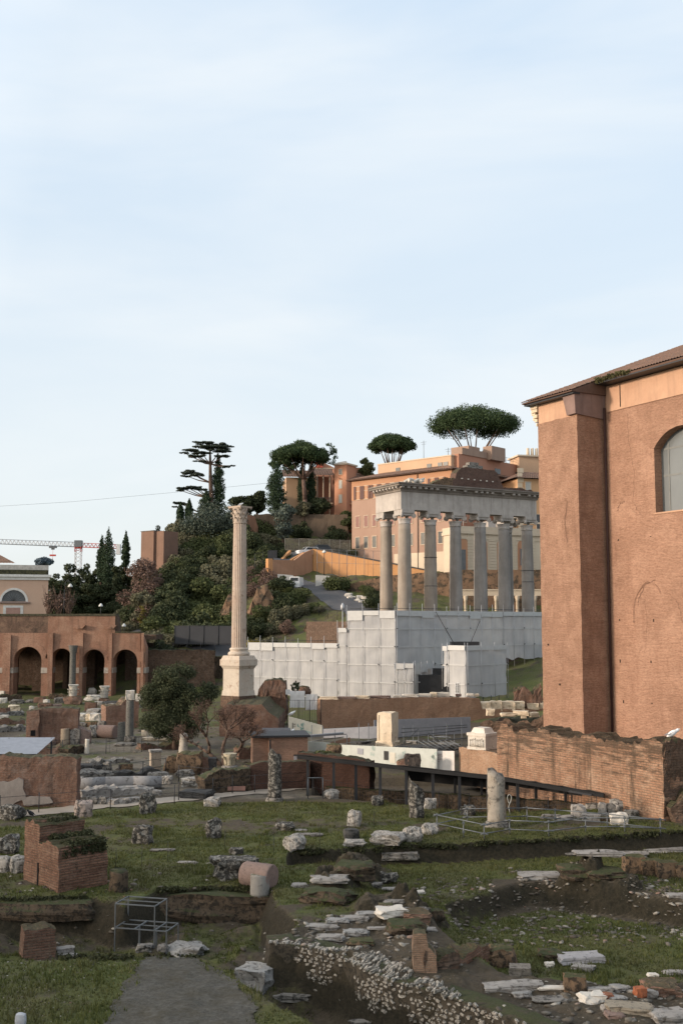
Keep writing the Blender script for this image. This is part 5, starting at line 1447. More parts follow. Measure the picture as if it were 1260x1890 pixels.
cypress('lone slim cypress just left of the square brick tower', 232, 978, 1042, 210, 17, 53, GC)
cypress('tall ivy dark cypress rising beside the cedar trunk', 402, 828, 945, 226, 27, 54, GC, n=4200)
cypress('broad low cypress at the foot of the cedar', 382, 900, 950, 225, 32, 55, GC)
cypress('tiny pointed cypress, left of the two below the cedar', 333, 924, 962, 223, 15, 56, GC)
cypress('tiny pointed cypress, right of the two below the cedar', 349, 918, 962, 223, 16, 57, GC)
cypress('shaggy conical cypress left of the bare trunked pine', 510, 848, 945, 216, 40, 58, GC, n=5200)
cypress('straight columnar cypress just left of the pine trunk', 558, 842, 950, 223, 20, 59, GC, n=3600)
cypress('straight columnar cypress just right of the pine trunk', 574, 845, 950, 224, 20, 60, GC, n=3600)

def cedar():
    Y = 225; m = mpp(Y); b = P(392, 950, Y); r = random.Random(61); cl = []; tr = []
    def pt(px, py): return Vector(((px - 392) * m, 0, (950 - py) * m))
    trunk = [pt(392, 955), pt(390, 920), pt(388, 890), pt(387, 855), pt(386, 820)]
    tr.append(([tuple(p) for p in trunk], [.55, .5, .42, .3, .15]))
    tiers = [(365, 822, 16, 4), (385, 822, 24, 4), (404, 830, 30, 4), (372, 834, 26, 4), (338, 834, 12, 3), (350, 868, 16, 4), (362, 876, 20, 4), (336, 901, 16, 4), (358, 899, 20, 4), (338, 930, 14, 4), (375, 815, 30, 4), (408, 818, 26, 4), (352, 829, 24, 4), (395, 824, 40, 4), (420, 822, 14, 3), (360, 840, 26, 3.5), (410, 840, 22, 3), (368, 850, 20, 3), (352, 872, 26, 5), (344, 878, 16, 3), (418, 860, 12, 3), (345, 899, 24, 5), (368, 903, 18, 4), (333, 905, 12, 3), (330, 928, 16, 4), (322, 935, 10, 3), (428, 858, 8, 2)]
    for px, py, w, h in tiers:
        c = pt(px, py); 
        e0 = min(trunk, key=lambda p: abs(p.z - (c.z - 1.2)))
        tr.append(([tuple(e0), tuple(e0.lerp(c, .5) + Vector((0, 0, -.2))), tuple(c)], [.16, .11, .05]))
        for i in range(17):
            cl.append((c.x + r.uniform(-.9, .9) * w * m * .62, r.uniform(-1, 1) * w * m * .45, c.z + r.uniform(-.6, .4) * h * m * .5, w * m * .24, w * m * .22, h * m * .30))
    tree('cedar', 'tall flat tiered cedar standing highest on the left hilltop', 'cedar', b, tr, [(cl, 27000, .28, lf_cedar, 61, dict(shell=.2, up=.5))])
cedar()
def dome(name, label, cat, px, ptop, pbot, Y, wpx, mat, seed, group=None, n=3500, size=.45, k=22, trunk=True):
    c = P(px, pbot, Y); m = mpp(Y); H = (pbot - ptop) * m; w = wpx * m / 2; cl = clumps_on((0, 0, H * .55), w, w, H * .5, k, min(w, H) * .34, seed) + [(0, 0, H * .5, w * .6, w * .6, H * .35)]
    r = random.Random(seed)
    tr = [([(0, 0, -1.5), (.1, 0, H * .3), (0, .1, H * .6)], [.3, .22, .1])] + [([(0, 0, H * .25), (r.uniform(-.6, .6) * w, r.uniform(-.6, .6) * w, H * .7)], [.14, .05]) for _ in range(5)]
    return tree(name, label, cat, (c.x, Y, c.z), tr, [(cl, n, size, mat, seed, dict(shell=.45))], group)
dome('weeping_cedar', 'wide dark weeping cedar spreading behind the fluted column capital', 'cedar', 400, 935, 1010, 212, 130, lf_cedar, 71, None, 8000, .42, 34)
dome('weeping_cedar', 'grey blue weeping cedar hanging over the terrace wall', 'cedar', 522, 922, 1003, 208, 52, lf_blue, 72, None, 4200, .4)
dome('evergreen_tree', 'round topped dark evergreen on the hill between column and cypress', 'tree', 474, 904, 950, 224, 44, lf_dark, 73, None, 3600)
dome('evergreen_tree', 'low broad evergreen left of the round topped one on the hill', 'tree', 445, 918, 955, 222, 50, lf_dark, 74, None, 3600)
dome('evergreen_tree', 'leafy green tree peeping over the palazzo left roof end', 'tree', 676, 846, 885, 225, 32, lf_green, 75, None, 1800)
dome('evergreen_tree', 'low dark evergreen between the pine trunk and the loggia house', 'tree', 592, 918, 953, 219, 42, lf_dark, 76, None, 2400)
dome('evergreen_tree', 'small dark evergreen in front of the balcony house', 'tree', 640, 940, 985, 217, 34, lf_green, 77, None, 2000)
dome('evergreen_tree', 'brownish low tree below the pine trunk on the terrace', 'tree', 560, 925, 958, 217, 34, lf_olive, 78, None, 1800)
GD = 'dark trees behind the arcade'
r = random.Random(5)
for i, (px, pt_, w) in enumerate(((96, 1048, 46), (122, 1040, 50), (150, 1036, 50), (178, 1044, 48), (206, 1046, 46), (228, 1040, 40), (105, 1075, 48), (138, 1070, 50), (168, 1072, 48), (196, 1076, 46), (222, 1080, 40), (250, 1074, 40), (215, 1030, 30))):
    dome('dark_tree', 'dark evergreen tree in the mass between salmon building and hill', 'tree', px, pt_, 1165, 214 - (8 if i > 5 else 0) - i * .4, w, lf_dark, 80 + i, GD, 8000, .34, 24)
dome('russet_tree', 'big russet winter tree on the slope under the square brick tower', 'tree', 262, 1030, 1165, 188, 84, lf_rust, 101, None, 7500, .34, 30)
dome('grey_tree', 'grey green tree below the russet tree beside the lane', 'tree', 268, 1085, 1165, 184, 66, lf_olive, 102, None, 4500, .38, 22)
dome('yellow_tree', 'small yellowing ivy clad tree stump by the lane', 'tree', 262, 1118, 1166, 177, 18, lf_yel, 103, None, 500, .3, 8)
dome('olive_tree', 'pale grey olive tree beside the lane', 'tree', 296, 1118, 1160, 178, 26, lf_blue, 104, None, 900, .35, 10)
dome('far_pine', 'distant hazy blue umbrella pine behind the salmon building', 'pine tree', 82, 1031, 1046, 420, 34, leaf('haze_tinted_pine', (.10, .14, .17), (.15, .19, .23), .1), 105, None, 2500, .8)  # distance haze is tinted into the leaf colour
for i, (px, w) in enumerate(((92, 18), (110, 22), (128, 18))):
    o = thing('bare_bush', ('bare twiggy bush, leftmost of three above the arcade coping', 'bare twiggy bush in the middle of three above the arcade', 'bare twiggy bush, rightmost of three above the arcade')[i], 'bush', P(px, 1128, 172), 0, 'bare twiggy bushes above the arcade')
    mb = MB(); r = random.Random(200 + i)
    for k in range(26):
        a = Vector((r.uniform(-.3, .3), r.uniform(-.3, .3), -.8)); b = a + Vector((r.uniform(-1.2, 1.2), r.uniform(-.8, .8), r.uniform(2, 5))); mb.path([tuple(a), tuple(a.lerp(b, .5) + Vector((r.uniform(-.2, .2), 0, .2))), tuple(b)], [.05, .035, .015], 4)
    mb.build('trunk', wood_red, o); foliage('crown', [(0, 0, 1.6, 1.1, .8, 1.3)], 160, .3, lf_rust, 210 + i, o)
# agave / palm near the white van
pm = thing('palm', 'small fan palm beside the white van', 'palm', P(532, 1112, 178))
mb = MB(); mb.tube((0, 0, -.5), (0, 0, 1.3), .2, .17, 8); mb.build('trunk', wood, pm)
r = random.Random(77); V = []; 
for k in range(26):
    a = r.uniform(0, 6.283); el = r.uniform(-.3, 1.2); d = Vector((math.cos(a) * math.cos(el), math.sin(a) * math.cos(el), math.sin(el))); sd = d.cross(Vector((0, 0, 1))).normalized()
    p0 = Vector((0, 0, 1.4)); p1 = p0 + d * 1.0; p2 = p0 + d * 1.7 + Vector((0, 0, -.35)); V += [p0, p1 + sd * .45, p2, p1 - sd * .45]
npmesh('crown', np.array([list(q) for q in V]), np.arange(len(V)).reshape(-1, 4), lf_green, {'rnd': ('FACE', np.random.default_rng(1).random(len(V) // 4))}, pm)

# ---- square tower, terrace and road walls
tower_b = plaster('tower_brown', (.20, .122, .09), (.155, .095, .07), (.12, .085, .065), .6, .3, .6)
tw = thing('brick_tower', 'square brown brick bastion with flat top on the hill shoulder', 'tower', (P(283, 1040, 202).x, 202, 0), math.radians(-40))
mb = MB(); zt_ = CAMZ + (1150 - 980) * mpp(202); mb.box(-3.6, 0, 12, 0, 4, zt_); mb.box(0, .5, 12, 2.3, 4, zt_ - .1); mb.build('wall', tower_b, tw)
mb = MB(); mb.box(-3.7, -.1, zt_, .1, 4.1, zt_ + .12); mb.build('coping', greystone, tw)
foliage('tuft', [(-.6, 1.5, zt_ + .6, .5, .5, .6)], 160, .25, lf_dark, 3, tw)
terr = plaster('terrace_render', (.135, .098, .07), (.10, .075, .055), (.05, .042, .03), .6, .4, .5)
ruin_at('terrace_wall', 'long brown retaining wall below the stone pine terrace', 'wall', (P(470, 1000, 218).x, 218, 25), (P(642, 1000, 216).x, 216, 25), [(0, 6.9), (1, 6.6)], 1.2, terr, 40, dx=.8, nz=5, amp=.1, topamp=.15)
ruin_at('terrace_wall', 'orange brown terrace wall end right of the fluted column capital', 'wall', (P(452, 1000, 213).x, 213, 24), (P(476, 1000, 214.5).x, 214.5, 24), [(0, 7.4), (.7, 7.2), (1, 5.0)], 1.2, plaster('terrace_orange', (.30, .16, .10), (.24, .13, .085), (.1, .07, .05), .5, .4, .5), 41, dx=.4, nz=5, amp=.12, topamp=.2)
ruin_at('road_wall', 'dark stained brick retaining wall below the lane railing behind the olive tree', 'wall', (P(266, 1200, 151.5).x, 151.5, 0), (P(396, 1200, 151.5).x, 151.5, 0), [(0, 6.3), (1, 6.3)], 1.0, rubb, 42, dx=.5, nz=8, amp=.12, topamp=.12)
ruin_at('road_wall', 'plain shaded brown wall beside the fluted column shaft foot', 'wall', (P(392, 1200, 154).x, 154, 0), (P(475, 1200, 154).x, 154, 0), [(0, 5.2), (1, 5.4)], 1.0, earthrock, 43, dx=.5, nz=8, amp=.12, topamp=.2)
rock_m = stone('cliff_tuff', (.22, .135, .085), (.13, .085, .055), (.045, .038, .028), .35, .35, 1.0, (.05, .05, .022))
for i, (pxa, pxb, Y, zl, zh, lab) in enumerate(((455, 512, 171, 6, 16.2, 'brown tuff cliff face right of the fluted column'), (405, 440, 172, 7, 14.5, 'narrow rocky outcrop left of the fluted column shaft'), (552, 592, 163.5, 6.0, 10.2, 'pale tuff outcrop just above the white scaffold sheeting'), (282, 308, 176, 7, 11.5, 'pale rock face beside the lane under the hill'))):
    ruin_at('rock_outcrop', lab, 'rock', (P(pxa, 1100, Y).x, Y, zl), (P(pxb, 1100, Y).x, Y, zl), [(0, (zh - zl) * .55), (.3, (zh - zl) * .9), (.6, zh - zl), (1, (zh - zl) * .6)], 5.0, rock_m, 50 + i, dx=.5, nz=9, amp=.55, topamp=.6, taper=1.2)
# mesh fence above the road wall
def fence(name, label, pts, h, post_step, bar_step, mat, rails=(0.95,), pr=.04, br_=.012, group=None, cat='fence'):
    o = thing(name, label, cat, pts[0], 0, group); p0 = Vector(pts[0])
    bars = MB()
    for a, b in zip(pts[:-1], pts[1:]):
        a = Vector(a); b = Vector(b); L_ = (b - a).length; n = max(1, round(L_ / post_step))
        for i in range(n + (1 if b == Vector(pts[-1]) else 0)):
            p = a.lerp(b, i / n) - p0; mb = MB(); mb.tube(p + Vector((0, 0, -.2)), p + Vector((0, 0, h)), pr, n=5); mb.build('post', mat, o)
        for f in rails:
            mb = MB(); mb.tube(a - p0 + Vector((0, 0, h * f)), b - p0 + Vector((0, 0, h * f)), pr * .6, n=4); mb.build('rail', mat, o)
        if bar_step:
            m = int(L_ / bar_step)
            for i in range(m):
                p = a.lerp(b, (i + .5) / m) - p0; bars.tube(p + Vector((0, 0, h * .04)), p + Vector((0, 0, h * .97)), br_, n=3, cap=False)
    if bars.v: bars.build('slat_panel', mat, o)
    return o
t = NT('dark_shade_net', .9); v = t.obj(); a = t.noise(v, .4, 3); net = t.col(t.mix(a, (.030, .032, .037), (.055, .057, .063)))
o = fence('netted_fence', 'dark netting fence along the lane left of the fluted column', [(P(322, 1196, 163).x, 163, P(322, 1190, 163).z), (P(430, 1190, 161).x, 161, P(430, 1190, 161).z)], 2.9, 2.2, 0, metal_dark, (.98, .05))
mb = MB(); a = P(322, 1190, 163); b = P(430, 1190, 161); dd = b - a
mb.add([(0, .05, .05), (dd.x, dd.y + .05, .05), (dd.x, dd.y + .05, 2.8), (0, .05, 2.8), (0, .08, .05), (dd.x, dd.y + .08, .05), (dd.x, dd.y + .08, 2.8), (0, .08, 2.8)], [(3, 2, 1, 0), (4, 5, 6, 7), (0, 1, 5, 4), (1, 2, 6, 5), (2, 3, 7, 6), (3, 0, 4, 7)])
mb.build('net', net, o)
fence('lane_railing', 'low black railing on top of the dark stained road wall', [(P(268, 1197, 151).x, 151.3, 6.25), (P(396, 1197, 151).x, 151.3, 6.25)], 1.05, 1.8, .25, metal_dark, (.98, .1), .035, .012)
fence('palisade_fence', 'tall pale metal palisade fence behind the parked cars', [(P(526, 1015, 203).x, 203, P(526, 1018, 203).z), (P(552, 1015, 203).x, 203, P(552, 1018, 203).z), (P(646, 1020, 203).x, 203, P(646, 1021, 203).z)], 2.5, 1.9, .16, flat('palisade_grey', (.20, .185, .165), .6, .3), (.97, .15), .05, .035)
fence('wire_fence', 'thin dark wire fence standing left of the ramp wall', [(P(470, 1060, 190).x, 190, 18.0), (P(500, 1060, 191).x, 191, 18.6)], 4.2, 1.4, .3, metal_dark, (.98, .5), .04, .012)
fence('road_railing', 'low dark railing along the near edge of the hill road', [(P(588, 1120, 170).x, 170, hz(P(588, 1120, 170).x, 170)), (P(640, 1135, 165).x, 165, hz(P(640, 1135, 165).x, 165)), (P(700, 1140, 163).x, 163, hz(P(700, 1140, 163).x, 163))], 1.3, 2.0, .3, metal_dark, (.98,), .04, .014)
fence('mesh_fence', 'tall thin mesh fence in front of the orange ramp wall', [(P(585, 1065, 188).x, 188, 18.2), (P(640, 1068, 184.5).x, 184.5, 17.8), (P(705, 1060, 184).x, 184, 17.6)], 4.6, 1.5, .4, metal_mid, (.99, .5, .05), .045, .012)
# orange ramp walls
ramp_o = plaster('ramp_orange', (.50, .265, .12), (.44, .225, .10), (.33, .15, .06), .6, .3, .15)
ramp_shaded = plaster('ramp_shaded_orange', (.39, .225, .145), (.34, .195, .125), (.22, .13, .085), .5, .3, .15)  # duller copy of the ramp orange, shade put into the colour
rw = thing('ramp_wall', 'long sloping orange ramp wall right of the parked cars', 'wall')
def slab(pts, th, dirv):
    """vertical wall panel from 3-D outline points, given thickness along dirv"""
    n = len(pts); V = [tuple(p) for p in pts] + [tuple(Vector(p) + dirv * th) for p in pts]
    m_ = MB(); m_.add(V, [list(range(n)), list(range(2 * n - 1, n - 1, -1))] + [[(i + 1) % n, i, i + n, (i + 1) % n + n] for i in range(n)]); return m_
A, B = P(577, 1065, 197), P(800, 1090, 186.5)
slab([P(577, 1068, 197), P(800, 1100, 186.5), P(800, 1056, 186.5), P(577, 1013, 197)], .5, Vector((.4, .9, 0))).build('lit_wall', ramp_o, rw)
slab([P(577, 1010.5, 196.9), P(577, 1013, 196.9), P(800, 1056, 186.4), P(800, 1053.5, 186.4)][::-1], .7, Vector((.4, .9, 0))).build('coping', darkstone, rw)
rw2 = thing('ramp_wall', 'stepped orange ramp wall with shade painted in, facing right below the parked cars', 'wall')
slab([P(499, 1070, 189), P(576.5, 1075, 196.8), P(576.5, 1014, 196.8), P(562, 1020, 195), P(543, 1034, 193), P(499, 1033, 189)], .5, Vector((-.6, .8, 0))).build('shaded_wall', ramp_shaded, rw2)
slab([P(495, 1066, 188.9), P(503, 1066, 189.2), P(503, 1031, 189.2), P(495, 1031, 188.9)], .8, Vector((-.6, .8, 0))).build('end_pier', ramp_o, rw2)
mb = MB(); a, b = P(520, 1034, 196), P(535, 1018, 199); mb.tube(a, b, .35, .35, 4, smooth=False); a, b = P(537, 1034, 195), P(560, 1021, 198); mb.tube(a, b, .25, .25, 4, smooth=False); mb.build_each('inner_parapet', ramp_o, rw2)
deck = MB(); a = [P(505, 1034, 190.2), P(543, 1035, 194), P(577, 1015, 197.6), P(560, 1015, 203), P(505, 1022, 203)]; deck.add([tuple(p + Vector((0, 0, -.1))) for p in a], [(0, 1, 2, 3, 4)])
tag(deck.build('ramp_road', roadm), kind='structure')
mb = MB(); a = P(500, 1030, 196); mb.box(a.x - .6, 196, a.z - 1, a.x + 1.1, 197, a.z + 1.4); tag(mb.build('utility_cabinet', metal_dark), 'dark utility cabinet above the shaded orange wall end', 'cabinet')
# lower retaining wall with pale coping behind the temple columns, plus portico
ruin_at('retaining_wall', 'rough brown retaining wall with pale coping behind the temple columns', 'wall', (P(640, 1110, 180).x, 182.5, 13.8), (P(1010, 1100, 178).x, 176, 13.0), [(0, 3.4), (.18, 4.8), (.35, 5.2), (.36, 5.3), (1, 5.6)], 1.0, rock_m, 60, dx=.6, nz=6, amp=.12, topamp=.08)
po = thing('small_portico', 'low colonnade with pale lintel seen between the temple columns', 'portico', (P(852, 1130, 168).x, 168, 9.5), 0)
mpz = mpp(168); zl = CAMZ + (1150 - 1100) * mpz - 9.5
mb = MB(); mb.box(-.6, -.3, zl, 14, .5, zl + 1.0); mb.box(-.7, -.42, zl + .8, 14, .5, zl + 1.0); mb.build('lintel', cream, po)
for k, px in enumerate((859, 915, 954, 986)):
    x = (px - 852) * mpz
    mb = MB(); mb.lathe([(.32, 0), (.26, .2), (.24, zl - .8), (.30, zl - .75), (.28, zl - .6), (.42, zl - .1), (.42, zl)], 14, (x, 0, 0)); mb.build('column', cream, po)
mb = MB(); mb.box(-1, 3.5, 0, 14, 4.2, zl + 4.2); mb.build('rear_wall', rock_m, po)
mb = MB(); mb.box(5.5, .3, 0, 9.5, 2.0, zl - .5); mb.build('inner_pier', rock_m, po)
# white stones beside the road
random.seed(9)
# ---- vehicles
carw = flat('white_car_paint', (.70, .71, .72), .3, 0, .03); card = flat('dark_car_paint', (.05, .055, .065), .3)
rubber = flat('tyre_rubber', (.02, .02, .02), .9); glassd = flat('car_glass', (.03, .035, .04), .12)
def car(label, loc, rz, paint, s=1.0):
    o = thing('parked_car', label, 'car', loc, rz)
    prof = [(-2.1, .35), (2.1, .35), (2.15, .75), (1.9, 1.0), (1.0, 1.08), (.45, 1.60), (-1.5, 1.62), (-2.05, 1.1), (-2.15, .7)]
    mb = MB(); mb.prism(prof, -.88, .88); mb.build('body', paint, o)
    g_ = MB(); g_.prism([(.82, 1.10), (.40, 1.53), (-1.4, 1.54), (-1.8, 1.12)], -.895, .895); g_.add([(1.02, -.78, 1.10), (1.02, .78, 1.10), (.50, .72, 1.57), (.50, -.72, 1.57)], [(0, 1, 2, 3)]); g_.build('window', glassd, o)
    for x in (-1.3, 1.3):
        for y in (-.86, .86):
            w = MB(); w.tube((x, y - .1, .34), (x, y + .1, .34), .34, n=14); wo_ = w.build('wheel', rubber, o); h = MB(); h.tube((x, y - .12, .34), (x, y + .12, .34), .2, n=10); h.build('rim', metal_grey, wo_)
    for y in (-.62, .62):
        h = MB(); h.box(2.03, y - .18, .72, 2.17, y + .18, .88); h.build('headlight', flat('headlight_lens', (.6, .6, .6), .1) if 'headlight_lens' not in MATS else MATS['headlight_lens'], o)
    return o
q_ = P(568, 1026, 199.5); car('white car parked on the orange ramp', (q_.x, 199.5, q_.z), math.radians(205), carw)
q_ = P(588, 1018, 201); car('dark car mostly hidden behind the ramp wall top', (q_.x, 201, q_.z - .35), math.radians(200), card)
vn = thing('white_van', 'small white van parked nose forward on the hill road', 'van', (P(543, 1087, 181).x, 181, P(543, 1087, 181).z), math.radians(-8))
mb = MB(); mb.prism([(-.85, .3), (.85, .3), (.87, 1.2), (.78, 2.05), (-.78, 2.05), (-.87, 1.2)], 0, 4.2); mb.build('body', carw, vn)
mb = MB(); mb.box(-.66, -.02, 1.35, .66, -.001, 1.9); mb.build('windscreen', glassd, vn)
for x in (-.7, .7):
    w = MB(); w.tube((x - .1, .7, .32), (x + .1, .7, .32), .32, n=12); w.build('wheel', rubber, vn)
    w = MB(); w.box(x * .85 - .13, -.03, .75, x * .85 + .13, -.002, .95); w.build('headlight', MATS['headlight_lens'], vn)
# pale low walls by the road
for lab, pa, pb, h in (('white painted low wall behind the white van', P(512, 1083, 187), P(541, 1083, 187.5), 2.2), ('pale grey low wall left of the round bush', P(582, 1085, 184), P(612, 1085, 184.2), 2.2)):
    d_ = pb - pa; mb = MB(); mb.add([(0, 0, -.8), (d_.x, d_.y, -.8 + d_.z), (d_.x, d_.y, h + d_.z - .2), (0, 0, h), (0, .3, -.8), (d_.x, d_.y + .3, -.8 + d_.z), (d_.x, d_.y + .3, h + d_.z - .2), (0, .3, h)], [(3, 2, 1, 0)[::-1], (4, 5, 6, 7)[::-1], (0, 4, 5, 1), (1, 5, 6, 2), (2, 6, 7, 3), (3, 7, 4, 0)])
    o = mb.build('low_wall', flat('limewashed_wall' + lab[:5], (.46, .44, .41), .9, 0, .15)); o.location = pa; tag(o, lab, 'wall')
# street lamps
def lamp(label, px, pyb, Y, h, arm=0.0):
    o = thing('street_lamp', label, 'street lamp', P(px, pyb, Y))
    mb = MB(); mb.tube((0, 0, -.5), (0, 0, h), .07, .05, 6); mb.build('pole', metal_dark, o)
    pts = [(0, 0, h), (arm * .15, 0, h + 1.0), (arm * .6, 0, h + 1.4), (arm, 0, h + .8)] if arm else [(0, 0, h), (0, 0, h + .1)]
    mb = MB(); mb.path(pts, [.045] * len(pts), 5); mb.build('arm', metal_dark, o)
    mb = MB(); e = Vector(pts[-1]); mb.lathe([(.36, -.5), (.34, -.35), (.12, -.05), (.05, 0)], 12, e); mb.build('lamp_shade', flat('lamp_white', (.6, .6, .58), .5) if 'lamp_white' not in MATS else MATS['lamp_white'], o)
lamp('curved arm street lamp in front of the dark trees', 118, 1140, 160, 4.2, .85)
lamp('small street lamp beside the lane under the hill', 186, 1140, 176, 2.2)
lamp('low globe lamp at the bend of the lane', 229, 1168, 176, 1.4)
lamp('dark lantern standing against the orange ramp wall', 598, 1062, 187, 4.3)
# tower crane
cm_w = flat('crane_pale_steel', (.52, .52, .53), .6, .2); cm_r = flat('crane_red', (.42, .06, .05), .6)
YC = 360; mc = mpp(YC)
cr_ = thing('tower_crane', 'white lattice tower crane with red mast head on the left skyline', 'crane', (P(144, 1060, YC).x, YC, 0))
def cz(py): return CAMZ + (1150 - py) * mc
def lattice(mb, a, b, w, n, m=0):
    a, b = Vector(a), Vector(b); d = (b - a); up = Vector((0, 0, 1)) if abs(d.normalized().z) < .8 else Vector((1, 0, 0)); sd = Vector((0, 1, 0))
    C_ = [sd * w / 2, -sd * w / 2, up * w * .9] if up.z else [sd * w / 2 + up * w / 2, sd * w / 2 - up * w / 2, -sd * w / 2 + up * w / 2, -sd * w / 2 - up * w / 2]
    for c in C_: mb.tube(a + c, b + c, .13, n=4)
    for i in range(n):
        p, q_ = a.lerp(b, i / n), a.lerp(b, (i + 1) / n); md = a.lerp(b, (i + .5) / n)
        if up.z:
            for c in C_[:2]: mb.tube(p + c, md + C_[2], .07, n=3); mb.tube(md + C_[2], q_ + c, .07, n=3)
        else:
            for k, (u, w2) in enumerate(((0, 1), (1, 3), (3, 2), (2, 0))): mb.tube(p + C_[u], q_ + C_[w2], .08, n=3)
mb = MB(); lattice(mb, (0, 0, 0), (0, 0, cz(1019)), 1.9, 26); mb.build('mast', cm_w, cr_)
mb = MB(); lattice(mb, (0, 0, cz(1019)), (0, 0, cz(1010)), 2.0, 2); mb.box(-.9, -.9, cz(1013), .9, .9, cz(1011)); mb.build('mast_head', cm_r, cr_)
mb = MB(); lattice(mb, (0, 0, cz(1010)), ((-260 - 144) * mc, 0, cz(994)), 1.7, 56); mb.build('jib', cm_w, cr_)
mb = MB(); lattice(mb, (0, 0, cz(1010)), ((215 - 144) * mc, 0, cz(1013)), 1.5, 10); mb.build('counter_jib', cm_r, cr_)
mb = MB(); mb.box(-1.2, -1.0, cz(1010), 1.2, 1.0, cz(998)); mb.build('cab', metal_mid, cr_)
mb = MB(); mb.box((215 - 144) * mc, -.9, cz(1024), (222 - 144) * mc, .9, cz(1005)); mb.build('counterweight', cm_w, cr_)
x_ = (97 - 144) * mc
mb = MB(); mb.box(x_ - 1.2, -.6, cz(1012), x_ + 1.2, .6, cz(1009)); mb.box(x_ - .5, -.3, cz(1015), x_ + .5, .3, cz(1012)); mb.build('trolley', metal_mid, cr_)
mb = MB(); mb.tube((x_, 0, cz(1034)), (x_, 0, cz(1015)), .05, n=4); mb.box(x_ - 1.0, -.3, cz(1027), x_ + 1.0, .3, cz(1024)); mb.build('hook_block', cm_r, cr_)
mb = MB(); a = P(-60, 938, 400); b = P(330, 908, 400); c_ = P(520, 889, 400)
mb.path([a, (a + b) / 2 + Vector((0, 0, -.6)), b, c_], [.05] * 4, 4); tag(mb.build('overhead_cable', metal_mid), 'thin overhead cable crossing the sky behind the cedar', 'cable')

r = random.Random(90)
foliage('moss_fringe', [(PX + .5 + 3.2 * r.random() ** 1.3, 1.2 + r.uniform(-.05, .25), 26.02 + r.uniform(-.12, .10), .22, .12, .16) for _ in range(46)], 2600, .10, leaf('eave_moss', (.06, .055, .022), (.13, .12, .05), .15), 92, hall, shell=.2)
# ------------------------------------------------------------------ ruins in the middle distance and the lawn
def rockmesh(sx, sy, sz, seed, rd=.35, amp=.10, cuts=5, smooth=False, slant=0.0):
    bm = bmesh.new(); bmesh.ops.create_cube(bm, size=1)
    bmesh.ops.subdivide_edges(bm, edges=bm.edges[:], cuts=cuts, use_grid_fill=True)
    V = []
    o = Vector((seed * 3.17, seed * 1.31, seed * .77))
    for v_ in bm.verts:
        p = v_.co.copy(); s_ = p.normalized() * .60; q_ = p.lerp(s_, rd)
        q_ += mn.noise_vector(q_ * 1.9 + o) * amp * 1.3 + mn.noise_vector(q_ * 5.5 + o) * amp * .55
        if slant: q_.z *= 1 + slant * q_.x
        V.append((q_.x * sx, q_.y * sy, (q_.z + .46) * sz))
    bm.verts.index_update()
    mb = MB(); mb.add(V, [[q.index for q in f.verts] for f in bm.faces], 0, smooth); bm.free()
    return mb
SEED = [100]
def rock(name, label, cat, px, py, wpx, hpx, mat, rd=.35, amp=.10, deep=.8, rz=None, group=None, at=None, slant=0.0, smooth=False, cuts=6, sink=.05):
    """block or boulder: bottom centre at this pixel of the photo, sizes in photo pixels"""
    SEED[0] += 1; r = random.Random(SEED[0])
    b = at if at is not None else T(px, py)
    m = mpp(b.y); w, h = wpx * m, hpx * m
    ta = max(0.0, (CAMZ - b.z) / b.y)                    # the top face is seen too, from above
    if w * deep * ta > .6 * h: deep = max(.3, .6 * h / (w * ta))
    h = max(.3 * h, h - w * deep * ta * .8)
    o = rockmesh(w, w * deep, h * (1 + sink), SEED[0], rd, amp, cuts, smooth, slant).build(name, mat)
    o.location = (b.x, b.y + w * deep * .35, b.z - h * sink); o.rotation_euler = (0, 0, r.uniform(-.35, .35) if rz is None else rz)
    return tag(o, label, cat, group)
def stump(name, label, cat, px, py, wpx, hpx, mat, plinth=False, flutes=0, lean=0.0, brk=.25, rough=.06, group=None, pm=None, at=None, taper=.94):
    SEED[0] += 1; b = at if at is not None else T(px, py); m = mpp(b.y); r0, h = wpx * m / 2, hpx * m
    root = thing(name, label, cat, b, 0, group) if plinth else None
    sd = SEED[0]; n = 40 if flutes else 26; rows = 16; V = []
    for k in range(rows + 1):
        f = k / rows
        for i in range(n):
            a = 6.2832 * i / n; rr = r0 * (1 - (1 - taper) * f)
            if flutes: rr *= 1 - .09 * max(0, math.cos(a * flutes))
            nv = mn.noise(Vector((math.cos(a) * 1.6 + sd, math.sin(a) * 1.6, f * h * 1.8))) + .6 * mn.noise(Vector((math.cos(a) * 4 + sd, math.sin(a) * 4, f * h * 5)))
            rr *= 1 + rough * nv * 1.6
            z = f * h * (1 - (brk * max(0, f - .5) * 2 * (.5 + .5 * math.sin(a + sd)) + (brk * .5 * mn.noise(Vector((a * 1.3, sd, 0))) if f > .9 else 0)))
            V.append((rr * math.cos(a) + lean * z, rr * math.sin(a), z - .08 * (k == 0)))
    Fs = [(k * n + i, k * n + (i + 1) % n, (k + 1) * n + (i + 1) % n, (k + 1) * n + i) for k in range(rows) for i in range(n)] + [list(range(n - 1, -1, -1)), list(range(rows * n, rows * n + n))]
    mb = MB(); z0 = 0
    if plinth:
        z0 = r0 * .5
        pb = MB(); pb.lathe([(r0 * 1.35, -.15), (r0 * 1.38, z0 * .3), (r0 * 1.2, z0 * .45), (r0 * 1.25, z0 * .7), (r0 * 1.05, z0)], 28); pb.build('base', pm or mat, root)
    mb.add([(x, y, z + z0) for x, y, z in V], Fs, 0, True)
    o = mb.build('shaft' if plinth else name, mat, root)
    if not plinth: o.location = b; tag(o, label, cat, group)
    return root or o
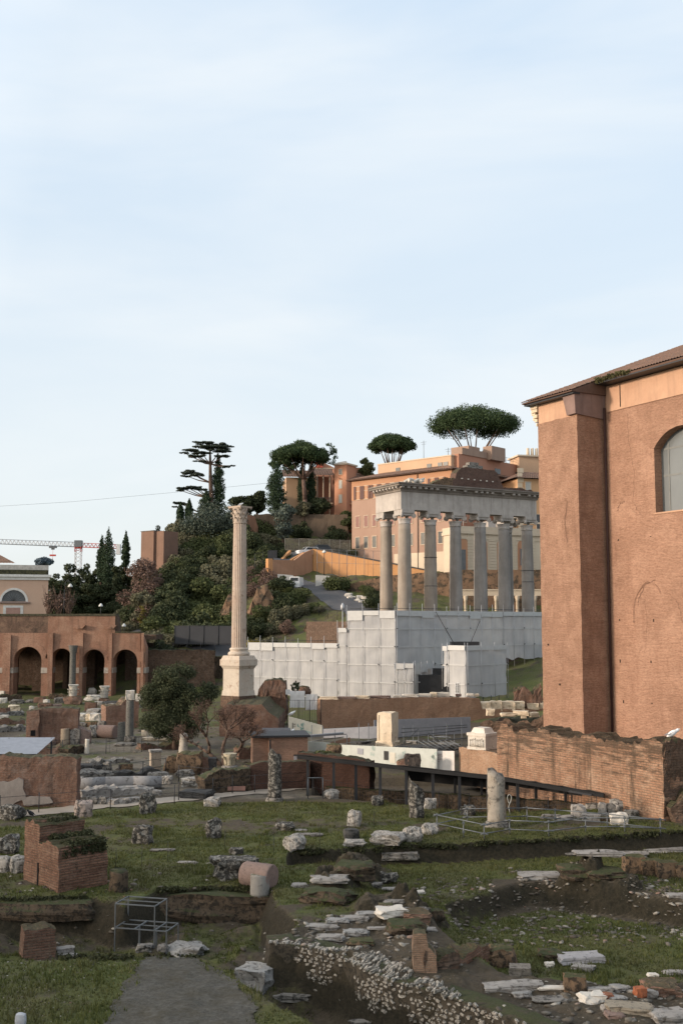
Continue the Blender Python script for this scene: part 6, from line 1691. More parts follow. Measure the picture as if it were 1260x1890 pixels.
def drum(name, label, px, py, lpx, dpx, mat, yaw, group=None, hollow=False):
    b = T(px, py); m = mpp(b.y); L_, r0 = lpx * m, dpx * m / 2
    mb = MB(); n = 32; pr = [(r0 * .93, -L_ / 2), (r0, -L_ / 2 + .06)] + [(r0 * (1 + .008 * math.sin(i * 2.1)), -L_ / 2 + .06 + (L_ - .12) * i / 8) for i in range(1, 9)] + [(r0 * .93, L_ / 2)]
    mb.lathe(pr, n); o = mb.build(name, mat)
    o.rotation_euler = (math.pi / 2, 0, yaw); o.location = (b.x, b.y + r0 * .6, b.z + r0 * .93); return tag(o, label, 'column drum', group)

# ---- stones standing on the lawn
GL = 'weathered stones on the lawn'
stump('column_stump', 'tall mottled black and white column stump on a round base beside the footpath', 'column', 507, 1478, 25, 84, mottled, True, 0, 0, .22, .07, None, greystone)
stump('column_stump', 'knobbly mottled black and white stump leaning near the black shelter posts', 'column', 769, 1509, 28, 70, mottled, False, 0, -.03, .35, .16, taper=.9)
stump('column_stump', 'broken grey fluted column on a round base inside the tube railing', 'column', 916, 1524, 33, 92, stone('streaked_grey_marble', (.36, .32, .27), (.24, .215, .185), (.085, .075, .065), .3, 1.4, .5, None, (.30, .245, .18), 1.2), True, 20, 0, .22, .04, None, greystone)
LS = [
 (612, 1474, 24, 17, .55, .12, mottled_pale, 'small pale boulder left of the shelter posts'),
 (697, 1487, 20, 19, .5, .16, mottled, 'small speckled boulder between the shelter posts'),
 (793, 1494, 22, 22, .5, .12, mottled_pale, 'round pale boulder just right of the knobbly stump'),
 (863, 1505, 24, 19, .4, .14, mottled, 'small squat mottled block behind the left end of the tube railing'),
 (654, 1525, 23, 29, .55, .13, mottled_pale, 'upright pointed pale boulder in the middle of the lawn'),
 (527, 1533, 30, 17, .6, .16, mottled, 'low dark speckled boulder beside a flat slab mid lawn'),
 (543, 1572, 33, 30, .6, .14, mottled_pale, 'rounded grey boulder at the left end of the trench edge'),
 (648, 1550, 26, 22, .5, .10, darkstone, 'dark grey boulder behind a white slab on the lawn'),
 (653, 1563, 38, 15, .45, .12, mottled_pale, 'bright white slab lying in front of the dark grey boulder'),
 (717, 1560, 54, 26, .35, .13, mottled_pale, 'wide flat topped pale boulder near the trench edge'),
 (763, 1555, 32, 30, .6, .12, mottled_pale, 'round pale boulder right of the wide flat topped one'),
 (793, 1541, 28, 22, .5, .14, mottled_pale, 'jagged grey boulder touching the tube railing corner'),
 (394, 1548, 26, 37, .5, .12, mottled, 'tall tapering speckled stone alone in the left middle of the lawn'),
 (262, 1558, 31, 36, .22, .12, mottled, 'square topped speckled stump beside a flat grey slab on the lawn'),
 (272, 1502, 27, 38, .30, .12, mottled, 'upright dark speckled stone at the footpath edge'),
 (152, 1510, 29, 34, .45, .10, stone('rosy_mottled', (.33, .27, .24), (.22, .18, .16), (.05, .045, .04), .35, 1.6, .7), 'rounded rosy grey stone at the footpath edge near the brick wall end'),
 (391, 1489, 27, 18, .45, .13, mottled_pale, 'small pale lump at the footpath edge left of the tall stump'),
 (18, 1514, 40, 30, .6, .13, mottled, 'big dark boulder at the left picture edge by the footpath'),
 (14, 1577, 34, 36, .5, .15, mottled, 'leaning mottled stone at the left picture edge'),
 (6, 1611, 24, 32, .55, .08, mottled_pale, 'rounded ribbed stone at far left, left of a similar pair'),
 (30, 1611, 27, 33, .55, .08, mottled_pale, 'rounded ribbed stone right of a similar pair, beside the brick pier'),
 (432, 1624, 72, 46, .3, .16, mottled, 'big speckled block behind the pink column drum'),
 (436, 1578, 24, 15, .4, .10, mottled, 'small dark block perched behind the big speckled block'),
]
for px, py, w, h, rd, am, mt, lab in LS: rock('boulder', lab, 'stone', px, py, w, h, mt, rd, am, .85, None, GL)
drum('column_drum', 'fat pink granite column drum lying beside the big speckled block', 476, 1641, 60, 44, pinkgranite, math.radians(62))
stump('column_stump', 'short smooth pale grey stump in front of the pink drum', 'column', 480, 1652, 36, 34, stone('smooth_grey', (.26, .245, .225), (.20, .19, .175), (.1, .095, .09), .15, 1.5, .2, (.06, .06, .035)), False, 0, 0, .05, .02)
stump('column_stump', 'dark mossy round stump beside the right foot of the brick pier', 'column', 219, 1645, 34, 38, earthrock, False, 0, 0, .12, .06)
rock('stone_block', 'long low cut block lying in the trench', 'stone', 737, 1590, 68, 21, greystone, .12, .06, .8, .1)
for px, py, w, h, lab, mt in ((300, 1571, 42, 5, 'flat grey slab set in the lawn near the square topped stump', greystone), (346, 1594, 36, 5, 'pale flat slab set in the lawn left of the big speckled block', greyslab), (570, 1543, 48, 6, 'wide flat grey slab set in the lawn behind the rounded grey boulder', greystone), (555, 1534, 24, 4, 'small pale slab beside the low dark boulder', greyslab)):
    rock('flat_slab', lab, 'slab', px, py, w, h, mt, .2, .10, 1.1)
rock('flat_slab', 'thick pale slab on the mossy mound right of the drum', 'slab', 608, 1630, 62, 15, greyslab, .15, .10, .6, .05)
rock('flat_slab', 'small slab left of the thick pale slab on the mound', 'slab', 553, 1638, 26, 9, greyslab, .2, .12, .8)
rock('earth_mound', 'rounded brown concrete lump with mossy top behind the thick slab', 'mound', 655, 1627, 66, 38, earthrock, .5, .14, .8)
rock('earth_mound', 'brown crumbling mound right of the pink drum on the slope', 'mound', 605, 1668, 86, 34, earthrock, .55, .16, .7)
rock('earth_mound', 'dark brown bank of earth and rubble behind the metal frame', 'mound', 392, 1697, 205, 60, earthrock, .25, .09, .35, 0)
rock('earth_mound', 'low dark bank of earth in front of the brick pier', 'mound', 70, 1703, 190, 44, earthrock, .3, .08, .3, 0)
# brick pier, foreground left
pier_m = brick('foreground_brick', (.29, .158, .105), (.185, .095, .066), (.135, .105, .08), .34, .095, (.045, .036, .028), .42, (.31, .215, .16), 1.3, (.036, .044, .018), .25, .8, .016)
A_, B_, Cc = T(108, 1649), T(206, 1652), T(44, 1624)
bp = thing('brick_pier', 'stubby two stepped red brick pier with mossy top at left', 'brick pier', (Cc.x, Cc.y, -.1), math.atan2(A_.y - Cc.y, A_.x - Cc.x))
LA = (A_ - Cc).xy.length; W = (B_ - A_).xy.length
o = ruin(LA * .44, [(0, 2.25), (LA * .2, 2.4), (LA * .44, 2.3)], W * .92, 60, dx=.10, nz=16, amp=.055, topamp=.2, z0=-.3).build('rear_block', pier_m, bp)
o = ruin(LA * .56 - .03, [(0, 1.75), (LA * .3, 1.85), (LA * .56, 1.72)], W, 61, dx=.10, nz=16, amp=.055, topamp=.2, z0=-.35).build('front_block', pier_m, bp, (LA * .44 + .03, -.03, 0))
foliage('moss_growth', [(LA * .5 + x, W * y, 1.80 + .10 * math.sin(x * 5), .36, .34, .15) for x in (.25, .75, 1.2) for y in (.25, .55, .85)] + [(x, W * y, 2.36, .34, .34, .14) for x in (.3, .8) for y in (.35, .7)] + [(LA - .02, W * y, 1.55, .10, .22, .22) for y in (.12, .3, .5, .7, .88)], 7600, .09, leaf('moss', (.022, .026, .011), (.062, .066, .030), .1), 5, bp, shell=.2)
mb = MB(); mb.box(LA * .43, -.06, .1, LA * .43 + .07, -.005, .95); mb.build('putlog_slot', black, bp)
sp_b = brick('small_pier_brick', (.26, .145, .10), (.175, .095, .068), (.14, .11, .085), .3, .09, (.045, .036, .028), .3, (.26, .19, .14), 1.1, (.05, .048, .025), .2, .9, .018)
p0 = T(44, 1769); p1 = T(103, 1767)
ruin_at('brick_pier', 'small waist high brick stub with flat stones on top at lower left', 'brick pier', p0, p1, [(0, .98), (.5, 1.02), (1, .92)], .8, sp_b, 63, dx=.08, nz=12, amp=.035, topamp=.10)
rock('flat_slab', 'white slab on edge leaning by the small brick stub', 'slab', 120, 1759, 30, 14, greyslab, .2, .12, .6, .3)
rock('flat_slab', 'flat white slab on the grass right of the small brick stub', 'slab', 122, 1766, 36, 7, greyslab, .2, .12, .8, -.2)
rock('flat_slab', 'long tilted grey slab on the far side of the small pit', 'slab', 136, 1704, 48, 10, greystone, .15, .1, .4, .35)

# ---- footpath fence, thin posts
pts = [T(x, y) for x, y in ((-40, 1512), (70, 1503), (200, 1492), (322, 1480), (455, 1464), (565, 1457))]
fo = thing('path_railing', 'thin dark post and wire railing along the far edge of the footpath', 'railing', pts[1])
for px, py in ((0, 1506), (72, 1500), (204, 1494), (330, 1478), (322, 1484), (393, 1470), (429, 1465), (470, 1463), (528, 1457)):
    b = T(px, py) - Vector(pts[1]); mb = MB(); mb.tube(b + Vector((0, 0, -.1)), b + Vector((0, 0, 1.05)), .028, n=5); mb.build('post', metal_dark, fo)
for f in (1.0, .5):
    for a, b in zip(pts[:-1], pts[1:]):
        mb = MB(); q0 = Vector(pts[1]); mb.tube(a - q0 + Vector((0, 0, f)), b - q0 + Vector((0, 0, f)), .014, n=4); mb.build('rail', metal_dark, fo)
pts2 = [T(x, y) for x, y in ((205, 1552), (245, 1596), (330, 1596), (415, 1566), (480, 1556), (600, 1562), (670, 1542))]
fo = thing('wire_barrier', 'very thin posts with wires crossing the middle of the lawn', 'railing', pts2[0])
for px, py in ((214, 1604), (262, 1598), (310, 1592), (415, 1568), (505, 1578), (590, 1570), (655, 1530), (690, 1530)):
    b = T(px, py) - Vector(pts2[0]); mb = MB(); mb.tube(b + Vector((0, 0, -.1)), b + Vector((0, 0, .85)), .012, n=4); mb.build('post', metal_dark, fo)

# ---- left middle ruins
mwall = brick('midground_brick', (.27, .145, .10), (.20, .105, .075), (.20, .145, .11), .3, .09, (.055, .045, .037), .38, (.30, .235, .20), 1.0, (.05, .055, .025), .5, .4, .02)
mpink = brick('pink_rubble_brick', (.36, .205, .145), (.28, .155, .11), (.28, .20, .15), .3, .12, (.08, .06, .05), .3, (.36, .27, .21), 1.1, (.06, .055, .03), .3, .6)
bw_ = ruin_at('brick_wall', 'thick worn brick wall with plaster remnants at left beside the footpath', 'wall', T(-90, 1492), T(141, 1488), [(0, 2.6), (.35, 2.72), (.7, 2.68), (.93, 2.72), (1, 2.5)], 1.4, mwall, 70, dx=.14, nz=14, amp=.05, topamp=.10)
mb = MB(); blob(mb, 3.1, .85, 1.0, .75, -.09, .05, 3); blob(mb, 4.5, .35, .8, .3, -.085, .05, 8)
mb.build_each('plaster_remnant', plaster('grey_plaster_remnant', (.27, .235, .21), (.22, .185, .165), (.10, .08, .07), .6, .9, .5), bw_)
cs = thing('corrugated_shelter', 'low roof of wavy blue grey corrugated sheets behind the worn brick wall', 'shelter', (P(-20, 1392, 67).x, 67, 0))
n = 220; V = []; x1 = P(69, 1392, 67).x - P(-20, 1392, 67).x
zf, zk = P(0, 1392, 67).z, P(0, 1362, 71).z
mb = MB(); V = []
for i in range(n + 1):
    x = -4 + (x1 + 4) * i / n
    for y, z in ((0, zf), (4.2, zk)): V.append((x, y, z))
rows = 15; V = []; Fs = []
for j in range(rows * 2 + 1):
    f = j / (rows * 2); y = 4.2 * f; z = zf + (zk - zf) * f + (.05 if j % 2 else 0)
    V += [(-6, y, z), (x1, y, z)]
for j in range(rows * 2): Fs.append((2 * j, 2 * j + 1, 2 * j + 3, 2 * j + 2))
mb = MB(); mb.add(V, Fs); mb.build('roof', flat('blue_grey_sheet', (.23, .25, .29), .5, .1), cs)
mb = MB(); mb.box(-6, -.06, zf - .16, x1, -.003, zf + .02); mb.build('fascia', metal_dark, cs)
for x in (-3, 0, x1 - .2):
    for y in (.1, 4.0): 
        mb = MB(); mb.tube((x, y, -.2), (x, y, zf if y < 1 else zk), .06, n=6); mb.build('post', metal_dark, cs)
q_ = T(52, 1374, 110); 
cb_ = thing('brick_block', 'squarish dark brick block with orange lit left face and small black opening', 'ruin', (q_.x, q_.y, 0), math.radians(10))
mq = mpp(q_.y)
ruin(88 * mq, [(0, 2.75), (.9, 2.95), (3.9, 2.9)], 2.2, 71, dx=.2, nz=10, amp=.04, topamp=.10).build('main_block', mwall, cb_)
ruin(1.0, [(0, 2.75), (1.0, 2.8)], 1.4, 72, dx=.15, nz=10, amp=.04, topamp=.08).build('lit_end', mpink, cb_, (-.15, -.25, 0))  # lighter brick paints the sunlit left face
mb = MB(); mb.box(.22, -.34, .75, .58, -.28, 1.2); mb.build('opening', black, cb_)
stump('column_stump', 'pale beige column stump standing against the dark brick block', 'column', 120, 1374, 17, 29, stone('beige_stone', (.34, .27, .20), (.27, .21, .155), (.1, .08, .06), .2, 1.5, .4), False, 0, 0, .05, .03)
rock('stone_block', 'dull brown pier block right of the pale beige stump', 'stone', 138, 1374, 18, 30, greystone, .15, .06, .7, 0)
rock('stone_block', 'sloping pinkish slab leaning right of the dull brown pier block', 'stone', 156, 1373, 22, 28, pinkgranite, .15, .08, .7, 0, slant=-.7)
rock('stone_block', 'low pink base stone in front of the dark brick block', 'stone', 84, 1376, 30, 12, pinkgranite, .15, .08, .7, 0)
drum('column_drum', 'smooth pink column drum lying in front of the pink brick block', 196, 1363, 36, 24, pinkgranite, math.radians(72))
ruin_at('brick_block', 'pink rubble brick block with broken top behind the slim grey column', 'ruin', T(195, 1343, 120), T(256, 1343, 120), [(0, 2.2), (.35, 2.1), (.6, 2.8), (1, 2.5)], 2.0, mpink, 73, dx=.16, nz=8, amp=.06, topamp=.25)
stump('column_stump', 'slim tall grey granite column carrying a white block', 'column', 239, 1369, 15, 77, greygranite, False, 0, .0, .02, .015, taper=.9)
b = T(239, 1369); mq = mpp(b.y)
rock('marble_block', 'white marble block on top of the slim tall grey column', 'marble', 0, 0, 16, 17, marble, .1, .05, 1.0, .2, at=Vector((b.x, b.y - .25, b.z + 76.5 * mq)))
rock('marble_block', 'white block just right of the slim column top on the pink brick ruin', 'marble', 0, 0, 14, 13, marble, .12, .05, 1.0, .1, at=P(257, 1293, 104))
stump('column_stump', 'short dark grey stump left of the slim tall column', 'column', 224, 1368, 14, 35, greygranite, False, 0, .0, .1, .02)
rock('stone_block', 'dark rounded stone at the foot of the slim column', 'stone', 240, 1370, 20, 12, greystone, .5, .1, .7)
stump('marble_post', 'short bright white square marble post on the paving', 'post', 161, 1391, 8, 26, marble, False, 0, 0, .03, .02, taper=1)
rock('marble_block', 'white scrap leaning in front of the dark brick block', 'marble', 88, 1374, 9, 9, marble, .2, .1, .4, .5)
# two corinthian capitals on brick plinths
for px, lab, lab2 in ((133, 'white Corinthian capital on a round brick mound, left of two', 'rounded brick mound carrying the left white capital'), (191, 'white Corinthian capital on a brick base, right of two', 'low brick base carrying the right white capital')):
    b = T(px, 1300 if px < 150 else 1298, 146); rock('brick_mound', lab2, 'ruin', px, 1300, 30 if px < 150 else 18, 16 if px < 150 else 10, mpink, .45, .1, .9, 0, at=b)
    m_ = mpp(b.y); zc_ = b.z + (13.5 if px < 150 else 9.2) * m_
    o = thing('marble_capital', lab, 'capital', (b.x, b.y + .6, zc_), .3)
    mb = MB(); mb.lathe([(.42, 0), (.46, .1), (.40, .2), (.42, .8), (.52, 1.15), (.6, 1.3)], 20); acanthus(mb, 8, .42, .54, .15, .6, .16); acanthus(mb, 8, .42, .62, .3, .95, .15, .5); mb.build('bell', marble, o)
    mb = MB(); sq(mb, .56, 1.28, 1.45, .6); mb.build('abacus', marble, o)
MID = [ # px, py, w, h, mat, round, amp, label
 (480/2.86+2, 1282, 14, 12, marble, .4, .14, 'round white fragment topmost on the marble pile before the arcade'),
 (170, 1293, 26, 11, marble, .25, .12, 'long white moulded fragment under the round white fragment'),
 (162, 1313, 12, 18, mpink, .08, .05, 'lighter red brick cube left of its darker twin'),
 (171, 1313, 14, 17, mwall, .08, .05, 'dark red brick cube under the long white fragment'),
 (183, 1304, 16, 10, greyslab, .2, .1, 'grey moulded stone right of the dark red brick cube'),
 (147, 1331, 20, 15, marble, .25, .12, 'white marble block, left end of the pale heap behind the pink drum'),
 (162, 1331, 14, 14, marble_lit, .4, .12, 'creamy rounded fragment in the middle of the pale heap'),
 (175, 1332, 18, 16, marble, .35, .12, 'white rounded block at the right end of the pale heap'),
 (172, 1320, 26, 13, greyslab, .35, .12, 'big grey white lump on top of the pale heap'),
 (150, 1341, 30, 9, greystone, .2, .1, 'dark flat stone under the pale heap'),
 (170, 1342, 24, 12, brownstone, .3, .1, 'brown rough stone under the pale heap'),
 (187, 1344, 14, 14, greystone, .15, .08, 'stack of grey slabs right of the pale heap'),
 (170, 1362, 14, 22, mottled_pale, .35, .16, 'grey carved capital fragment left of the pink drum'),
 (4, 1284, 10, 9, marble, .15, .06, 'small white block at the left edge before the arcade'),
 (5, 1298, 14, 10, marble, .3, .1, 'rounded white block at the left edge below the small white block'),
 (24, 1313, 20, 12, marble_lit, .2, .14, 'creamy carved fragment on the grass at left'),
 (58, 1312, 8, 9, marble, .2, .08, 'tiny white block standing on the dark brick block top edge'),
 (5, 1319, 20, 14, mwall, .2, .08, 'dark brick lump at the left edge'),
 (6, 1336, 16, 17, marble, .12, .06, 'grey white square pedestal at the left edge'),
 (72, 1297, 18, 11, mpink, .12, .05, 'red brick lump before the arcade pier'),
 (85, 1300, 10, 9, marble, .2, .06, 'small white cube before the arcade right of the red brick lump'),
 (82, 1307, 26, 10, mpink, .3, .12, 'reddish rubble lump below the small white cube'),
 (105, 1308, 16, 9, pinkgranite, .12, .06, 'pink stone block right of the reddish rubble lump'),
 (108, 1298, 16, 11, greystone, .2, .1, 'grey moulded stone behind the pink stone block'),
 (58, 1297, 20, 6, greystone, .4, .15, 'dark fallen stones under the second arch'),
 (30, 1299, 24, 8, greystone, .4, .15, 'grey fallen stones under the first arch'),
 (228, 1295, 10, 9, greystone, .3, .1, 'small grey stone before the right arch'),
 (210, 1302, 34, 9, darkstone, .3, .12, 'dark low rubble before the right arch'),
 (274, 1368, 26, 8, marble_lit, .3, .12, 'cream flat rubble at the foot of the olive tree left side'),
 (300, 1368, 24, 9, marble_lit, .3, .14, 'cream broken rubble at the foot of the olive tree right side'),
 (266, 1360, 9, 12, marble_lit, .35, .14, 'small upright cream fragment left of the olive tree'),
 (228, 1377, 34, 7, greystone, .25, .1, 'low grey step stones below the slim column'),
 (149, 1429, 37, 20, darkstone, .12, .05, 'dark basalt block, leftmost on the paving'),
 (180, 1424, 16, 14, darkstone, .2, .1, 'dark basalt block, second from left on the paving'),
 (198, 1423, 14, 16, greystone, .3, .14, 'grey carved basalt fragment right of the second dark block'),
 (231, 1421, 25, 13, brownstone, .08, .04, 'brown squared block alone on the paving'),
 (348, 1430, 44, 44, brownstone, .25, .10, 'tall mossy brown tuff lump left of the brick cube'),
 (320, 1427, 30, 34, brownstone, .35, .14, 'sloping ochre tuff boulder right of the marble pedestal'),
 (365, 1428, 34, 34, mwall, .10, .05, 'brick cube between tuff lump and dark block'),
 (383, 1428, 30, 30, darkstone, .10, .05, 'dark mossy square block under the bare red tree'),
 (290, 1440, 34, 16, greystone, .3, .12, 'grey rough stone beyond the fallen column end'),
 (308, 1447, 18, 16, mottled_pale, .3, .12, 'pale stone standing at the right end of the fallen column'),
 (340, 1434, 26, 14, greystone, .3, .12, 'grey broken block below the mossy tuff lump'),
 (352, 1452, 32, 18, mottled_pale, .3, .14, 'pale rough block stacked on the dark cut stone'),
 (362, 1474, 52, 18, darkstone, .12, .08, 'long dark cut stone with pale broken end beside the footpath'),
 (385, 1445, 30, 18, greystone, .4, .14, 'grey heaped stone right of the pale rough block'),
 (410, 1440, 34, 16, greystone, .4, .14, 'grey heaped stone below the carved pedestal'),
 (290, 1468, 14, 10, greyslab, .3, .12, 'small pale stone near the right end of the fallen column'),
 (170, 1486, 18, 17, greystone, .35, .14, 'brown grey stone, first in the row beside the footpath'),
 (188, 1486, 16, 17, greystone, .35, .14, 'grey stone, second in the row beside the footpath'),
 (206, 1485, 24, 12, greyslab, .35, .14, 'pale low stone, third in the row beside the footpath'),
 (226, 1484, 24, 13, greyslab, .35, .14, 'pale low stone, fourth in the row beside the footpath'),
 (248, 1481, 20, 11, greyslab, .35, .14, 'pale low stone, last in the row beside the footpath'),
 (225, 1462, 44, 7, greyslab, .25, .1, 'flat pale paving slab below the fallen column'),
]
for px, py, w, h, mt, rd, am, lab in MID: rock('stone_block', lab, 'stone', px, py, w, h, mt, rd, am, .8)
b0, b1 = T(142, 1461), T(298, 1456)
fc = thing('fallen_column', 'long grey column shaft lying on the ground beyond the footpath', 'column', b0)
mb = MB(); d = (b1 - b0); mb.path([(0, 0, .42), tuple(d * .33 + Vector((0, 0, .42))), tuple(d * .66 + Vector((0, 0, .40))), tuple(d + Vector((0, 0, .38)))], [.36, .40, .41, .38], 18); mb.build('shaft', stone('grey_shaft', (.24, .235, .235), (.185, .18, .18), (.08, .075, .07), .2, 1.2, .4), fc)
mb = MB(); mb.box(-.5, .3, -.1, .1, 1.3, .7); mb.build('end_block', greyslab, fc)
pdx = T(288, 1420); 
pd = thing('marble_pedestal', 'fluted beige marble pedestal with square cap beside the tuff boulder', 'pedestal', pdx, .35)
mb = MB(); mb.box(-.35, 0, 0, .35, .6, 1.15)
for k in range(6): mb.box(-.32 + k * .11, -.04, .1, -.26 + k * .11, -.003, 1.05)
mb.build('shaft', stone('beige_marble', (.40, .33, .26), (.33, .27, .21), (.12, .1, .08), .2, 1.5, .3), pd)
mb = MB(); mb.box(-.42, -.1, 1.15, .42, .68, 1.3); mb.build('cap', greyslab, pd)
stump('column_stump', 'white broken column stub standing behind the tuff lump', 'column', 337, 1413, 16, 58, stone('cream_column', (.44, .39, .33), (.36, .32, .27), (.14, .12, .1), .2, 1.4, .35), False, 0, .03, .15, .04)
st = thing('carved_capital', 'pale carved capital on a stepped grey pedestal under the bare red tree', 'capital', T(424, 1436), .2)
mb = MB(); sq(mb, .95, -.1, .25, .9); sq(mb, .7, .25, .55, .6); mb.lathe([(.5, .55), (.55, .7), (.42, .8)], 16); mb.build('pedestal', greystone, st)
mb = MB(); mb.lathe([(.34, .8), (.36, 1.3), (.46, 1.55)], 16); acanthus(mb, 7, .34, .46, .82, 1.4, .13); mb.build('bell', stone('yellowed_marble', (.42, .37, .27), (.34, .29, .21), (.1, .09, .06), .25, 1.5, .4), st)
ruin_at('low_wall', 'dark weathered low wall with flat coping right of the carved capital', 'wall', T(376, 1466), T(462, 1460), [(0, 1.0), (.2, 1.3), (1, 1.35)], 1.2, earthrock, 75, dx=.15, amp=.08, topamp=.15)
ruin_at('low_wall', 'reddish low brick wall behind the tall mottled stump', 'wall', T(462, 1459), T(572, 1455), [(0, 1.45), (.15, 1.7), (1, 1.6)], .8, brick('red_low_brick', (.105, .054, .04), (.078, .042, .033), (.08, .055, .045), .3, .1, (.04, .03, .025), .3, None, .8, (.05, .05, .025), .4, .5), 76, dx=.2, nz=8, amp=.03, topamp=.06)
mb = MB(); a = T(435, 1461); mb.box(a.x - .45, a.y - .3, a.z + .1, a.x + .6, a.y - .22, a.z + .35); tag(mb.build('info_panel', flat('rosy_panel', (.25, .14, .115), .6)), 'small rosy information panel low beside the footpath', 'panel')
# small brick hut with flat roof
ht = thing('brick_hut', 'small plain brick hut with flat dark roof behind the tall mottled stump', 'hut', T(496, 1413), math.radians(8))
mh = mpp(ht.location.y); hm = brick('hut_brick', (.33, .19, .135), (.28, .16, .115), (.28, .2, .15), .28, .08, (.1, .08, .06), .15, None, .4, None, .2, .4); w_ = 71 * mh
mb = MB(); mb.box(0, 0, -.6, w_, 3.2, 50 * mh); mb.box(-1.1, .5, -.6, 0, 3.0, 50 * mh); mb.build('wall', hm, ht)
mb = MB(); mb.box(-1.25, -.2, 50 * mh, w_ + .15, 3.4, 50 * mh + .14); mb.build('roof', metal_dark, ht)
mb = MB(); mb.tube((.08, -.1, -.4), (.08, -.1, 46 * mh), .05, n=6); mb.build('downpipe', metal_dark, ht)
mb = MB(); mb.box(w_ * .64, -.04, 2 * mh, w_ * .80, -.003, 17 * mh); mb.build('hatch', flat('grey_hatch', (.28, .27, .29), .6), ht)
mb = MB(); mb.box(w_ * .63, -.12, 17 * mh, w_ * .81, -.003, 18.5 * mh); mb.build('hatch_hood', metal_dark, ht)
# stepped brick core below the tall column
ruin_at('column_core', 'dark brick core mound under the fluted column pedestal', 'ruin', (P(405, 1390, 97).x, 97, 0), (P(514, 1390, 97).x, 97, 0), [(0, 2.3), (.1, 2.8), (.72, 2.85), (.8, 2.2), (1, 1.6)], 11, mwall, 80, dx=.3, nz=8, amp=.05, topamp=.10)
ruin_at('brick_stump', 'big rounded brick lump right of the fluted column pedestal', 'ruin', (P(474, 1312, 108).x, 108, .7), (P(529, 1312, 108).x, 108, .7), [(0, 1.6), (.08, 3.0), (.25, 3.7), (.75, 3.75), (.95, 3.3), (1, 2.0)], 2.6, mwall, 81, dx=.2, nz=9, amp=.16, topamp=.25)
rock('brick_stump', 'small rounded brick lump behind the hung white sheets', 'ruin', 0, 0, 19, 17, mwall, .6, .1, .7, 0, at=P(562, 1283, 112))
foliage('shrub', [(0, 0, .4, .45, .4, .6)], 150, .25, lf_dark, 444, None, loc=P(545, 1276, 110)); tag(C.objects[-1] if False else bpy.data.objects['shrub'], 'little dark shrub between the brick lump and the hung white sheets', 'shrub')
# hung white sheets
wsheet = flat('white_cloth', (.60, .60, .60), .8, 0, .05)
for px0, px1, y0, y1, lab in ((535, 562, 1276, 1306, 'white cloth sheet hung on the fence, left of two'), (564, 586, 1282, 1310, 'white cloth sheet hung on the fence, right of two')):
    a, b = P(px0, y1, 106), P(px1, y1 + 1, 105.5); h = (y1 - y0) * mpp(106); V = []; 
    for j in range(9):
        for i in range(13): V.append((a.x + (b.x - a.x) * i / 12, a.y + .10 * mn.noise(Vector((i * .5, j * .4, px0))), a.z + h * j / 8))
    mb = MB(); mb.add(V, [(j * 13 + i, j * 13 + i + 1, j * 13 + i + 14, j * 13 + i + 13) for j in range(8) for i in range(12)], 0, True); tag(mb.build('hung_sheet', wsheet), lab, 'sheet')
mb = MB(); a = P(527, 1282, 107.5); mb.box(a.x, a.y, a.z, a.x + .45, a.y + .05, a.z + .5); tag(mb.build('notice_board', wsheet), 'small pale notice fixed on the big rounded brick lump', 'sign')
fence('iron_fence', 'dark iron bar fence below the hung white sheets', [(P(530, 1330, 105).x, 105, .5), (P(592, 1330, 105).x, 105, .5)], 2.2, 1.2, .16, metal_dark, (.98, .1), .035, .014)
# long terrace wall of small bricks with marble fragments on top
ros = brick('terrace_small_brick', (.46, .27, .17), (.38, .21, .13), (.35, .25, .18), .26, .085, (.1, .065, .045), .25, (.34, .215, .14), .8, None, .2, .5)
ros2 = ruin_at('terrace_wall', 'long low buff brick terrace wall topped by marble fragments before the scaffold', 'wall', (P(591, 1345, 105).x, 105, 0), (P(1010, 1320, 112).x, 112, .3), [(0, 2.75), (.5, 2.65), (.695, 2.5), (.70, 1.4), (1, 1.3)], 1.2, ros, 83, dx=.3, nz=10, amp=.03, topamp=.05)
r = random.Random(14)
tops = [(606, 32, 6, marble_lit), (640, 34, 5, pinkgranite), (668, 26, 6, marble_lit), (700, 40, 5, pinkgranite), (733, 14, 5, marble), (757, 30, 6, marble), (784, 22, 6, marble), (800, 14, 8, marble_lit), (818, 22, 8, marble), (846, 10, 5, pinkgranite), (868, 12, 6, marble), (880, 8, 5, marble_lit)]
order = ['first', 'second', 'third', 'fourth', 'fifth', 'sixth', 'seventh', 'eighth', 'ninth', 'tenth', 'eleventh', 'twelfth']
for i, (px, w, h, mt) in enumerate(tops):
    Y = 105 + (px - 591) / 419 * 7; p_ = P(px, 1294, Y); zt_ = float(np.interp(px, [591, 800, 1010], [2.75, 2.85, 2.62])) - .07
    col_ = 'reddish' if mt is pinkgranite else ('cream' if mt is marble_lit else 'white')
    rock('cornice_fragment', '%s moulded fragment on the terrace wall, %s from the left' % (col_, order[i]), 'marble', 0, 0, w, h, mt, .18, .08, .6 if w < 20 else .3, 0, 'marble fragments on the terrace wall', at=Vector((p_.x, Y + .2, zt_)))
row = [(894, 1306, 26, 17), (916, 1306, 20, 18), (938, 1306, 24, 17), (958, 1305, 20, 16), (984, 1302, 20, 12), (1004, 1302, 16, 13), (905, 1320, 14, 12)]
for i, (px, py, w, h) in enumerate(row):
    rock('marble_block', 'cream squared block, %s in the row left of the tall brick hall' % order[i], 'marble', 0, 0, w, h, marble_lit, .1, .07, .8, 0, 'cream blocks beside the hall', at=(Vector((P(px, py, 105 + (px - 591) / 419 * 7).x, 105 + (px - 591) / 419 * 7 + .15, 1.28)) if i < 6 else P(px, py, 94)))
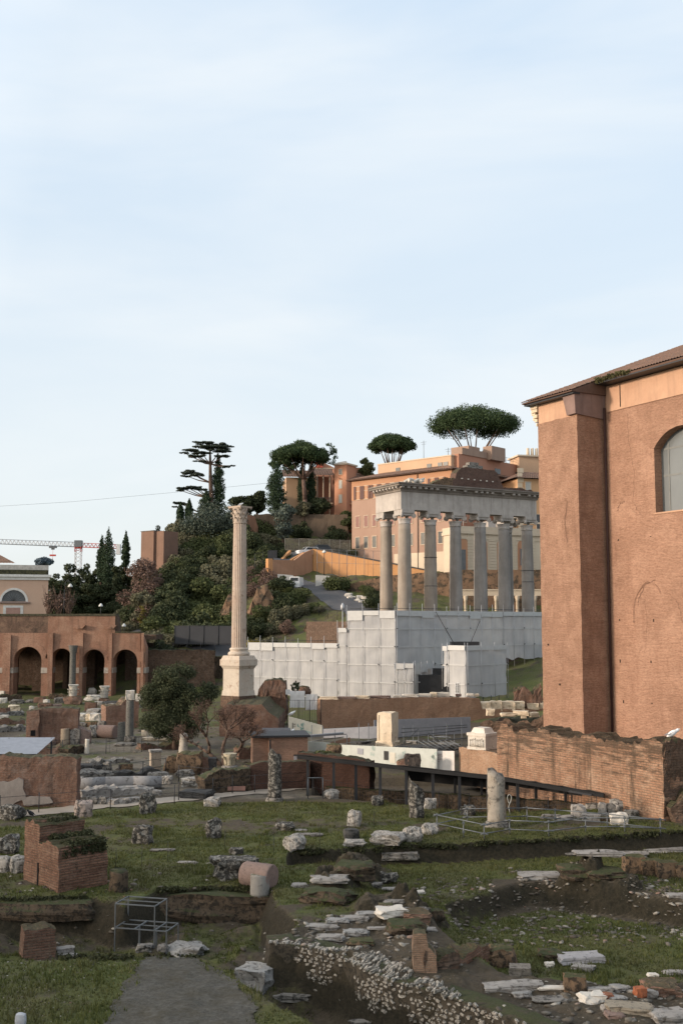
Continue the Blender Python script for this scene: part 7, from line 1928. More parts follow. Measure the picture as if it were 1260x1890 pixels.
for i, (px, py, w, h, rz, lab) in enumerate(((938, 1322, 28, 7, .1, 'flat cream slab on the rubble behind the carved marble base'), (962, 1320, 28, 9, -.3, 'tilted cream beam on the rubble behind the ruined brick wall'), (966, 1325, 10, 9, 0, 'small cream cube beside the tilted cream beam'), (985, 1323, 18, 9, .4, 'tipped cream fragment right of the small cream cube'))):
    rock('marble_block', lab, 'marble', 0, 0, w, h, marble_lit, .15, .08, .5, rz, at=P(px, py, 94))
ruin_at('rubble_bank', 'brown rubble bank under the cream blocks behind the ruined brick wall', 'rubble', (P(888, 1345, 95).x, 95, 0), (P(1010, 1345, 92).x, 92, 0), [(0, 1.6), (.2, 1.9), (.5, 1.6), (.9, 2.2), (1, 2.0)], 5, rubb, 84, dx=.25, amp=.18, topamp=.35)
ruin_at('brick_stump', 'dark brick stump on the green slope left of the hall', 'ruin', (P(950, 1290, 112).x, 112, 1.2), (P(998, 1290, 112).x, 112, 1.2), [(0, 1.6), (.4, 2.2), (.6, 1.6), (1, 2.6)], 1.6, mwall, 85, dx=.2, amp=.15, topamp=.3)
# hoardings and scaffold tubes of the dig
hoard = flat('pale_green_hoarding', (.42, .44, .41), .7, 0, .08); hoard_c = flat('cream_hoarding', (.50, .47, .40), .7, 0, .08); hoard_g = flat('grey_hoarding', (.27, .275, .30), .7, 0, .10); hoard_d = flat('grey_plank', (.17, .175, .19), .7)
def panel(name, label, pa, pb, h0, h1, mat, cat='hoarding', th=.06):
    pa, pb = Vector(pa), Vector(pb); d = pb - pa; n = Vector((-d.y, d.x, 0)).normalized() * th
    o = thing(name, label, cat, pa); mb = MB()
    mb.add([(0, 0, 0), tuple(d), tuple(d + Vector((0, 0, h1))), (0, 0, h0), tuple(n), tuple(d + n), tuple(d + n + Vector((0, 0, h1))), tuple(n + Vector((0, 0, h0)))], [(0, 1, 2, 3), (7, 6, 5, 4), (0, 4, 5, 1), (1, 5, 6, 2), (2, 6, 7, 3), (3, 7, 4, 0)])
    mb.build('board', mat, o); return o
def onp(o, pa, pb, u0, u1, v0, v1, mat, name, off=.012, pts=None):
    """a print or small board on the panel face; u along, v up (metres)"""
    d = (Vector(pb) - Vector(pa)); d.z = 0; d.normalize(); n = Vector((d.y, -d.x, 0)) * off
    mb = MB()
    for q_ in (pts or [[(u0, v0), (u1, v0), (u1, v1), (u0, v1)]]):
        mb.add([tuple(d * u + n + Vector((0, 0, v))) for u, v in q_], [list(range(len(q_)))])
    return mb.build_each(name, mat, o)[0]
g1 = flat('printed_green', (.16, .27, .24), .7); g2 = flat('printed_pale_green', (.33, .39, .36), .7); ink = flat('printed_ink', (.03, .03, .03), .7)
pa, pb = P(532, 1357, 92), P(594, 1356, 90)
o = panel('hoarding', 'cream hoarding with a green printed picture of ruins behind the brick hut', pa, pb, 1.55, .75, hoard_c)
m9 = mpp(91)
onp(o, pa, pb, .42, .5, .45, 1.05, ink, 'logo_mark')
onp(o, pa, pb, 0, 0, 0, 0, ink, 'printed_text', pts=[[(.55, z), (.55 + w, z), (.55 + w, z + .03), (.55, z + .03)] for z, w in ((.95, .25), (.88, .22), (.78, .26), (.71, .2))])
rr = random.Random(4); blots = []
for i in range(40):
    u = rr.gauss(1.45, .22); v_ = rr.uniform(.15, 1.0) if rr.random() < .6 else rr.uniform(.6, 1.05); s = rr.uniform(.03, .12); blots.append([(u + s * math.cos(a) * rr.uniform(.4, 1), v_ + s * math.sin(a) * rr.uniform(.5, 1.4)) for a in (0, 1, 2, 3, 4, 5.2)])
onp(o, pa, pb, 0, 0, 0, 0, g1, 'printed_picture', .014, blots[:24]); onp(o, pa, pb, 0, 0, 0, 0, g2, 'printed_picture', .010, blots[24:] + [[(1.9, .3), (2.4, .25), (2.4, .4), (1.9, .5)]])
pa, pb = P(624, 1402, 78), P(806, 1420, 72)
o = panel('hoarding', 'long pale green printed hoarding behind the black shelter roof', pa, pb, 1.05, 1.3, hoard)
L_ = (pb - pa).xy.length
bl = []
for i in range(16):
    u = rr.choice([rr.gauss(L_ * .62, .35), rr.gauss(L_ * .97, .15), rr.gauss(L_ * .36, .25)]); v_ = rr.uniform(.5, 1.1); s = rr.uniform(.06, .22); bl.append([(min(L_, u + s * math.cos(a) * rr.uniform(.4, 1)), v_ + s * math.sin(a) * rr.uniform(.4, 1.0)) for a in (0, 1, 2, 3, 4, 5.2)])
onp(o, pa, pb, 0, 0, 0, 0, g2, 'printed_picture', .010, bl)
onp(o, pa, pb, L_ * .485, L_ * .53, .35, .95, ink, 'dark_sign', .03); onp(o, pa, pb, L_ * .545, L_ * .60, .2, .9, hoard_c, 'pale_notice', .03); onp(o, pa, pb, L_ * .21, L_ * .27, .55, .95, hoard_g, 'grey_notice', .03)
pa, pb = P(568, 1396, 82), P(626, 1396, 80)
panel('hoarding', 'short pale green hoarding left of the conical tuff stump', pa, pb, 1.1, .9, hoard)
pa, pb = P(803, 1420, 72.5), P(838, 1424, 71.5)
o = panel('hoarding', 'white printed information board left of the buff brick wall', pa, pb, 1.2, 1.3, flat('white_board', (.55, .52, .49), .7))
onp(o, pa, pb, 0, 0, 0, 0, flat('rose_print', (.36, .27, .24), .7), 'printed_text', .012, [[(.15, z), (.15 + w, z), (.15 + w, z + .045), (.15, z + .045)] for z, w in ((.98, .4), (.88, .45), (.74, .38), (.64, .42), (.5, .2))])
pa, pb = P(596, 1371, 97), P(700, 1362, 95); panel('hoarding', 'grey sheet hoarding behind scaffold tubes left of the square marble block', pa, pb, 1.2, 1.0, hoard_g)
pa, pb = P(690, 1370, 96), P(868, 1352, 100); panel('hoarding', 'long grey sheet hoarding behind scaffold tubes right of the square marble block', pa, pb, 1.9, 1.4, hoard_g)
pa, pb = P(484, 1362, 90), P(536, 1357, 91); panel('hoarding', 'low pale grey boarding behind the brick hut roof', pa, pb, .8, .6, hoard_g)
pa, pb = P(606, 1388, 90), P(646, 1384, 90); panel('hoarding', 'brown board leaning behind the conical tuff stump', pa, pb, .75, 1.0, flat('brown_board', (.11, .07, .055), .8))
tf = thing('tube_scaffold', 'grey scaffold tubes and braces round the dig behind the square marble block', 'scaffold', P(640, 1380, 88))
q0 = tf.location.copy(); r = random.Random(21)
for px in (552, 575, 596, 618, 640, 662, 680, 745, 762, 772, 790, 800, 824, 838, 852):
    a = P(px, 1388 if px < 700 else 1380, 88 + (px - 640) * .01); mb = MB(); mb.tube(a - q0 + Vector((0, 0, -1)), a - q0 + Vector((0, 0, r.uniform(1.0, 2.6))), .03, n=5); mb.build('standard', metal_mid, tf)
for (x0, y0, x1, y1) in ((570, 1358, 640, 1355), (600, 1376, 850, 1348), (620, 1392, 700, 1386), (740, 1345, 862, 1338), (740, 1352, 862, 1342), (740, 1374, 862, 1362), (548, 1372, 634, 1360), (745, 1372, 772, 1345), (790, 1352, 815, 1372)):
    mb = MB(); mb.tube(P(x0, y0, 87.6) - q0, P(x1, y1, 87.6) - q0, .035, n=5); mb.build('ledger', metal_mid, tf)
mb = MB(); a, b = P(560, 1362, 86), P(634, 1356, 88); d = b - a; mb.add([tuple(a - q0), tuple(b - q0), tuple(b - q0 + Vector((0, 0, .16))), tuple(a - q0 + Vector((0, 0, .16))), tuple(a - q0 + Vector((0, .6, 0))), tuple(b - q0 + Vector((0, .6, 0))), tuple(b - q0 + Vector((0, .6, .16))), tuple(a - q0 + Vector((0, .6, .16)))], [(0, 1, 2, 3), (7, 6, 5, 4), (0, 4, 5, 1), (1, 5, 6, 2), (2, 6, 7, 3), (3, 7, 4, 0)]); mb.build('walk_board', hoard_d, tf)
for i, (px, py, w, h, mt, lab) in enumerate(((752, 1385, 34, 10, darkstone, 'dark dig rubble right of the square marble block'), (776, 1388, 40, 13, darkstone, 'dark dig rubble heap under the scaffold tubes'), (808, 1392, 42, 18, darkstone, 'dark dig rubble heap left of the carved marble base'), (828, 1384, 36, 14, greystone, 'grey dig rubble under the carved marble base'), (760, 1372, 20, 6, mottled_pale, 'pale broken stone in the dig by the square marble block'), (672, 1373, 24, 6, darkstone, 'dark low stones left of the square marble block'), (813, 1362, 28, 4, greyslab, 'flat pale slab beyond the dig rubble'))):
    rock('dig_rubble', lab, 'rubble', 0, 0, w, h, mt, .35, .2, .8, None, at=P(px, py, 84 - (py - 1380) * .25))
rs = [(813, 1398), (775, 1395), (830, 1398)]
sl = thing('stacked_tubes', 'bundle of sloping grey scaffold tubes lying on the dig rubble', 'tubes', P(800, 1390, 80))
for i in range(7):
    a = Vector((-1.2 + i * .4, 0, .9)); mb = MB(); mb.tube(a, a + Vector((1.4, -.6, -.75)), .03, n=5); mb.build('tube', metal_grey, sl)
# square marble block on its plinth
mbk = thing('marble_monument', 'tall square sun-tinted marble block on a plinth in the middle of the dig', 'marble', P(715, 1381, 87), math.radians(-30))
m_ = mpp(87); rockmesh(30 * m_, 26 * m_, 53 * m_, 7, .03, .035, 8).build('block', marble_lit, mbk, (0, 0, 14 * m_)); rockmesh(34 * m_, 30 * m_, 15 * m_, 8, .03, .05, 6).build('plinth', marble_lit, mbk, (0, 0, -.05))
mb = MB(); mb.box(-.60, -.62, 15 * m_, -.45, -.55, 60 * m_); mb.build('corner_pilaster', marble_lit, mbk)
rock('tuff_stump', 'conical brown tuff stump standing above the black shelter roof', 'stone', 0, 0, 26, 22, brownstone, .6, .08, .9, 0, at=P(616, 1394, 72))
foliage('weed_tuft', [(0, 0, .12, .5, .3, .16), (.5, 0, .1, .4, .3, .13)], 260, .12, lf_green, 91, None, loc=P(592, 1393, 68)); tag(bpy.data.objects['weed_tuft'], 'green weeds growing on the red brick wall above the black shelter', 'weeds')
ruin_at('brick_wall', 'dark red brick wall top with weeds above the left end of the black shelter', 'wall', (P(548, 1405, 68).x, 68, 0), (P(682, 1410, 66).x, 66, 0), [(0, 2.1), (.6, 2.0), (1, 1.75)], .8, brick('roof_shaded_brick', (.10, .05, .036), (.07, .036, .028), (.06, .042, .036), .3, .1, (.05, .04, .03), .3, None, .8, (.05, .05, .025), .3, .5), 90, dx=.2, nz=8, amp=.04, topamp=.12)  # brick colour darkened to stand in for the roof's shade
rock('tuff_stump', 'dark jagged stump with white edge behind the shelter beside the hoarding', 'stone', 0, 0, 28, 26, stone('dark_jagged', (.09, .075, .065), (.06, .05, .045), (.02, .02, .02), .3, 1, .8), .12, .12, .5, 0, at=P(761, 1417, 71))
rock('brick_lump', 'small orange brick lump left of the dark jagged stump', 'ruin', 0, 0, 20, 16, mpink, .3, .12, .5, 0, at=P(743, 1416, 71), slant=.8)
# carved base on top of the wall stub
dq = P(890, 1358, 70.6); m_ = mpp(70.6)
db = thing('carved_altar', 'white carved marble base with stepped lid and reliefs on top of the brick wall', 'marble', (dq.x, dq.y, 2.0), math.radians(-42))
w_ = 38 * m_; mb = MB(); mb.box(-w_ / 2, -w_ / 2, 0, w_ / 2, w_ / 2, 24 * m_); mb.build('block', marble, db)
mb = MB(); e = .06; mb.box(-w_ / 2 - e, -w_ / 2 - e, 24 * m_, w_ / 2 + e, w_ / 2 + e, 29 * m_); mb.add([(-w_ * .4, -w_ * .4, 29 * m_), (w_ * .4, -w_ * .4, 29 * m_), (w_ * .4, w_ * .4, 29 * m_), (-w_ * .4, w_ * .4, 29 * m_), (-w_ * .3, -w_ * .3, 38 * m_), (w_ * .3, -w_ * .3, 38 * m_), (w_ * .3, w_ * .3, 38 * m_), (-w_ * .3, w_ * .3, 38 * m_)], [(4, 5, 6, 7), (0, 1, 5, 4), (1, 2, 6, 5), (2, 3, 7, 6), (3, 0, 4, 7)]); mb.build_each('lid', marble, db)
mb = MB(); mb.box(-w_ / 2 - .05, -w_ / 2 - .05, -.02, w_ / 2 + .05, w_ / 2 + .05, 4 * m_); mb.build('plinth', marble, db)
r = random.Random(31); mb = MB()
for k in range(9):
    u = -w_ * .42 + w_ * .84 * (k + .5) / 9; hh = r.uniform(13, 17) * m_
    for face in (0, 1):
        a = Vector((u, -w_ / 2 - .02, 5 * m_)) if face == 0 else Vector((-w_ / 2 - .02, u, 5 * m_)); mb.tube(a, a + Vector((0, 0, hh * .75)), .065, .05, 6); mb.tube(a + Vector((0, 0, hh * .78)), a + Vector((0, 0, hh)), .05, .04, 6)
mb.build_each('relief_figure', marble, db)

# ---- olive tree and bare red tree in the middle distance
Yo = 88; mo = mpp(Yo); ob = P(322, 1392, Yo); cl = []
for k, (cx_, cy_, rx_, rz_, n_) in enumerate(((322, 1268, 36, 40, 34), (288, 1318, 34, 48, 34), (350, 1320, 40, 50, 36), (318, 1350, 46, 34, 30), (378, 1292, 18, 22, 10), (300, 1290, 30, 30, 16))):
    cl += clumps_on(((cx_ - 322) * mo, 0, (1392 - cy_) * mo), rx_ * mo, rx_ * mo, rz_ * mo, n_, 15 * mo, 310 + k)
tree('olive_tree', 'big bushy green olive tree in the middle distance left of the fluted column', 'tree', (ob.x, Yo, hz(ob.x, Yo)), [([(0, 0, -.4), (.1, 0, 1.2), (-.2, .1, 3.0)], [.28, .22, .12])] + [([(.1, 0, 1.0), (r.uniform(-1.6, 1.6), r.uniform(-1.2, 1.2), r.uniform(2.5, 4.8))], [.14, .04]) for _ in range(6)], [(cl, 60000, .12, lf_tree, 301, dict(shell=.4))])
q_ = T(414, 1414); rt = thing('bare_tree', 'crooked bare tree with reddish twigs left of the brick hut', 'tree', q_)
r = random.Random(33); mb = MB(); tips = []
def grow(p, d, L_, rad, k):
    q = p + d * L_; mid = p.lerp(q, .5) + Vector((r.uniform(-.12, .12), r.uniform(-.12, .12), 0)) * L_
    mb.path([tuple(p), tuple(mid), tuple(q)], [rad, rad * .85, rad * .7], 5 if k < 3 else 4)
    if k >= 3: tips.append(q); tips.append(mid)
    if k == 5: return
    for _ in range(2 if k < 1 else 3):
        nd = (d + Vector((r.uniform(-.9, .9), r.uniform(-.7, .7), r.uniform(-.25, .55)))).normalized(); grow(q, nd, L_ * r.uniform(.58, .85), rad * .62, k + 1)
for d in ((-.75, 0, .75), (.62, .1, .8), (-.1, .2, 1)): grow(Vector((0, 0, -.2)), Vector(d).normalized(), 1.5, .19, 0)
mb.build('trunk', wood, rt)
foliage('crown', [(t_.x, t_.y, t_.z, .38, .38, .32) for t_ in tips], 6500, .06, leaf('red_twig', (.075, .042, .034), (.17, .10, .075), .1), 34, rt, shell=.1)

# ---- low foundation walls and kerbs that crowd the open ground
GW = 'low foundation walls on the open ground'
FW_ = [((0, 1338), (46, 1337), .5, mwall, 'low dark foundation wall at the left edge before the dark brick block'), ((0, 1352), (48, 1350), .45, greystone, 'low grey foundation kerb at the left edge below the white pedestal'), ((2, 1322), (46, 1320), .4, greystone, 'grey step stones at the left edge below the creamy fragment'),
 ((70, 1393), (124, 1392), .55, mpink, 'low reddish foundation right of the corrugated shelter'), ((128, 1394), (156, 1390), .5, earthrock, 'short dark earth foundation left of the white marble post'), ((262, 1385), (330, 1381), .45, mwall, 'low brick foundation under the olive tree'),
 ((140, 1440), (220, 1437), .35, greystone, 'long grey kerb behind the fallen column'), ((215, 1438), (300, 1432), .35, darkstone, 'dark kerb behind the right end of the fallen column'), ((60, 1322), (128, 1318), .45, mwall, 'low brick foundation behind the dark brick block'), ((196, 1309), (262, 1306), .5, greystone, 'grey stepped foundation behind the pink brick ruin'),
 ((90, 1290), (122, 1289), .6, brownstone, 'brown foundation stones at the foot of the arcade'), ((0, 1294), (40, 1293), .7, earthrock, 'dark heaped foundation under the left arches'), ((262, 1314), (300, 1313), .7, earthrock, 'dark low wall behind the olive tree left side'), ((330, 1405), (372, 1402), .5, brownstone, 'ochre foundation behind the white broken column stub'), ((168, 1412), (240, 1409), .3, greystone, 'thin grey kerb behind the dark basalt blocks'), ((150, 1472), (290, 1464), .35, greyslab, 'pale broken kerb between fallen column and footpath'), ((440, 1402), (470, 1400), .8, mwall, 'dark brick stub left of the brick hut')]
for i, (a, b, h, mt, lab) in enumerate(FW_): ruin_at('foundation_wall', lab, 'wall', T(*a), T(*b), [(0, h), (.3, h * 1.3), (.5, h * .8), (.8, h * 1.2), (1, h * .7)], 1.1, mt, 400 + i, GW, dx=.25, nz=4, amp=.10, topamp=.22)
fence('plaza_railing', 'thin dark bar railing on the grass in front of the slim grey column', [T(196, 1391), T(262, 1388), T(292, 1392)], 1.2, 2.0, .5, metal_dark, (.98,), .03, .012)
fence('plaza_railing', 'thin dark railing in front of the dark brick block', [T(70, 1395), T(160, 1390)], 1.1, 2.2, 0, metal_dark, (.98, .5), .03)
fence('plaza_railing', 'long thin dark railing beyond the fallen column', [T(140, 1446), T(220, 1442), T(306, 1428)], 1.05, 2.4, 0, metal_dark, (.98, .5), .03)
fence('plaza_railing', 'thin dark railing by the carved capital and low wall', [T(330, 1444), T(400, 1452), T(462, 1444)], 1.05, 2.4, 0, metal_dark, (.98, .5), .03)
# ------------------------------------------------------------------ black shelter, railings, foreground ruins
sh = thing('black_shelter', 'long low black roofed shelter on thin steel posts behind the lawn', 'shelter', (0, 0, 0))
e0, e1, e2 = P(548, 1392, 64.5), P(915, 1431, 61.5), P(1113, 1463, 59.2)
def back_of(p, d, dz): return Vector((p.x + d * .35, p.y + d, p.z - dz))
mb = MB()
fr = [e0, e1, e2]; bk_ = [back_of(e0, 5.2, .95), back_of(e1, 3.4, .75), back_of(e2, 1.0, .3)]
for i in range(2):
    n = 16; V = []
    for k in range(n + 1):
        f = k / n; a = fr[i].lerp(fr[i + 1], f); b = bk_[i].lerp(bk_[i + 1], f); j = Vector((0, random.uniform(-.06, .03), random.uniform(-.02, .03)))
        V += [a + j, b, a + j + Vector((0, 0, -.05)), b + Vector((0, 0, -.05))]
    Fs = []
    for k in range(n):
        o = k * 4; Fs += [(o, o + 4, o + 5, o + 1), (o + 2, o + 3, o + 7, o + 6), (o, o + 2, o + 6, o + 4), (o + 1, o + 5, o + 7, o + 3)]
    mb.add(V, Fs)
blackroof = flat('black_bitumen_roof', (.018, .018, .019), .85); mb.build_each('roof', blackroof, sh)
for i in range(2):
    a, b = fr[i] + Vector((0, -.02, -.06)), fr[i + 1] + Vector((0, -.02, -.06)); m2 = MB(); m2.add([tuple(a), tuple(b), tuple(b + Vector((0, 0, -.20))), tuple(a + Vector((0, 0, -.20))), tuple(a + Vector((0, .05, 0))), tuple(b + Vector((0, .05, 0))), tuple(b + Vector((0, .05, -.2))), tuple(a + Vector((0, .05, -.2)))], [(3, 2, 1, 0), (4, 5, 6, 7), (0, 1, 5, 4), (1, 2, 6, 5), (2, 3, 7, 6), (3, 0, 4, 7)]); m2.build('fascia', blackroof, sh)
    a, b = bk_[i].lerp(bk_[i + 1], .45 if i == 0 else 0) + Vector((0, 0, .05)), bk_[i + 1] + Vector((0, 0, .05)); hh = Vector((0, 0, -.75 if i == 0 else -.35)); m2 = MB(); m2.add([tuple(a), tuple(b), tuple(b + hh * .8), tuple(a + hh), tuple(a + Vector((0, .06, 0))), tuple(b + Vector((0, .06, 0))), tuple(b + hh * .8 + Vector((0, .06, 0))), tuple(a + hh + Vector((0, .06, 0)))], [(3, 2, 1, 0), (4, 5, 6, 7), (0, 1, 5, 4), (1, 2, 6, 5), (2, 3, 7, 6), (3, 0, 4, 7)]); m2.build('back_shade_panel', blackroof, sh)  # black sheet at the back paints the deep shade under the roof
mb = MB(); mb.tube(e0 + Vector((.3, .35, -.2)), e1 + Vector((0, .35, -.2)), .11, .11, 4, smooth=False); mb.build('beam', metal_dark, sh)
mb = MB(); mb.tube(e1 + Vector((0, .35, -.2)), e2 + Vector((-.6, .2, -.16)), .09, .07, 4, smooth=False); mb.build('beam', metal_dark, sh)
for px in (569, 616, 656, 700, 747, 795, 843, 894, 948):
    Y = float(np.interp(px, [548, 915, 1113], [64.5, 61.5, 59.2])) + .35; top = float(np.interp(px, [548, 915, 1113], [e0.z, e1.z, e2.z])) - .2
    x = (px - CX) / F * Y; mb = MB(); mb.box(x - .08, Y - .08, hz(x, Y) - .1, x + .08, Y + .08, top); mb.build('post', metal_dark, sh)
for px in (835, 883, 981, 1034, 1085):
    Y = float(np.interp(px, [548, 915, 1113], [68, 64.6, 60.2])); x = (px - CX) / F * Y; mb = MB(); mb.box(x - .07, Y - .07, hz(x, Y) - .3, x + .07, Y + .07, float(np.interp(px, [548, 915, 1113], [bk_[0].z, bk_[1].z, bk_[2].z])) - .05); mb.build('post', metal_dark, sh)
def ground_pt(px, Y): x = (px - CX) / F * Y; return Vector((x, Y, hz(x, Y)))
fence('shelter_railing', 'thin dark bar railing under the black shelter roof', [ground_pt(578, 65), ground_pt(700, 64), ground_pt(860, 62.6)], 1.15, 1.5, .18, metal_dark, (.98, .5), .02, .009)
fence('shelter_railing', 'thin dark railing under the low right end of the black shelter', [ground_pt(860, 62.4), ground_pt(960, 61.6), ground_pt(1090, 59.6)], .95, 1.4, .18, metal_dark, (.98, .5), .02, .009)
gf = thing('gate_frame', 'small grey metal gate frame at the left end of the black shelter', 'gate', ground_pt(582, 63.2), .1)
mb = MB()
for x in (-.4, .45): mb.tube((x, 0, 0), (x, 0, 1.15), .03, n=6)
mb.build_each('post', metal_grey, gf); mb = MB(); mb.tube((-.43, 0, 1.15), (.48, 0, 1.15), .03, n=6); mb.build('top_rail', metal_grey, gf)
ruin_at('low_wall', 'low dark earth wall under the black shelter', 'wall', ground_pt(600, 66.5), ground_pt(1085, 61.2), [(0, .9), (1, .75)], .5, earthrock, 120, dx=.4, amp=.05, topamp=.06)
# galvanised tube railing round the grey column
tr_ = thing('tube_railing', 'low galvanised scaffold tube railing around the grey fluted column', 'railing', T(893, 1549))
q0 = tr_.location.copy()
posts = [(806, 1530), (855, 1546), (893, 1549), (940, 1541), (972, 1516), (1012, 1544), (1024, 1520), (1080, 1536), (1152, 1536), (1120, 1528), (1218, 1540), (862, 1518), (858, 1512)]
W_ = {}
for px, py in posts:
    b = T(px, py); W_[(px, py)] = b - q0; mb = MB(); mb.tube(b - q0 + Vector((0, 0, -.2)), b - q0 + Vector((0, 0, .74)), .026, n=8); mb.build('post', metal_grey, tr_)
    for h in (.26, .67):
        mb = MB(); c_ = b - q0 + Vector((0, 0, h)); mb.box(c_.x - .055, c_.y - .05, c_.z - .05, c_.x + .055, c_.y + .05, c_.z + .05); mb.build('coupler', metal_mid, tr_)
for a, b in (((806, 1530), (893, 1549)), ((893, 1549), (940, 1541)), ((940, 1541), (1012, 1544)), ((1012, 1544), (1080, 1536)), ((806, 1530), (862, 1518)), ((862, 1518), (972, 1516)), ((972, 1516), (1024, 1520)), ((1024, 1520), (1120, 1528)), ((1120, 1528), (1218, 1540)), ((1080, 1536), (1152, 1536)), ((1152, 1536), (1218, 1540))):
    for h in (.26, .67):
        p, q_ = W_[a] + Vector((0, -.04, h)), W_[b] + Vector((0, -.04, h)); e = (q_ - p).normalized() * .25
        mb = MB(); mb.tube(p - e, q_ + e, .026, n=8); mb.build('rail', metal_grey, tr_)
hs = MB(); b = T(940, 1507); hs.path([b + Vector((.1 * math.cos(a) * (1 + .2 * math.sin(3 * a)), 0, .9 + .22 * math.sin(a))) for a in np.linspace(0, 6.28, 14)] + [b + Vector((-.05, 0, .5)), b + Vector((.02, 0, .1))], [.022] * 16, 6)
tag(hs.build('coiled_hose', flat('pale_hose', (.33, .33, .31), .6)), 'pale coiled hose hanging by the grey fluted column', 'hose')
# marble pile by the long brick wall
GP = 'marble pieces piled by the brick wall'
for px, py, w, h, rd, mt, lab in ((1018, 1512, 34, 10, .3, greystone, 'low grey brown slab, left end of the marble pile'), (1040, 1514, 34, 10, .3, greyslab, 'low pale slab second from left of the marble pile'), (1068, 1510, 26, 26, .35, greyslab, 'tall beige lump near the left of the marble pile'), (1064, 1490, 24, 10, .4, marble_lit, 'rounded beige block topping the tall beige lump'), (1092, 1516, 30, 15, .15, greyslab, 'pale cut block at the front of the marble pile'), (1098, 1494, 32, 13, .4, greyslab, 'long pale stone lying across the marble pile back'), (1112, 1508, 14, 25, .3, greyslab, 'thin upright stone leaning in the marble pile'), (1127, 1507, 16, 24, .25, greystone, 'grey upright block beside the thin leaning stone'), (1140, 1500, 28, 26, .4, mottled_pale, 'carved pale boulder with dark side in the marble pile'), (1144, 1522, 30, 22, .08, marble, 'whitest squared block at the front of the marble pile'), (1166, 1508, 26, 14, .35, greystone, 'grey low stone right of the whitest squared block'), (1188, 1504, 24, 18, .3, greyslab, 'tilted pale slab at the right end of the marble pile'), (1122, 1516, 24, 10, .3, brownstone, 'brown stone in the shade of the marble pile')):
    rock('marble_fragment', lab, 'marble', px, py, w, h, mt, rd, .12, .7, None, GP)

# ---- galvanised frame in the trench
q_ = T(248, 1752); q_ = Vector((q_.x, q_.y, q_.z)); Yf = q_.y; m_ = mpp(Yf)
ff = thing('metal_frame', 'open galvanised metal frame with upper and lower tiers standing in the trench', 'frame', (q_.x, q_.y, q_.z), math.radians(-14))
wf, df = 76 * m_, 1.05; ht_ = 76 * m_; hm_ = ht_ * .45
def bar(nm, a, b, r=.025): m2 = MB(); m2.tube(a, b, r, r, 4, smooth=False); m2.build(nm, metal_grey, ff)
xs = (-wf / 2, wf / 2)
for x in xs:
    for y in (0, df): bar('leg', (x, y, -.25), (x, y, ht_))
for z, ex in ((ht_, 0), (hm_, .45)):
    for y in (0, df): bar('rail', (xs[0], y, z), (xs[1] + ex, y, z))
    for x in xs + ((xs[1] + ex,) if ex else ()): bar('rail', (x, 0, z), (x, df, z))
    bar('rail', (xs[0], df / 2, z), (xs[1] + ex, df / 2, z), .02)
bar('rail', (0, 0, hm_), (0, df, hm_), .03); bar('leg', (xs[1] + .45, 0, -.25), (xs[1] + .45, 0, hm_)); bar('leg', (xs[1] + .45, df, -.25), (xs[1] + .45, df, hm_)); bar('leg', (.05, .3, -.25), (.05, .3, hm_), .04); bar('leg', (.55, .6, -.25), (.55, .6, hm_), .04)

# ---- rubble masonry wall, lower right
wp = np.array([[*(G(x, y, 0).xy)] for x, y in [(498, 1722)] + WALL_TOP]); wd = np.concatenate([[0], np.cumsum(np.hypot(*np.diff(wp, axis=0).T))])
def wpos(s): return Vector((float(np.interp(s, wd, wp[:, 0])), float(np.interp(s, wd, wp[:, 1])), 0))
def wnrm(s):
    a, b = wpos(max(0, s - .15)), wpos(min(wd[-1], s + .15)); d = (b - a).normalized(); return Vector((d.y, -d.x, 0))
random.seed(17)
rw_m = stone('dark_wall_mortar', (.075, .062, .046), (.045, .038, .028), (.02, .018, .014), .35, 2.2, 1.2, (.036, .042, .018))
st_m = stone('pale_rubble_stone', (.46, .43, .385), (.26, .235, .20), (.06, .052, .042), .42, 5.0, .6)
mb = MB(); ns, nz_ = 120, 26; V = []
ztop_ = lambda s: -.06 - .10 * float(sm(np.array((s - 1.5) / 4))) + .06 * mn.noise(Vector((s * 1.3, 0, 5)))
for i in range(ns + 1):
    s = wd[-1] * i / ns; p = wpos(s); n_ = wnrm(s)
    for k in range(nz_ + 1):
        f = k / nz_; z = ztop_(s) + (-2.6 - ztop_(s)) * f
        out = .12 + .18 * f + .09 * mn.noise(Vector((s * 1.4, z * 1.4, 3))) + .05 * mn.noise(Vector((s * 4, z * 4, 3)))
        V.append(p + n_ * out + Vector((0, 0, z)))
    V.append(p - n_ * .7 + Vector((0, 0, ztop_(s) + .015)))
k_ = nz_ + 2
Fs = []
for i in range(ns):
    for k in range(nz_): Fs.append((i * k_ + k, i * k_ + k + 1, (i + 1) * k_ + k + 1, (i + 1) * k_ + k))
    Fs.append((i * k_, (i + 1) * k_, (i + 1) * k_ + nz_ + 1, i * k_ + nz_ + 1))
mb.add(V, Fs, 0, True)
def chip(mb, c, n_, w, h, d, m, rot=0.0):
    t_ = Vector((0, 0, 1)).cross(n_) if abs(n_.z) < .8 else Vector((0, 1, 0)).cross(n_); t_.normalize(); up = n_.cross(t_).normalized(); cr, sr = math.cos(rot), math.sin(rot); a = t_ * cr + up * sr; b = up * cr - t_ * sr
    k = random.randint(4, 6); ang = [6.283 * (i + .5) / k + random.uniform(-.35, .35) for i in range(k)]
    o = [c + a * (w / 2 * math.cos(t)) + b * (h / 2 * math.sin(t)) for t in ang]; f = [c + n_ * d * random.uniform(.7, 1.2) + a * (w / 2 * .84 * math.cos(t)) + b * (h / 2 * .84 * math.sin(t)) for t in ang]
    mb.add([p - n_ * .03 for p in o] + f, [[i, (i + 1) % k, k + (i + 1) % k, k + i] for i in range(k)] + [list(range(k, 2 * k))], m)
z = -.16; row_ = 0
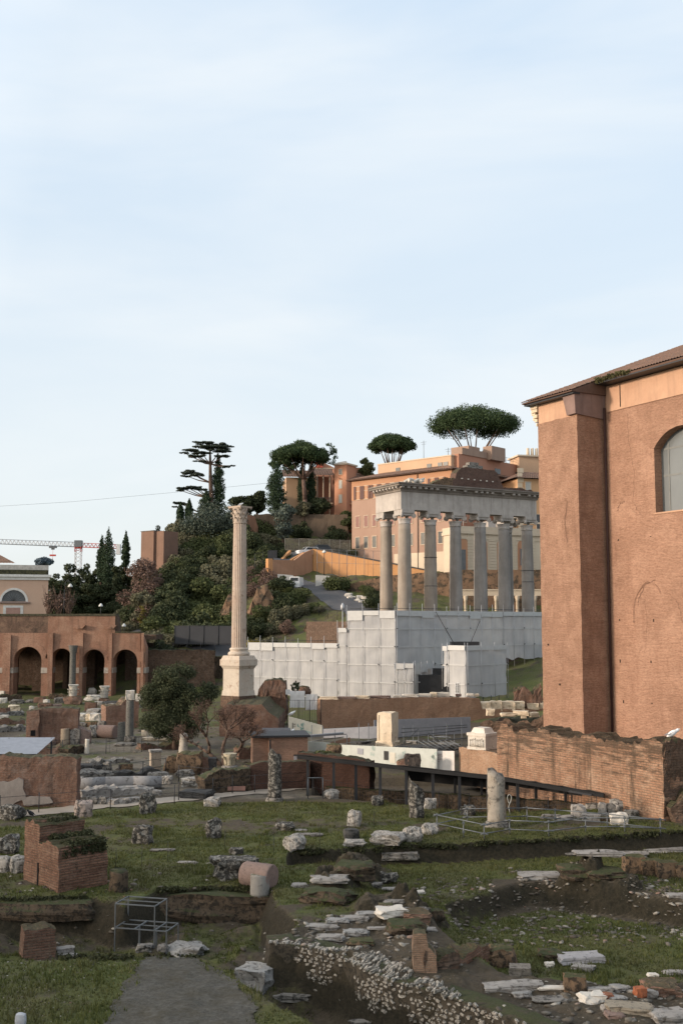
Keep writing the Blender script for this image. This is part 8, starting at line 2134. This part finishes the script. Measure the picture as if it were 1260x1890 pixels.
while z > -2.2:
    s = random.uniform(0, .1)
    while s < wd[-1] - .1:
        w = random.uniform(.09, .26) * random.choice((.7, 1, 1)); dn = .50 + 1.7 * mn.noise(Vector((s * .55, z * .8, 9.0))) + (.06 if s > 2.0 else -.08)
        if random.random() < dn:
            p = wpos(s); n_ = wnrm(s); f = (ztop_(s) - z) / 2.5
            out = .12 + .18 * f + .09 * mn.noise(Vector((s * 1.4, z * 1.4, 3))) + .05 * mn.noise(Vector((s * 4, z * 4, 3)))
            chip(mb, p + n_ * out + Vector((0, 0, z + random.uniform(-.02, .02))), n_, w, random.uniform(.06, .14), random.uniform(.015, .045), 1, random.uniform(-.45, .35))
        s += w + random.uniform(.01, .06)
    z -= random.uniform(.10, .125); row_ += 1
# tilted stones set along the top of the wall
for s0, s1, rows in ((2.1, 3.7, 5), (4.0, 6.4, 7), (.8, 1.8, 2), (6.8, 8.4, 4)):
    for r_ in range(rows):
        s = s0 + random.uniform(0, .1)
        while s < s1:
            p = wpos(s) - wnrm(s) * (r_ * .14 - .05); p.z = hz(p.x, p.y) + .02 if r_ > 1 else max(hz(p.x, p.y), ztop_(s)) + .01
            if random.random() < .5: chip(mb, p, Vector((-.25 + random.uniform(-.3, .3), -.3 + random.uniform(-.3, .3), 1)).normalized(), random.uniform(.14, .34), random.uniform(.07, .13), .06, 1, random.uniform(.2, 1.1))
            s += random.uniform(.09, .15)
tag(mb.build('rubble_masonry_wall', [rw_m, st_m]), 'long rough wall face of white stones in dark mortar at lower right', 'wall')

# ---- individual stones of the foreground
FGD = [
 (470, 1828, 62, 48, .14, .10, marble_s := stone('grey_marble', (.33, .318, .30), (.21, .20, .19), (.07, .065, .06), .3, 1.8, .7), 'big white cut stone in the pit right of the gravel path', -.35),  # darker, greyer marble for foreground pieces
 (540, 1849, 62, 20, .12, .10, greystone, 'flat topped grey stone below the big white cut stone', 0),
 (680, 1896, 62, 12, .2, .10, greystone, 'grey slab at the bottom edge below the rubble masonry wall', 0),
 (340, 1766, 64, 30, .5, .18, marble_s, 'white broken rocks behind the metal frame foot', -.3),
 (300, 1759, 18, 16, .4, .15, greystone, 'grey stone inside the metal frame legs', 0),
 (266, 1757, 26, 16, .5, .15, greystone, 'small grey rock under the metal frame', 0),
 (37, 1896, 18, 26, .55, .03, stone('blue_white_stone', (.42, .43, .46), (.33, .34, .37), (.15, .15, .16), .15, 2, .3), 'bluish white rounded stone top at the bottom left corner', 0),
 (590, 1716, 58, 12, .2, .12, greyslab, 'white slab at the left end of the slab heap on the mound', 0),
 (622, 1705, 40, 12, .25, .14, marble_s, 'pale stone second from left in the slab heap', 0),
 (655, 1700, 46, 11, .2, .12, greyslab, 'pale flat slab in the middle of the slab heap', 0),
 (690, 1693, 64, 12, .12, .08, marble_s, 'large white slab of the slab heap, under the brightest one', .2),
 (722, 1694, 52, 20, .14, .10, marble, 'brightest white slab tipped on the slab heap', .35),
 (752, 1684, 70, 9, .15, .08, greystone, 'grey flat slab at the right end of the slab heap', 0),
 (712, 1676, 26, 10, .2, .1, brownstone, 'tan stone behind the brightest white slab', 0),
 (728, 1668, 36, 8, .2, .1, greystone, 'thin grey slab topmost on the slab heap', 0),
 (770, 1706, 44, 28, .3, .16, mpink, 'pile of broken red bricks right of the slab heap', 0),
 (750, 1724, 66, 30, .5, .12, earthrock, 'dark mossy hump right below the slab heap', 0),
 (655, 1727, 46, 13, .25, .12, marble_s, 'white curved slab below the slab heap', 0),
 (610, 1736, 46, 12, .15, .1, greyslab, 'beige block on the wall top below the slab heap', 0),
 (664, 1745, 42, 14, .2, .12, brownstone, 'tan layered stone on the wall top', 0),
 (700, 1716, 40, 6, .2, .08, greyslab, 'bluish flat slab between slab heap and mossy hump', 0),
 (790, 1720, 30, 9, .25, .1, greyslab, 'small white slab right of the mossy hump', 0),
 (806, 1700, 26, 22, .5, .12, earthrock, 'dark brown lump behind the small white slab', 0),
 (926, 1786, 44, 40, .25, .12, brownstone, 'brown mossy upright stone right of the brick lump', 0),
 (961, 1803, 38, 24, .06, .05, stone('speckled_block', (.26, .225, .19), (.19, .165, .14), (.07, .06, .05), .3, 3, .5), 'neat grey brown squared block beside the brown upright stone', -.12),
 (938, 1832, 86, 20, .12, .10, greyslab, 'cracked pale paving slab in the right foreground, nearest the rubble wall', .2),
 (976, 1828, 50, 18, .2, .10, greyslab, 'pale paving slab joined to the cracked one on its right', 0),
 (964, 1842, 34, 14, .15, .1, marble_s, 'white wedge at the front of the cracked paving slabs', 0),
 (1045, 1848, 108, 10, .3, .08, greystone, 'broad thin grey slab in the right foreground', .1),
 (1022, 1827, 52, 8, .2, .1, marble, 'thin white bar stone behind the broad thin slab', 0),
 (1062, 1830, 38, 34, .1, .07, brownstone, 'dark brown squared block standing behind the broad thin slab', -.1),
 (1074, 1777, 80, 20, .06, .06, stone('lilac_slab', (.34, .325, .33), (.26, .25, .255), (.1, .095, .1), .2, 1.6, .3), 'thick lilac grey slab propped up behind the brown block', .15),
 (1078, 1792, 38, 13, .1, .08, greyslab, 'pale broken plank stone leaning on the thick lilac slab', -.5),
 (1020, 1773, 46, 22, .4, .2, earthrock, 'rusty rubble lump left of the thick lilac slab', 0),
 (1014, 1786, 16, 11, .4, .15, marble, 'small white stone below the rusty rubble lump', 0),
 (1095, 1852, 42, 22, .35, .16, marble, 'white hollow carved fragment in the right foreground', 0),
 (1110, 1830, 46, 9, .2, .1, greyslab, 'flat white slab behind the hollow carved fragment', 0),
 (1122, 1846, 20, 14, .3, .12, stone('terracotta_lump', (.28, .12, .07), (.2, .085, .055), (.06, .04, .03), .25, 2, .5), 'terracotta lump right of the hollow carved fragment', 0),
 (1145, 1832, 32, 16, .35, .14, greyslab, 'pale jagged stone right of the terracotta lump', .4),
 (1142, 1848, 28, 12, .3, .12, marble_s, 'grey white wedge right of the terracotta lump', 0),
 (1164, 1872, 74, 24, .12, .09, stone('tan_slab', (.30, .255, .195), (.23, .195, .15), (.09, .075, .06), .25, 2, .5), 'thick tan slab tilted in the right foreground', -.15),
 (1182, 1842, 20, 20, .12, .08, stone('orange_tile', (.34, .115, .055), (.26, .09, .045), (.08, .04, .03), .2, 2, .4), 'bright orange tile piece standing right of the tan slab', .2),
 (1203, 1843, 22, 18, .45, .14, greyslab, 'round pale stone beside the bright orange tile', 0),
 (1225, 1840, 62, 34, .35, .16, mpink, 'low heap of red brick masonry at the right edge', 0),
 (1240, 1892, 66, 30, .12, .10, greyslab, 'white cracked slab at the bottom right corner', .2),
 (1120, 1868, 18, 14, .4, .14, greyslab, 'pale round stone left of the tan slab', 0),
 (1135, 1880, 34, 16, .4, .14, pinkgranite, 'rosy stone in front of the tan slab', 0),
 (1245, 1800, 40, 10, .3, .12, greyslab, 'flat pinkish stone at the right edge', 0),
 (1205, 1803, 18, 8, .4, .12, marble, 'small white stone near the right edge', 0),
 (1100, 1768, 22, 7, .4, .12, marble, 'small white stone right of the thick lilac slab', 0),
 (1000, 1625, 76, 17, .10, .08, greyslab, 'pale thick slab pair on the bank left of the brown mound', .05),
 (1070, 1622, 66, 28, .4, .15, earthrock, 'brown broken mound right of the pale thick slab pair', 0),
 (1120, 1622, 70, 24, .45, .15, earthrock, 'lower brown mound trailing right from the broken mound', 0),
 (1172, 1612, 38, 36, .08, .06, brownstone, 'brown tuff block, leftmost of the row at the right edge', 0),
 (1202, 1617, 34, 34, .08, .06, brownstone, 'brown tuff block, second of the row at the right edge', 0),
 (1232, 1621, 36, 34, .08, .06, brownstone, 'brown tuff block, third of the row at the right edge', 0),
 (1262, 1622, 30, 30, .08, .06, brownstone, 'brown tuff block cut by the right picture edge', 0),
 (1052, 1580, 56, 6, .2, .10, greyslab, 'thin pale slab at the left end of the long slab line', 0),
 (1105, 1584, 84, 11, .2, .12, greyslab, 'long pale slab in the middle of the long slab line', 0),
 (1160, 1582, 70, 11, .2, .12, greyslab, 'long rough slab right of the middle in the long slab line', 0),
 (1228, 1574, 76, 12, .2, .12, greyslab, 'pale slab at the right end of the long slab line', .1),
 (1250, 1657, 34, 9, .2, .1, greyslab, 'pale slab on the rubble at the right edge', 0),
 (690, 1638, 26, 10, .3, .14, greystone, 'small grey stone on the slope below the trench', 0),
 (715, 1628, 34, 18, .4, .18, mottled, 'jagged dark white fragments at the left of the scree', 0),
 (720, 1645, 40, 8, .3, .14, greyslab, 'flat pale fragments at the left of the scree', 0),
 (772, 1650, 22, 7, .2, .1, marble, 'white flat stone lying alone on the scree', .2),
]
for px, py, w, h, rd, am, mt, lab, rz in FGD:
    rock('slab' if h < w * .35 else 'stone_block', lab, 'stone', px, py, w, h, mt, rd, am, .8, rz, sink=.12)
# brick remnants in the foreground
fb = brick('foreground_red_brick', (.30, .15, .095), (.20, .10, .066), (.17, .13, .10), .28, .075, (.05, .04, .03), .3, (.30, .22, .16), 1.0, (.04, .045, .02), .2, .9, .014)
ruin_at('brick_remnant', 'upright buff brick remnant on a pale footing in the right foreground', 'ruin', T(763, 1795), T(806, 1797), [(0, 1.08), (.55, 1.12), (.62, .75), (1, .5)], .55, brick('buff_small_brick', (.36, .24, .165), (.29, .18, .12), (.22, .17, .13), .2, .06, (.06, .05, .04), .2, None, .8, (.04, .045, .02), .2, .9, .014), 130, dx=.06, nz=14, amp=.03, topamp=.08)
ruin_at('brick_remnant', 'broken brown rubble base beside the upright buff brick remnant', 'ruin', T(784, 1798), T(846, 1790), [(0, .7), (.4, .35), (.7, .42), (1, .6)], .6, rubb, 131, dx=.06, amp=.08, topamp=.2)
ruin_at('brick_remnant', 'curved red brick lump right of the upright buff brick remnant', 'ruin', T(842, 1788), T(912, 1782), [(0, .75), (.3, .88), (.8, .7), (1, .5)], .6, fb, 132, dx=.06, nz=12, amp=.06, topamp=.10)

# ---- uncountable small rubble
def scatter(name, pts, smin, smax, mat, seed, flatness=.6):
    r = np.random.default_rng(seed); n = len(pts)
    bm = bmesh.new(); bmesh.ops.create_icosphere(bm, subdivisions=1, radius=.5); base_ = np.array([list(v_.co) for v_ in bm.verts]); bm.verts.index_update(); tri = np.array([[v_.index for v_ in f.verts] for f in bm.faces]); bm.free()
    s = smin + (smax - smin) * r.random(n) ** 2.2
    sc = np.stack([s * r.uniform(.7, 1.5, n), s * r.uniform(.6, 1.2, n), s * r.uniform(.3, .9, n) * flatness], 1)
    V = base_[None] * (1 + r.uniform(-.22, .22, (n, len(base_), 1)))
    V = V * sc[:, None]; a = r.uniform(0, 6.283, n); ca, sa = np.cos(a)[:, None], np.sin(a)[:, None]; tl = r.uniform(-.3, .3, n)[:, None]
    X = V[..., 0] * ca - V[..., 1] * sa; Y_ = V[..., 0] * sa + V[..., 1] * ca; Z_ = V[..., 2] + X * tl
    V = np.stack([X + pts[:, 0:1], Y_ + pts[:, 1:2], Z_ + pts[:, 2:3] + .1 * sc[:, 2:3]], 2).reshape(-1, 3)
    Q_ = (tri[None] + (np.arange(n) * len(base_))[:, None, None]).reshape(-1, 3)
    return tag(npmesh(name, V, Q_, mat, {'rnd': ('FACE', np.repeat(r.random(n), len(tri)))}), kind='stuff')
t = NT('small_rubble', .9); t.b.inputs['Roughness'].default_value = .9
a = t.attr('rnd'); v = t.obj(); nn = t.noise(v, 14, 4)
rub_m = t.col(t.mix(t.ramp(nn, [(.35, 0.), (.7, .6)]), t.ramp(a, [(0.0, (.06, .05, .04)), (.4, (.11, .094, .076)), (.7, (.20, .18, .155)), (.9, (.37, .345, .305)), (1.0, (.22, .12, .085))]), (.07, .06, .045)))
rg = np.random.default_rng(12)
def sample(n, poly, z=0.0, dens=None):
    pl = gpoly(poly, z); lo, hi = pl.min(0), pl.max(0); out = []
    while len(out) < n:
        x = rg.uniform(lo[0], hi[0], 4000); y = rg.uniform(lo[1], hi[1], 4000); k = (sdpoly(x, y, pl) > 0)
        if dens is not None: k &= rg.random(4000) < np.clip(.5 + fbm(x * dens, y * dens, 61, 4) * 2.6, 0.02, 1)
        out += list(zip(x[k], y[k]))
    o = np.array(out[:n]); return np.column_stack([o, hfun(o[:, 0], o[:, 1])])
scree = np.vstack([
    sample(520, [(700, 1625), (860, 1615), (960, 1640), (1010, 1690), (860, 1710), (760, 1690)], -.7, .6),
    sample(1100, [(940, 1612), (1100, 1630), (1260, 1625), (1300, 1730), (1180, 1720), (1090, 1690), (960, 1710)], -.9, 1.1),
    sample(260, [(1190, 1640), (1300, 1640), (1300, 1760), (1220, 1730)], -.9),
    sample(900, [(600, 1690), (760, 1675), (850, 1740), (900, 1790), (1000, 1795), (1300, 1790), (1300, 1900), (980, 1900), (760, 1815), (640, 1755), (520, 1735)], 0, .6),
    sample(160, [(860, 1762), (1260, 1755), (1260, 1775), (860, 1785)], -1.3),
    sample(110, [(500, 1780), (560, 1800), (700, 1880), (560, 1850)], -1.8),
    sample(120, [(280, 1650), (500, 1645), (520, 1760), (300, 1760)], -1.2),
    sample(120, [(0, 1670), (250, 1680), (250, 1765), (0, 1765)], -1.2)])
scree = np.vstack([scree, sample(700, [(262, 1764), (372, 1764), (500, 1892), (180, 1892)], 0), sample(500, [(0, 1770), (260, 1766), (190, 1890), (0, 1890)], 0, .8)])
ssz = np.concatenate([np.full(len(scree) - 1200, .30), np.full(700, .055), np.full(500, .07)])
scatter('rubble', scree, .03, ssz, rub_m, 5)
pl_ = np.vstack([sample(1500, [(0, 1290), (260, 1295), (560, 1400), (560, 1440), (0, 1480)], 0, .12)])
scatter('rubble', pl_, .06, .42, rub_m, 6)
# white stones spilled beside the hill road
q_ = []
rr = random.Random(6)
for i in range(26):
    px = 640 + 55 * rr.random(); py = 1100 + (px - 640) * .32 + rr.uniform(-5, 6); 
    rock('white_stone', 'white stone in the spill of blocks beside the hill road', 'stone', 0, 0, rr.uniform(5, 12), rr.uniform(3.5, 6), marble, .35, .12, .8, None, 'white stones spilled beside the hill road', at=T(px, py), cuts=3)
# ---- grass tufts
N = 260000
y = 25.5 + (62.5 - 25.5) * rg.random(N) ** .95; u = rg.uniform(-.345, .345, N); x = u * y
keep = rg.random(N) < (y / 62) ** .6
x, y = x[keep], y[keep]; gmk = grassmask(x, y); h0 = hfun(x, y); hx = hfun(x + .12, y); hy = hfun(x, y + .12)
slope = np.hypot(hx - h0, hy - h0) / .12
inpath = sdpoly(x, y, gpoly([(268, 1766), (232, 1815), (190, 1892), (150, 1960), (500, 1960), (480, 1892), (466, 1842), (420, 1803), (368, 1769)])) > .18 + 1.1 * fbm(x * 1.6, y * 1.6, 71, 3)
fpath = sdpoly(x, y, gpoly([(-260, 1528), (0, 1500), (150, 1485), (300, 1473), (565, 1449), (568, 1458), (440, 1472), (300, 1486), (150, 1499), (0, 1515), (-260, 1543)])) > -.15
keep = (gmk + (fbm(x * 2, y * 2, 41, 4)) * .9 > .5) & (slope < 1.1) & ~inpath & ~fpath
x, y, h0 = x[keep], y[keep], h0[keep]; n = len(x)
hgt = rg.uniform(.03, .085, n) * (1 + 1.6 * np.clip(fbm(x * .8, y * .8, 51, 3) * 3, 0, 1) + 1.4 * (fbm(x * 2.5, y * 2.5, 57, 2) > .16)); a = rg.uniform(0, 6.283, n); wd_ = rg.uniform(.012, .03, n); ln = rg.normal(0, .035, (n, 2))
dx, dy = np.cos(a) * wd_, np.sin(a) * wd_
V = np.stack([np.stack([x - dx, y - dy, h0 - .01], 1), np.stack([x + dx, y + dy, h0 - .01], 1), np.stack([x + ln[:, 0], y + ln[:, 1], h0 + hgt], 1)], 1).reshape(-1, 3)
t = NT('grass_blade', .8); a_ = t.attr('rnd'); gc = t.ramp(a_, [(0., (.038, .047, .015)), (.5, (.080, .094, .027)), (.8, (.122, .128, .040)), (1., (.14, .12, .058))])
n3 = t.noise(t.obj(), .45, 4); gc = t.mix(t.ramp(n3, [(.45, 0.), (.65, .55)]), gc, (.075, .064, .032))
tr = t.n('BsdfTranslucent'); t.l(gc, tr.inputs[0]); ms = t.n('MixShader'); ms.inputs[0].default_value = .3; t.l(t.b.outputs[0], ms.inputs[1]); t.l(tr.outputs[0], ms.inputs[2]); t.l(ms.outputs[0], t.t.nodes['Material Output'].inputs[0]); gb = t.col(gc)
tag(npmesh('grass', V, np.arange(n * 3).reshape(n, 3), gb, {'rnd': ('FACE', np.clip(rg.random(n) * .7 + .3 * vnoise(x * .7, y * .7, 3), 0, 1))}), kind='stuff')
# mossy weeds hanging on the trench edge and mounds
wv = []
for (px0, py0, px1, py1, k) in ((545, 1574, 860, 1560, 60), (860, 1560, 1260, 1538, 70), (0, 1662, 165, 1657, 36), (290, 1643, 495, 1640, 40), (120, 1768, 360, 1764, 26)):
    for i in range(k):
        f = rg.random(); b = T(px0 + (px1 - px0) * f, py0 + (py1 - py0) * f + rg.uniform(-1, 5)); wv.append((b.x, b.y, b.z + .02, rg.uniform(.12, .32), rg.uniform(.1, .25), rg.uniform(.06, .14)))
tag(foliage('trench_edge_growth', wv, 9000, .10, leaf('weed_leaf', (.022, .026, .011), (.060, .062, .026), .15), 15, None, shell=.1), kind='stuff')

# ---- birds
def bird(name, label, loc, rz, body_m, wing_m, s=1.0):
    o = thing(name, label, 'bird', loc, rz); mb = MB()
    mb.lathe([(.005, -.22), (.05, -.16), (.085, -.05), (.09, .05), (.06, .14), (.045, .17), (.055, .21), (.05, .25), (.015, .285), (.008, .33)], 12, M=Matrix.Translation((0, 0, .2)) @ Matrix.Rotation(math.radians(62), 4, 'Y') @ Matrix.Scale(s, 4)); mb.build('body', body_m, o)
    for sy in (-1, 1):
        mb = MB(); y = sy * .085 * s; mb.add([(.12 * s, y, .27), (-.02 * s, y * 1.12, .17), (-.30 * s, y * .5, .10), (-.05 * s, y, .26), (.12 * s, y * .9, .27)], [(0, 1, 2, 3)]); mb.build('wing', wing_m, o)
        mb = MB(); mb.tube((.02, sy * .03, 0), (.02, sy * .03, .13), .008, n=4); mb.build('leg', metal_mid, o)
    return o
gw = flat('gull_white', (.72, .72, .72), .7, 0, .03); gg = flat('gull_grey', (.33, .34, .36), .7); cb2 = flat('crow_black', (.012, .012, .014), .6)
b = T(57, 1508); bird('crow', 'black crow on the grass near the footpath', b, 2.6, cb2, cb2, 1.1)
wx = a_w = Vector((9.59, 68, 0)).lerp(b_, .985)
bird('gull', 'white gull perched on the right end of the long brick wall', (wx.x + .9, wx.y + .75, 4.12), .2, gw, gg, 1.6)
b = P(538, 1321, 100); bird('gull', 'white gull standing below the hung white sheets', (b.x, b.y, b.z), .5, gw, gg, 1.5)
b = P(436, 1355, 91.5); bird('gull', 'white gull on the grey boarding by the brick hut', (P(538, 1355, 90).x, 90, P(538, 1355, 90).z), 1.0, gw, gg, 1.4)
b = P(441, 934, 105); bird('gull', 'tiny white gull on top of the fluted column capital', (PH.x, 105, zb + zc0 + 1.68), .5, gw, gg, 1.2)

# ---- unseen hill beyond the left edge, ridge shaped to shade the low ground
ys_ = np.linspace(-110, 150, 40); V = []; Fs = []
prof_ = [(-95, -2), (-103, 8), (-110, 17), (-116, 21.5), (-128, 23), (-170, 24), (-230, 22), (-260, -2)]
for j, y in enumerate(ys_):
    e = min(1, (y + 110) / 30, (150 - y) / 40); e = max(0.0, e) * (1.20 - .42 * float(sm(np.array((y - 0) / 22))))
    for k, (x, z) in enumerate(prof_): V.append((x + 4 * mn.noise(Vector((y * .05, k, 0))), y, z * (.15 + .85 * e) + 1.6 * mn.noise(Vector((y * .09, k * 1.3, 3)))))
np_ = len(prof_)
for j in range(len(ys_) - 1):
    for k in range(np_ - 1): Fs.append((j * np_ + k, j * np_ + k + 1, (j + 1) * np_ + k + 1, (j + 1) * np_ + k))
mb = MB(); mb.add(V, Fs, 0, True); tag(mb.build('hill', cliff_hill := stone('wooded_hill', (.05, .06, .03), (.035, .042, .02), (.02, .02, .012), .3, .2, .8)), kind='structure')
for o in bpy.data.objects:
    if o.get('category') and not o.get('kind'): o['kind'] = 'thing'
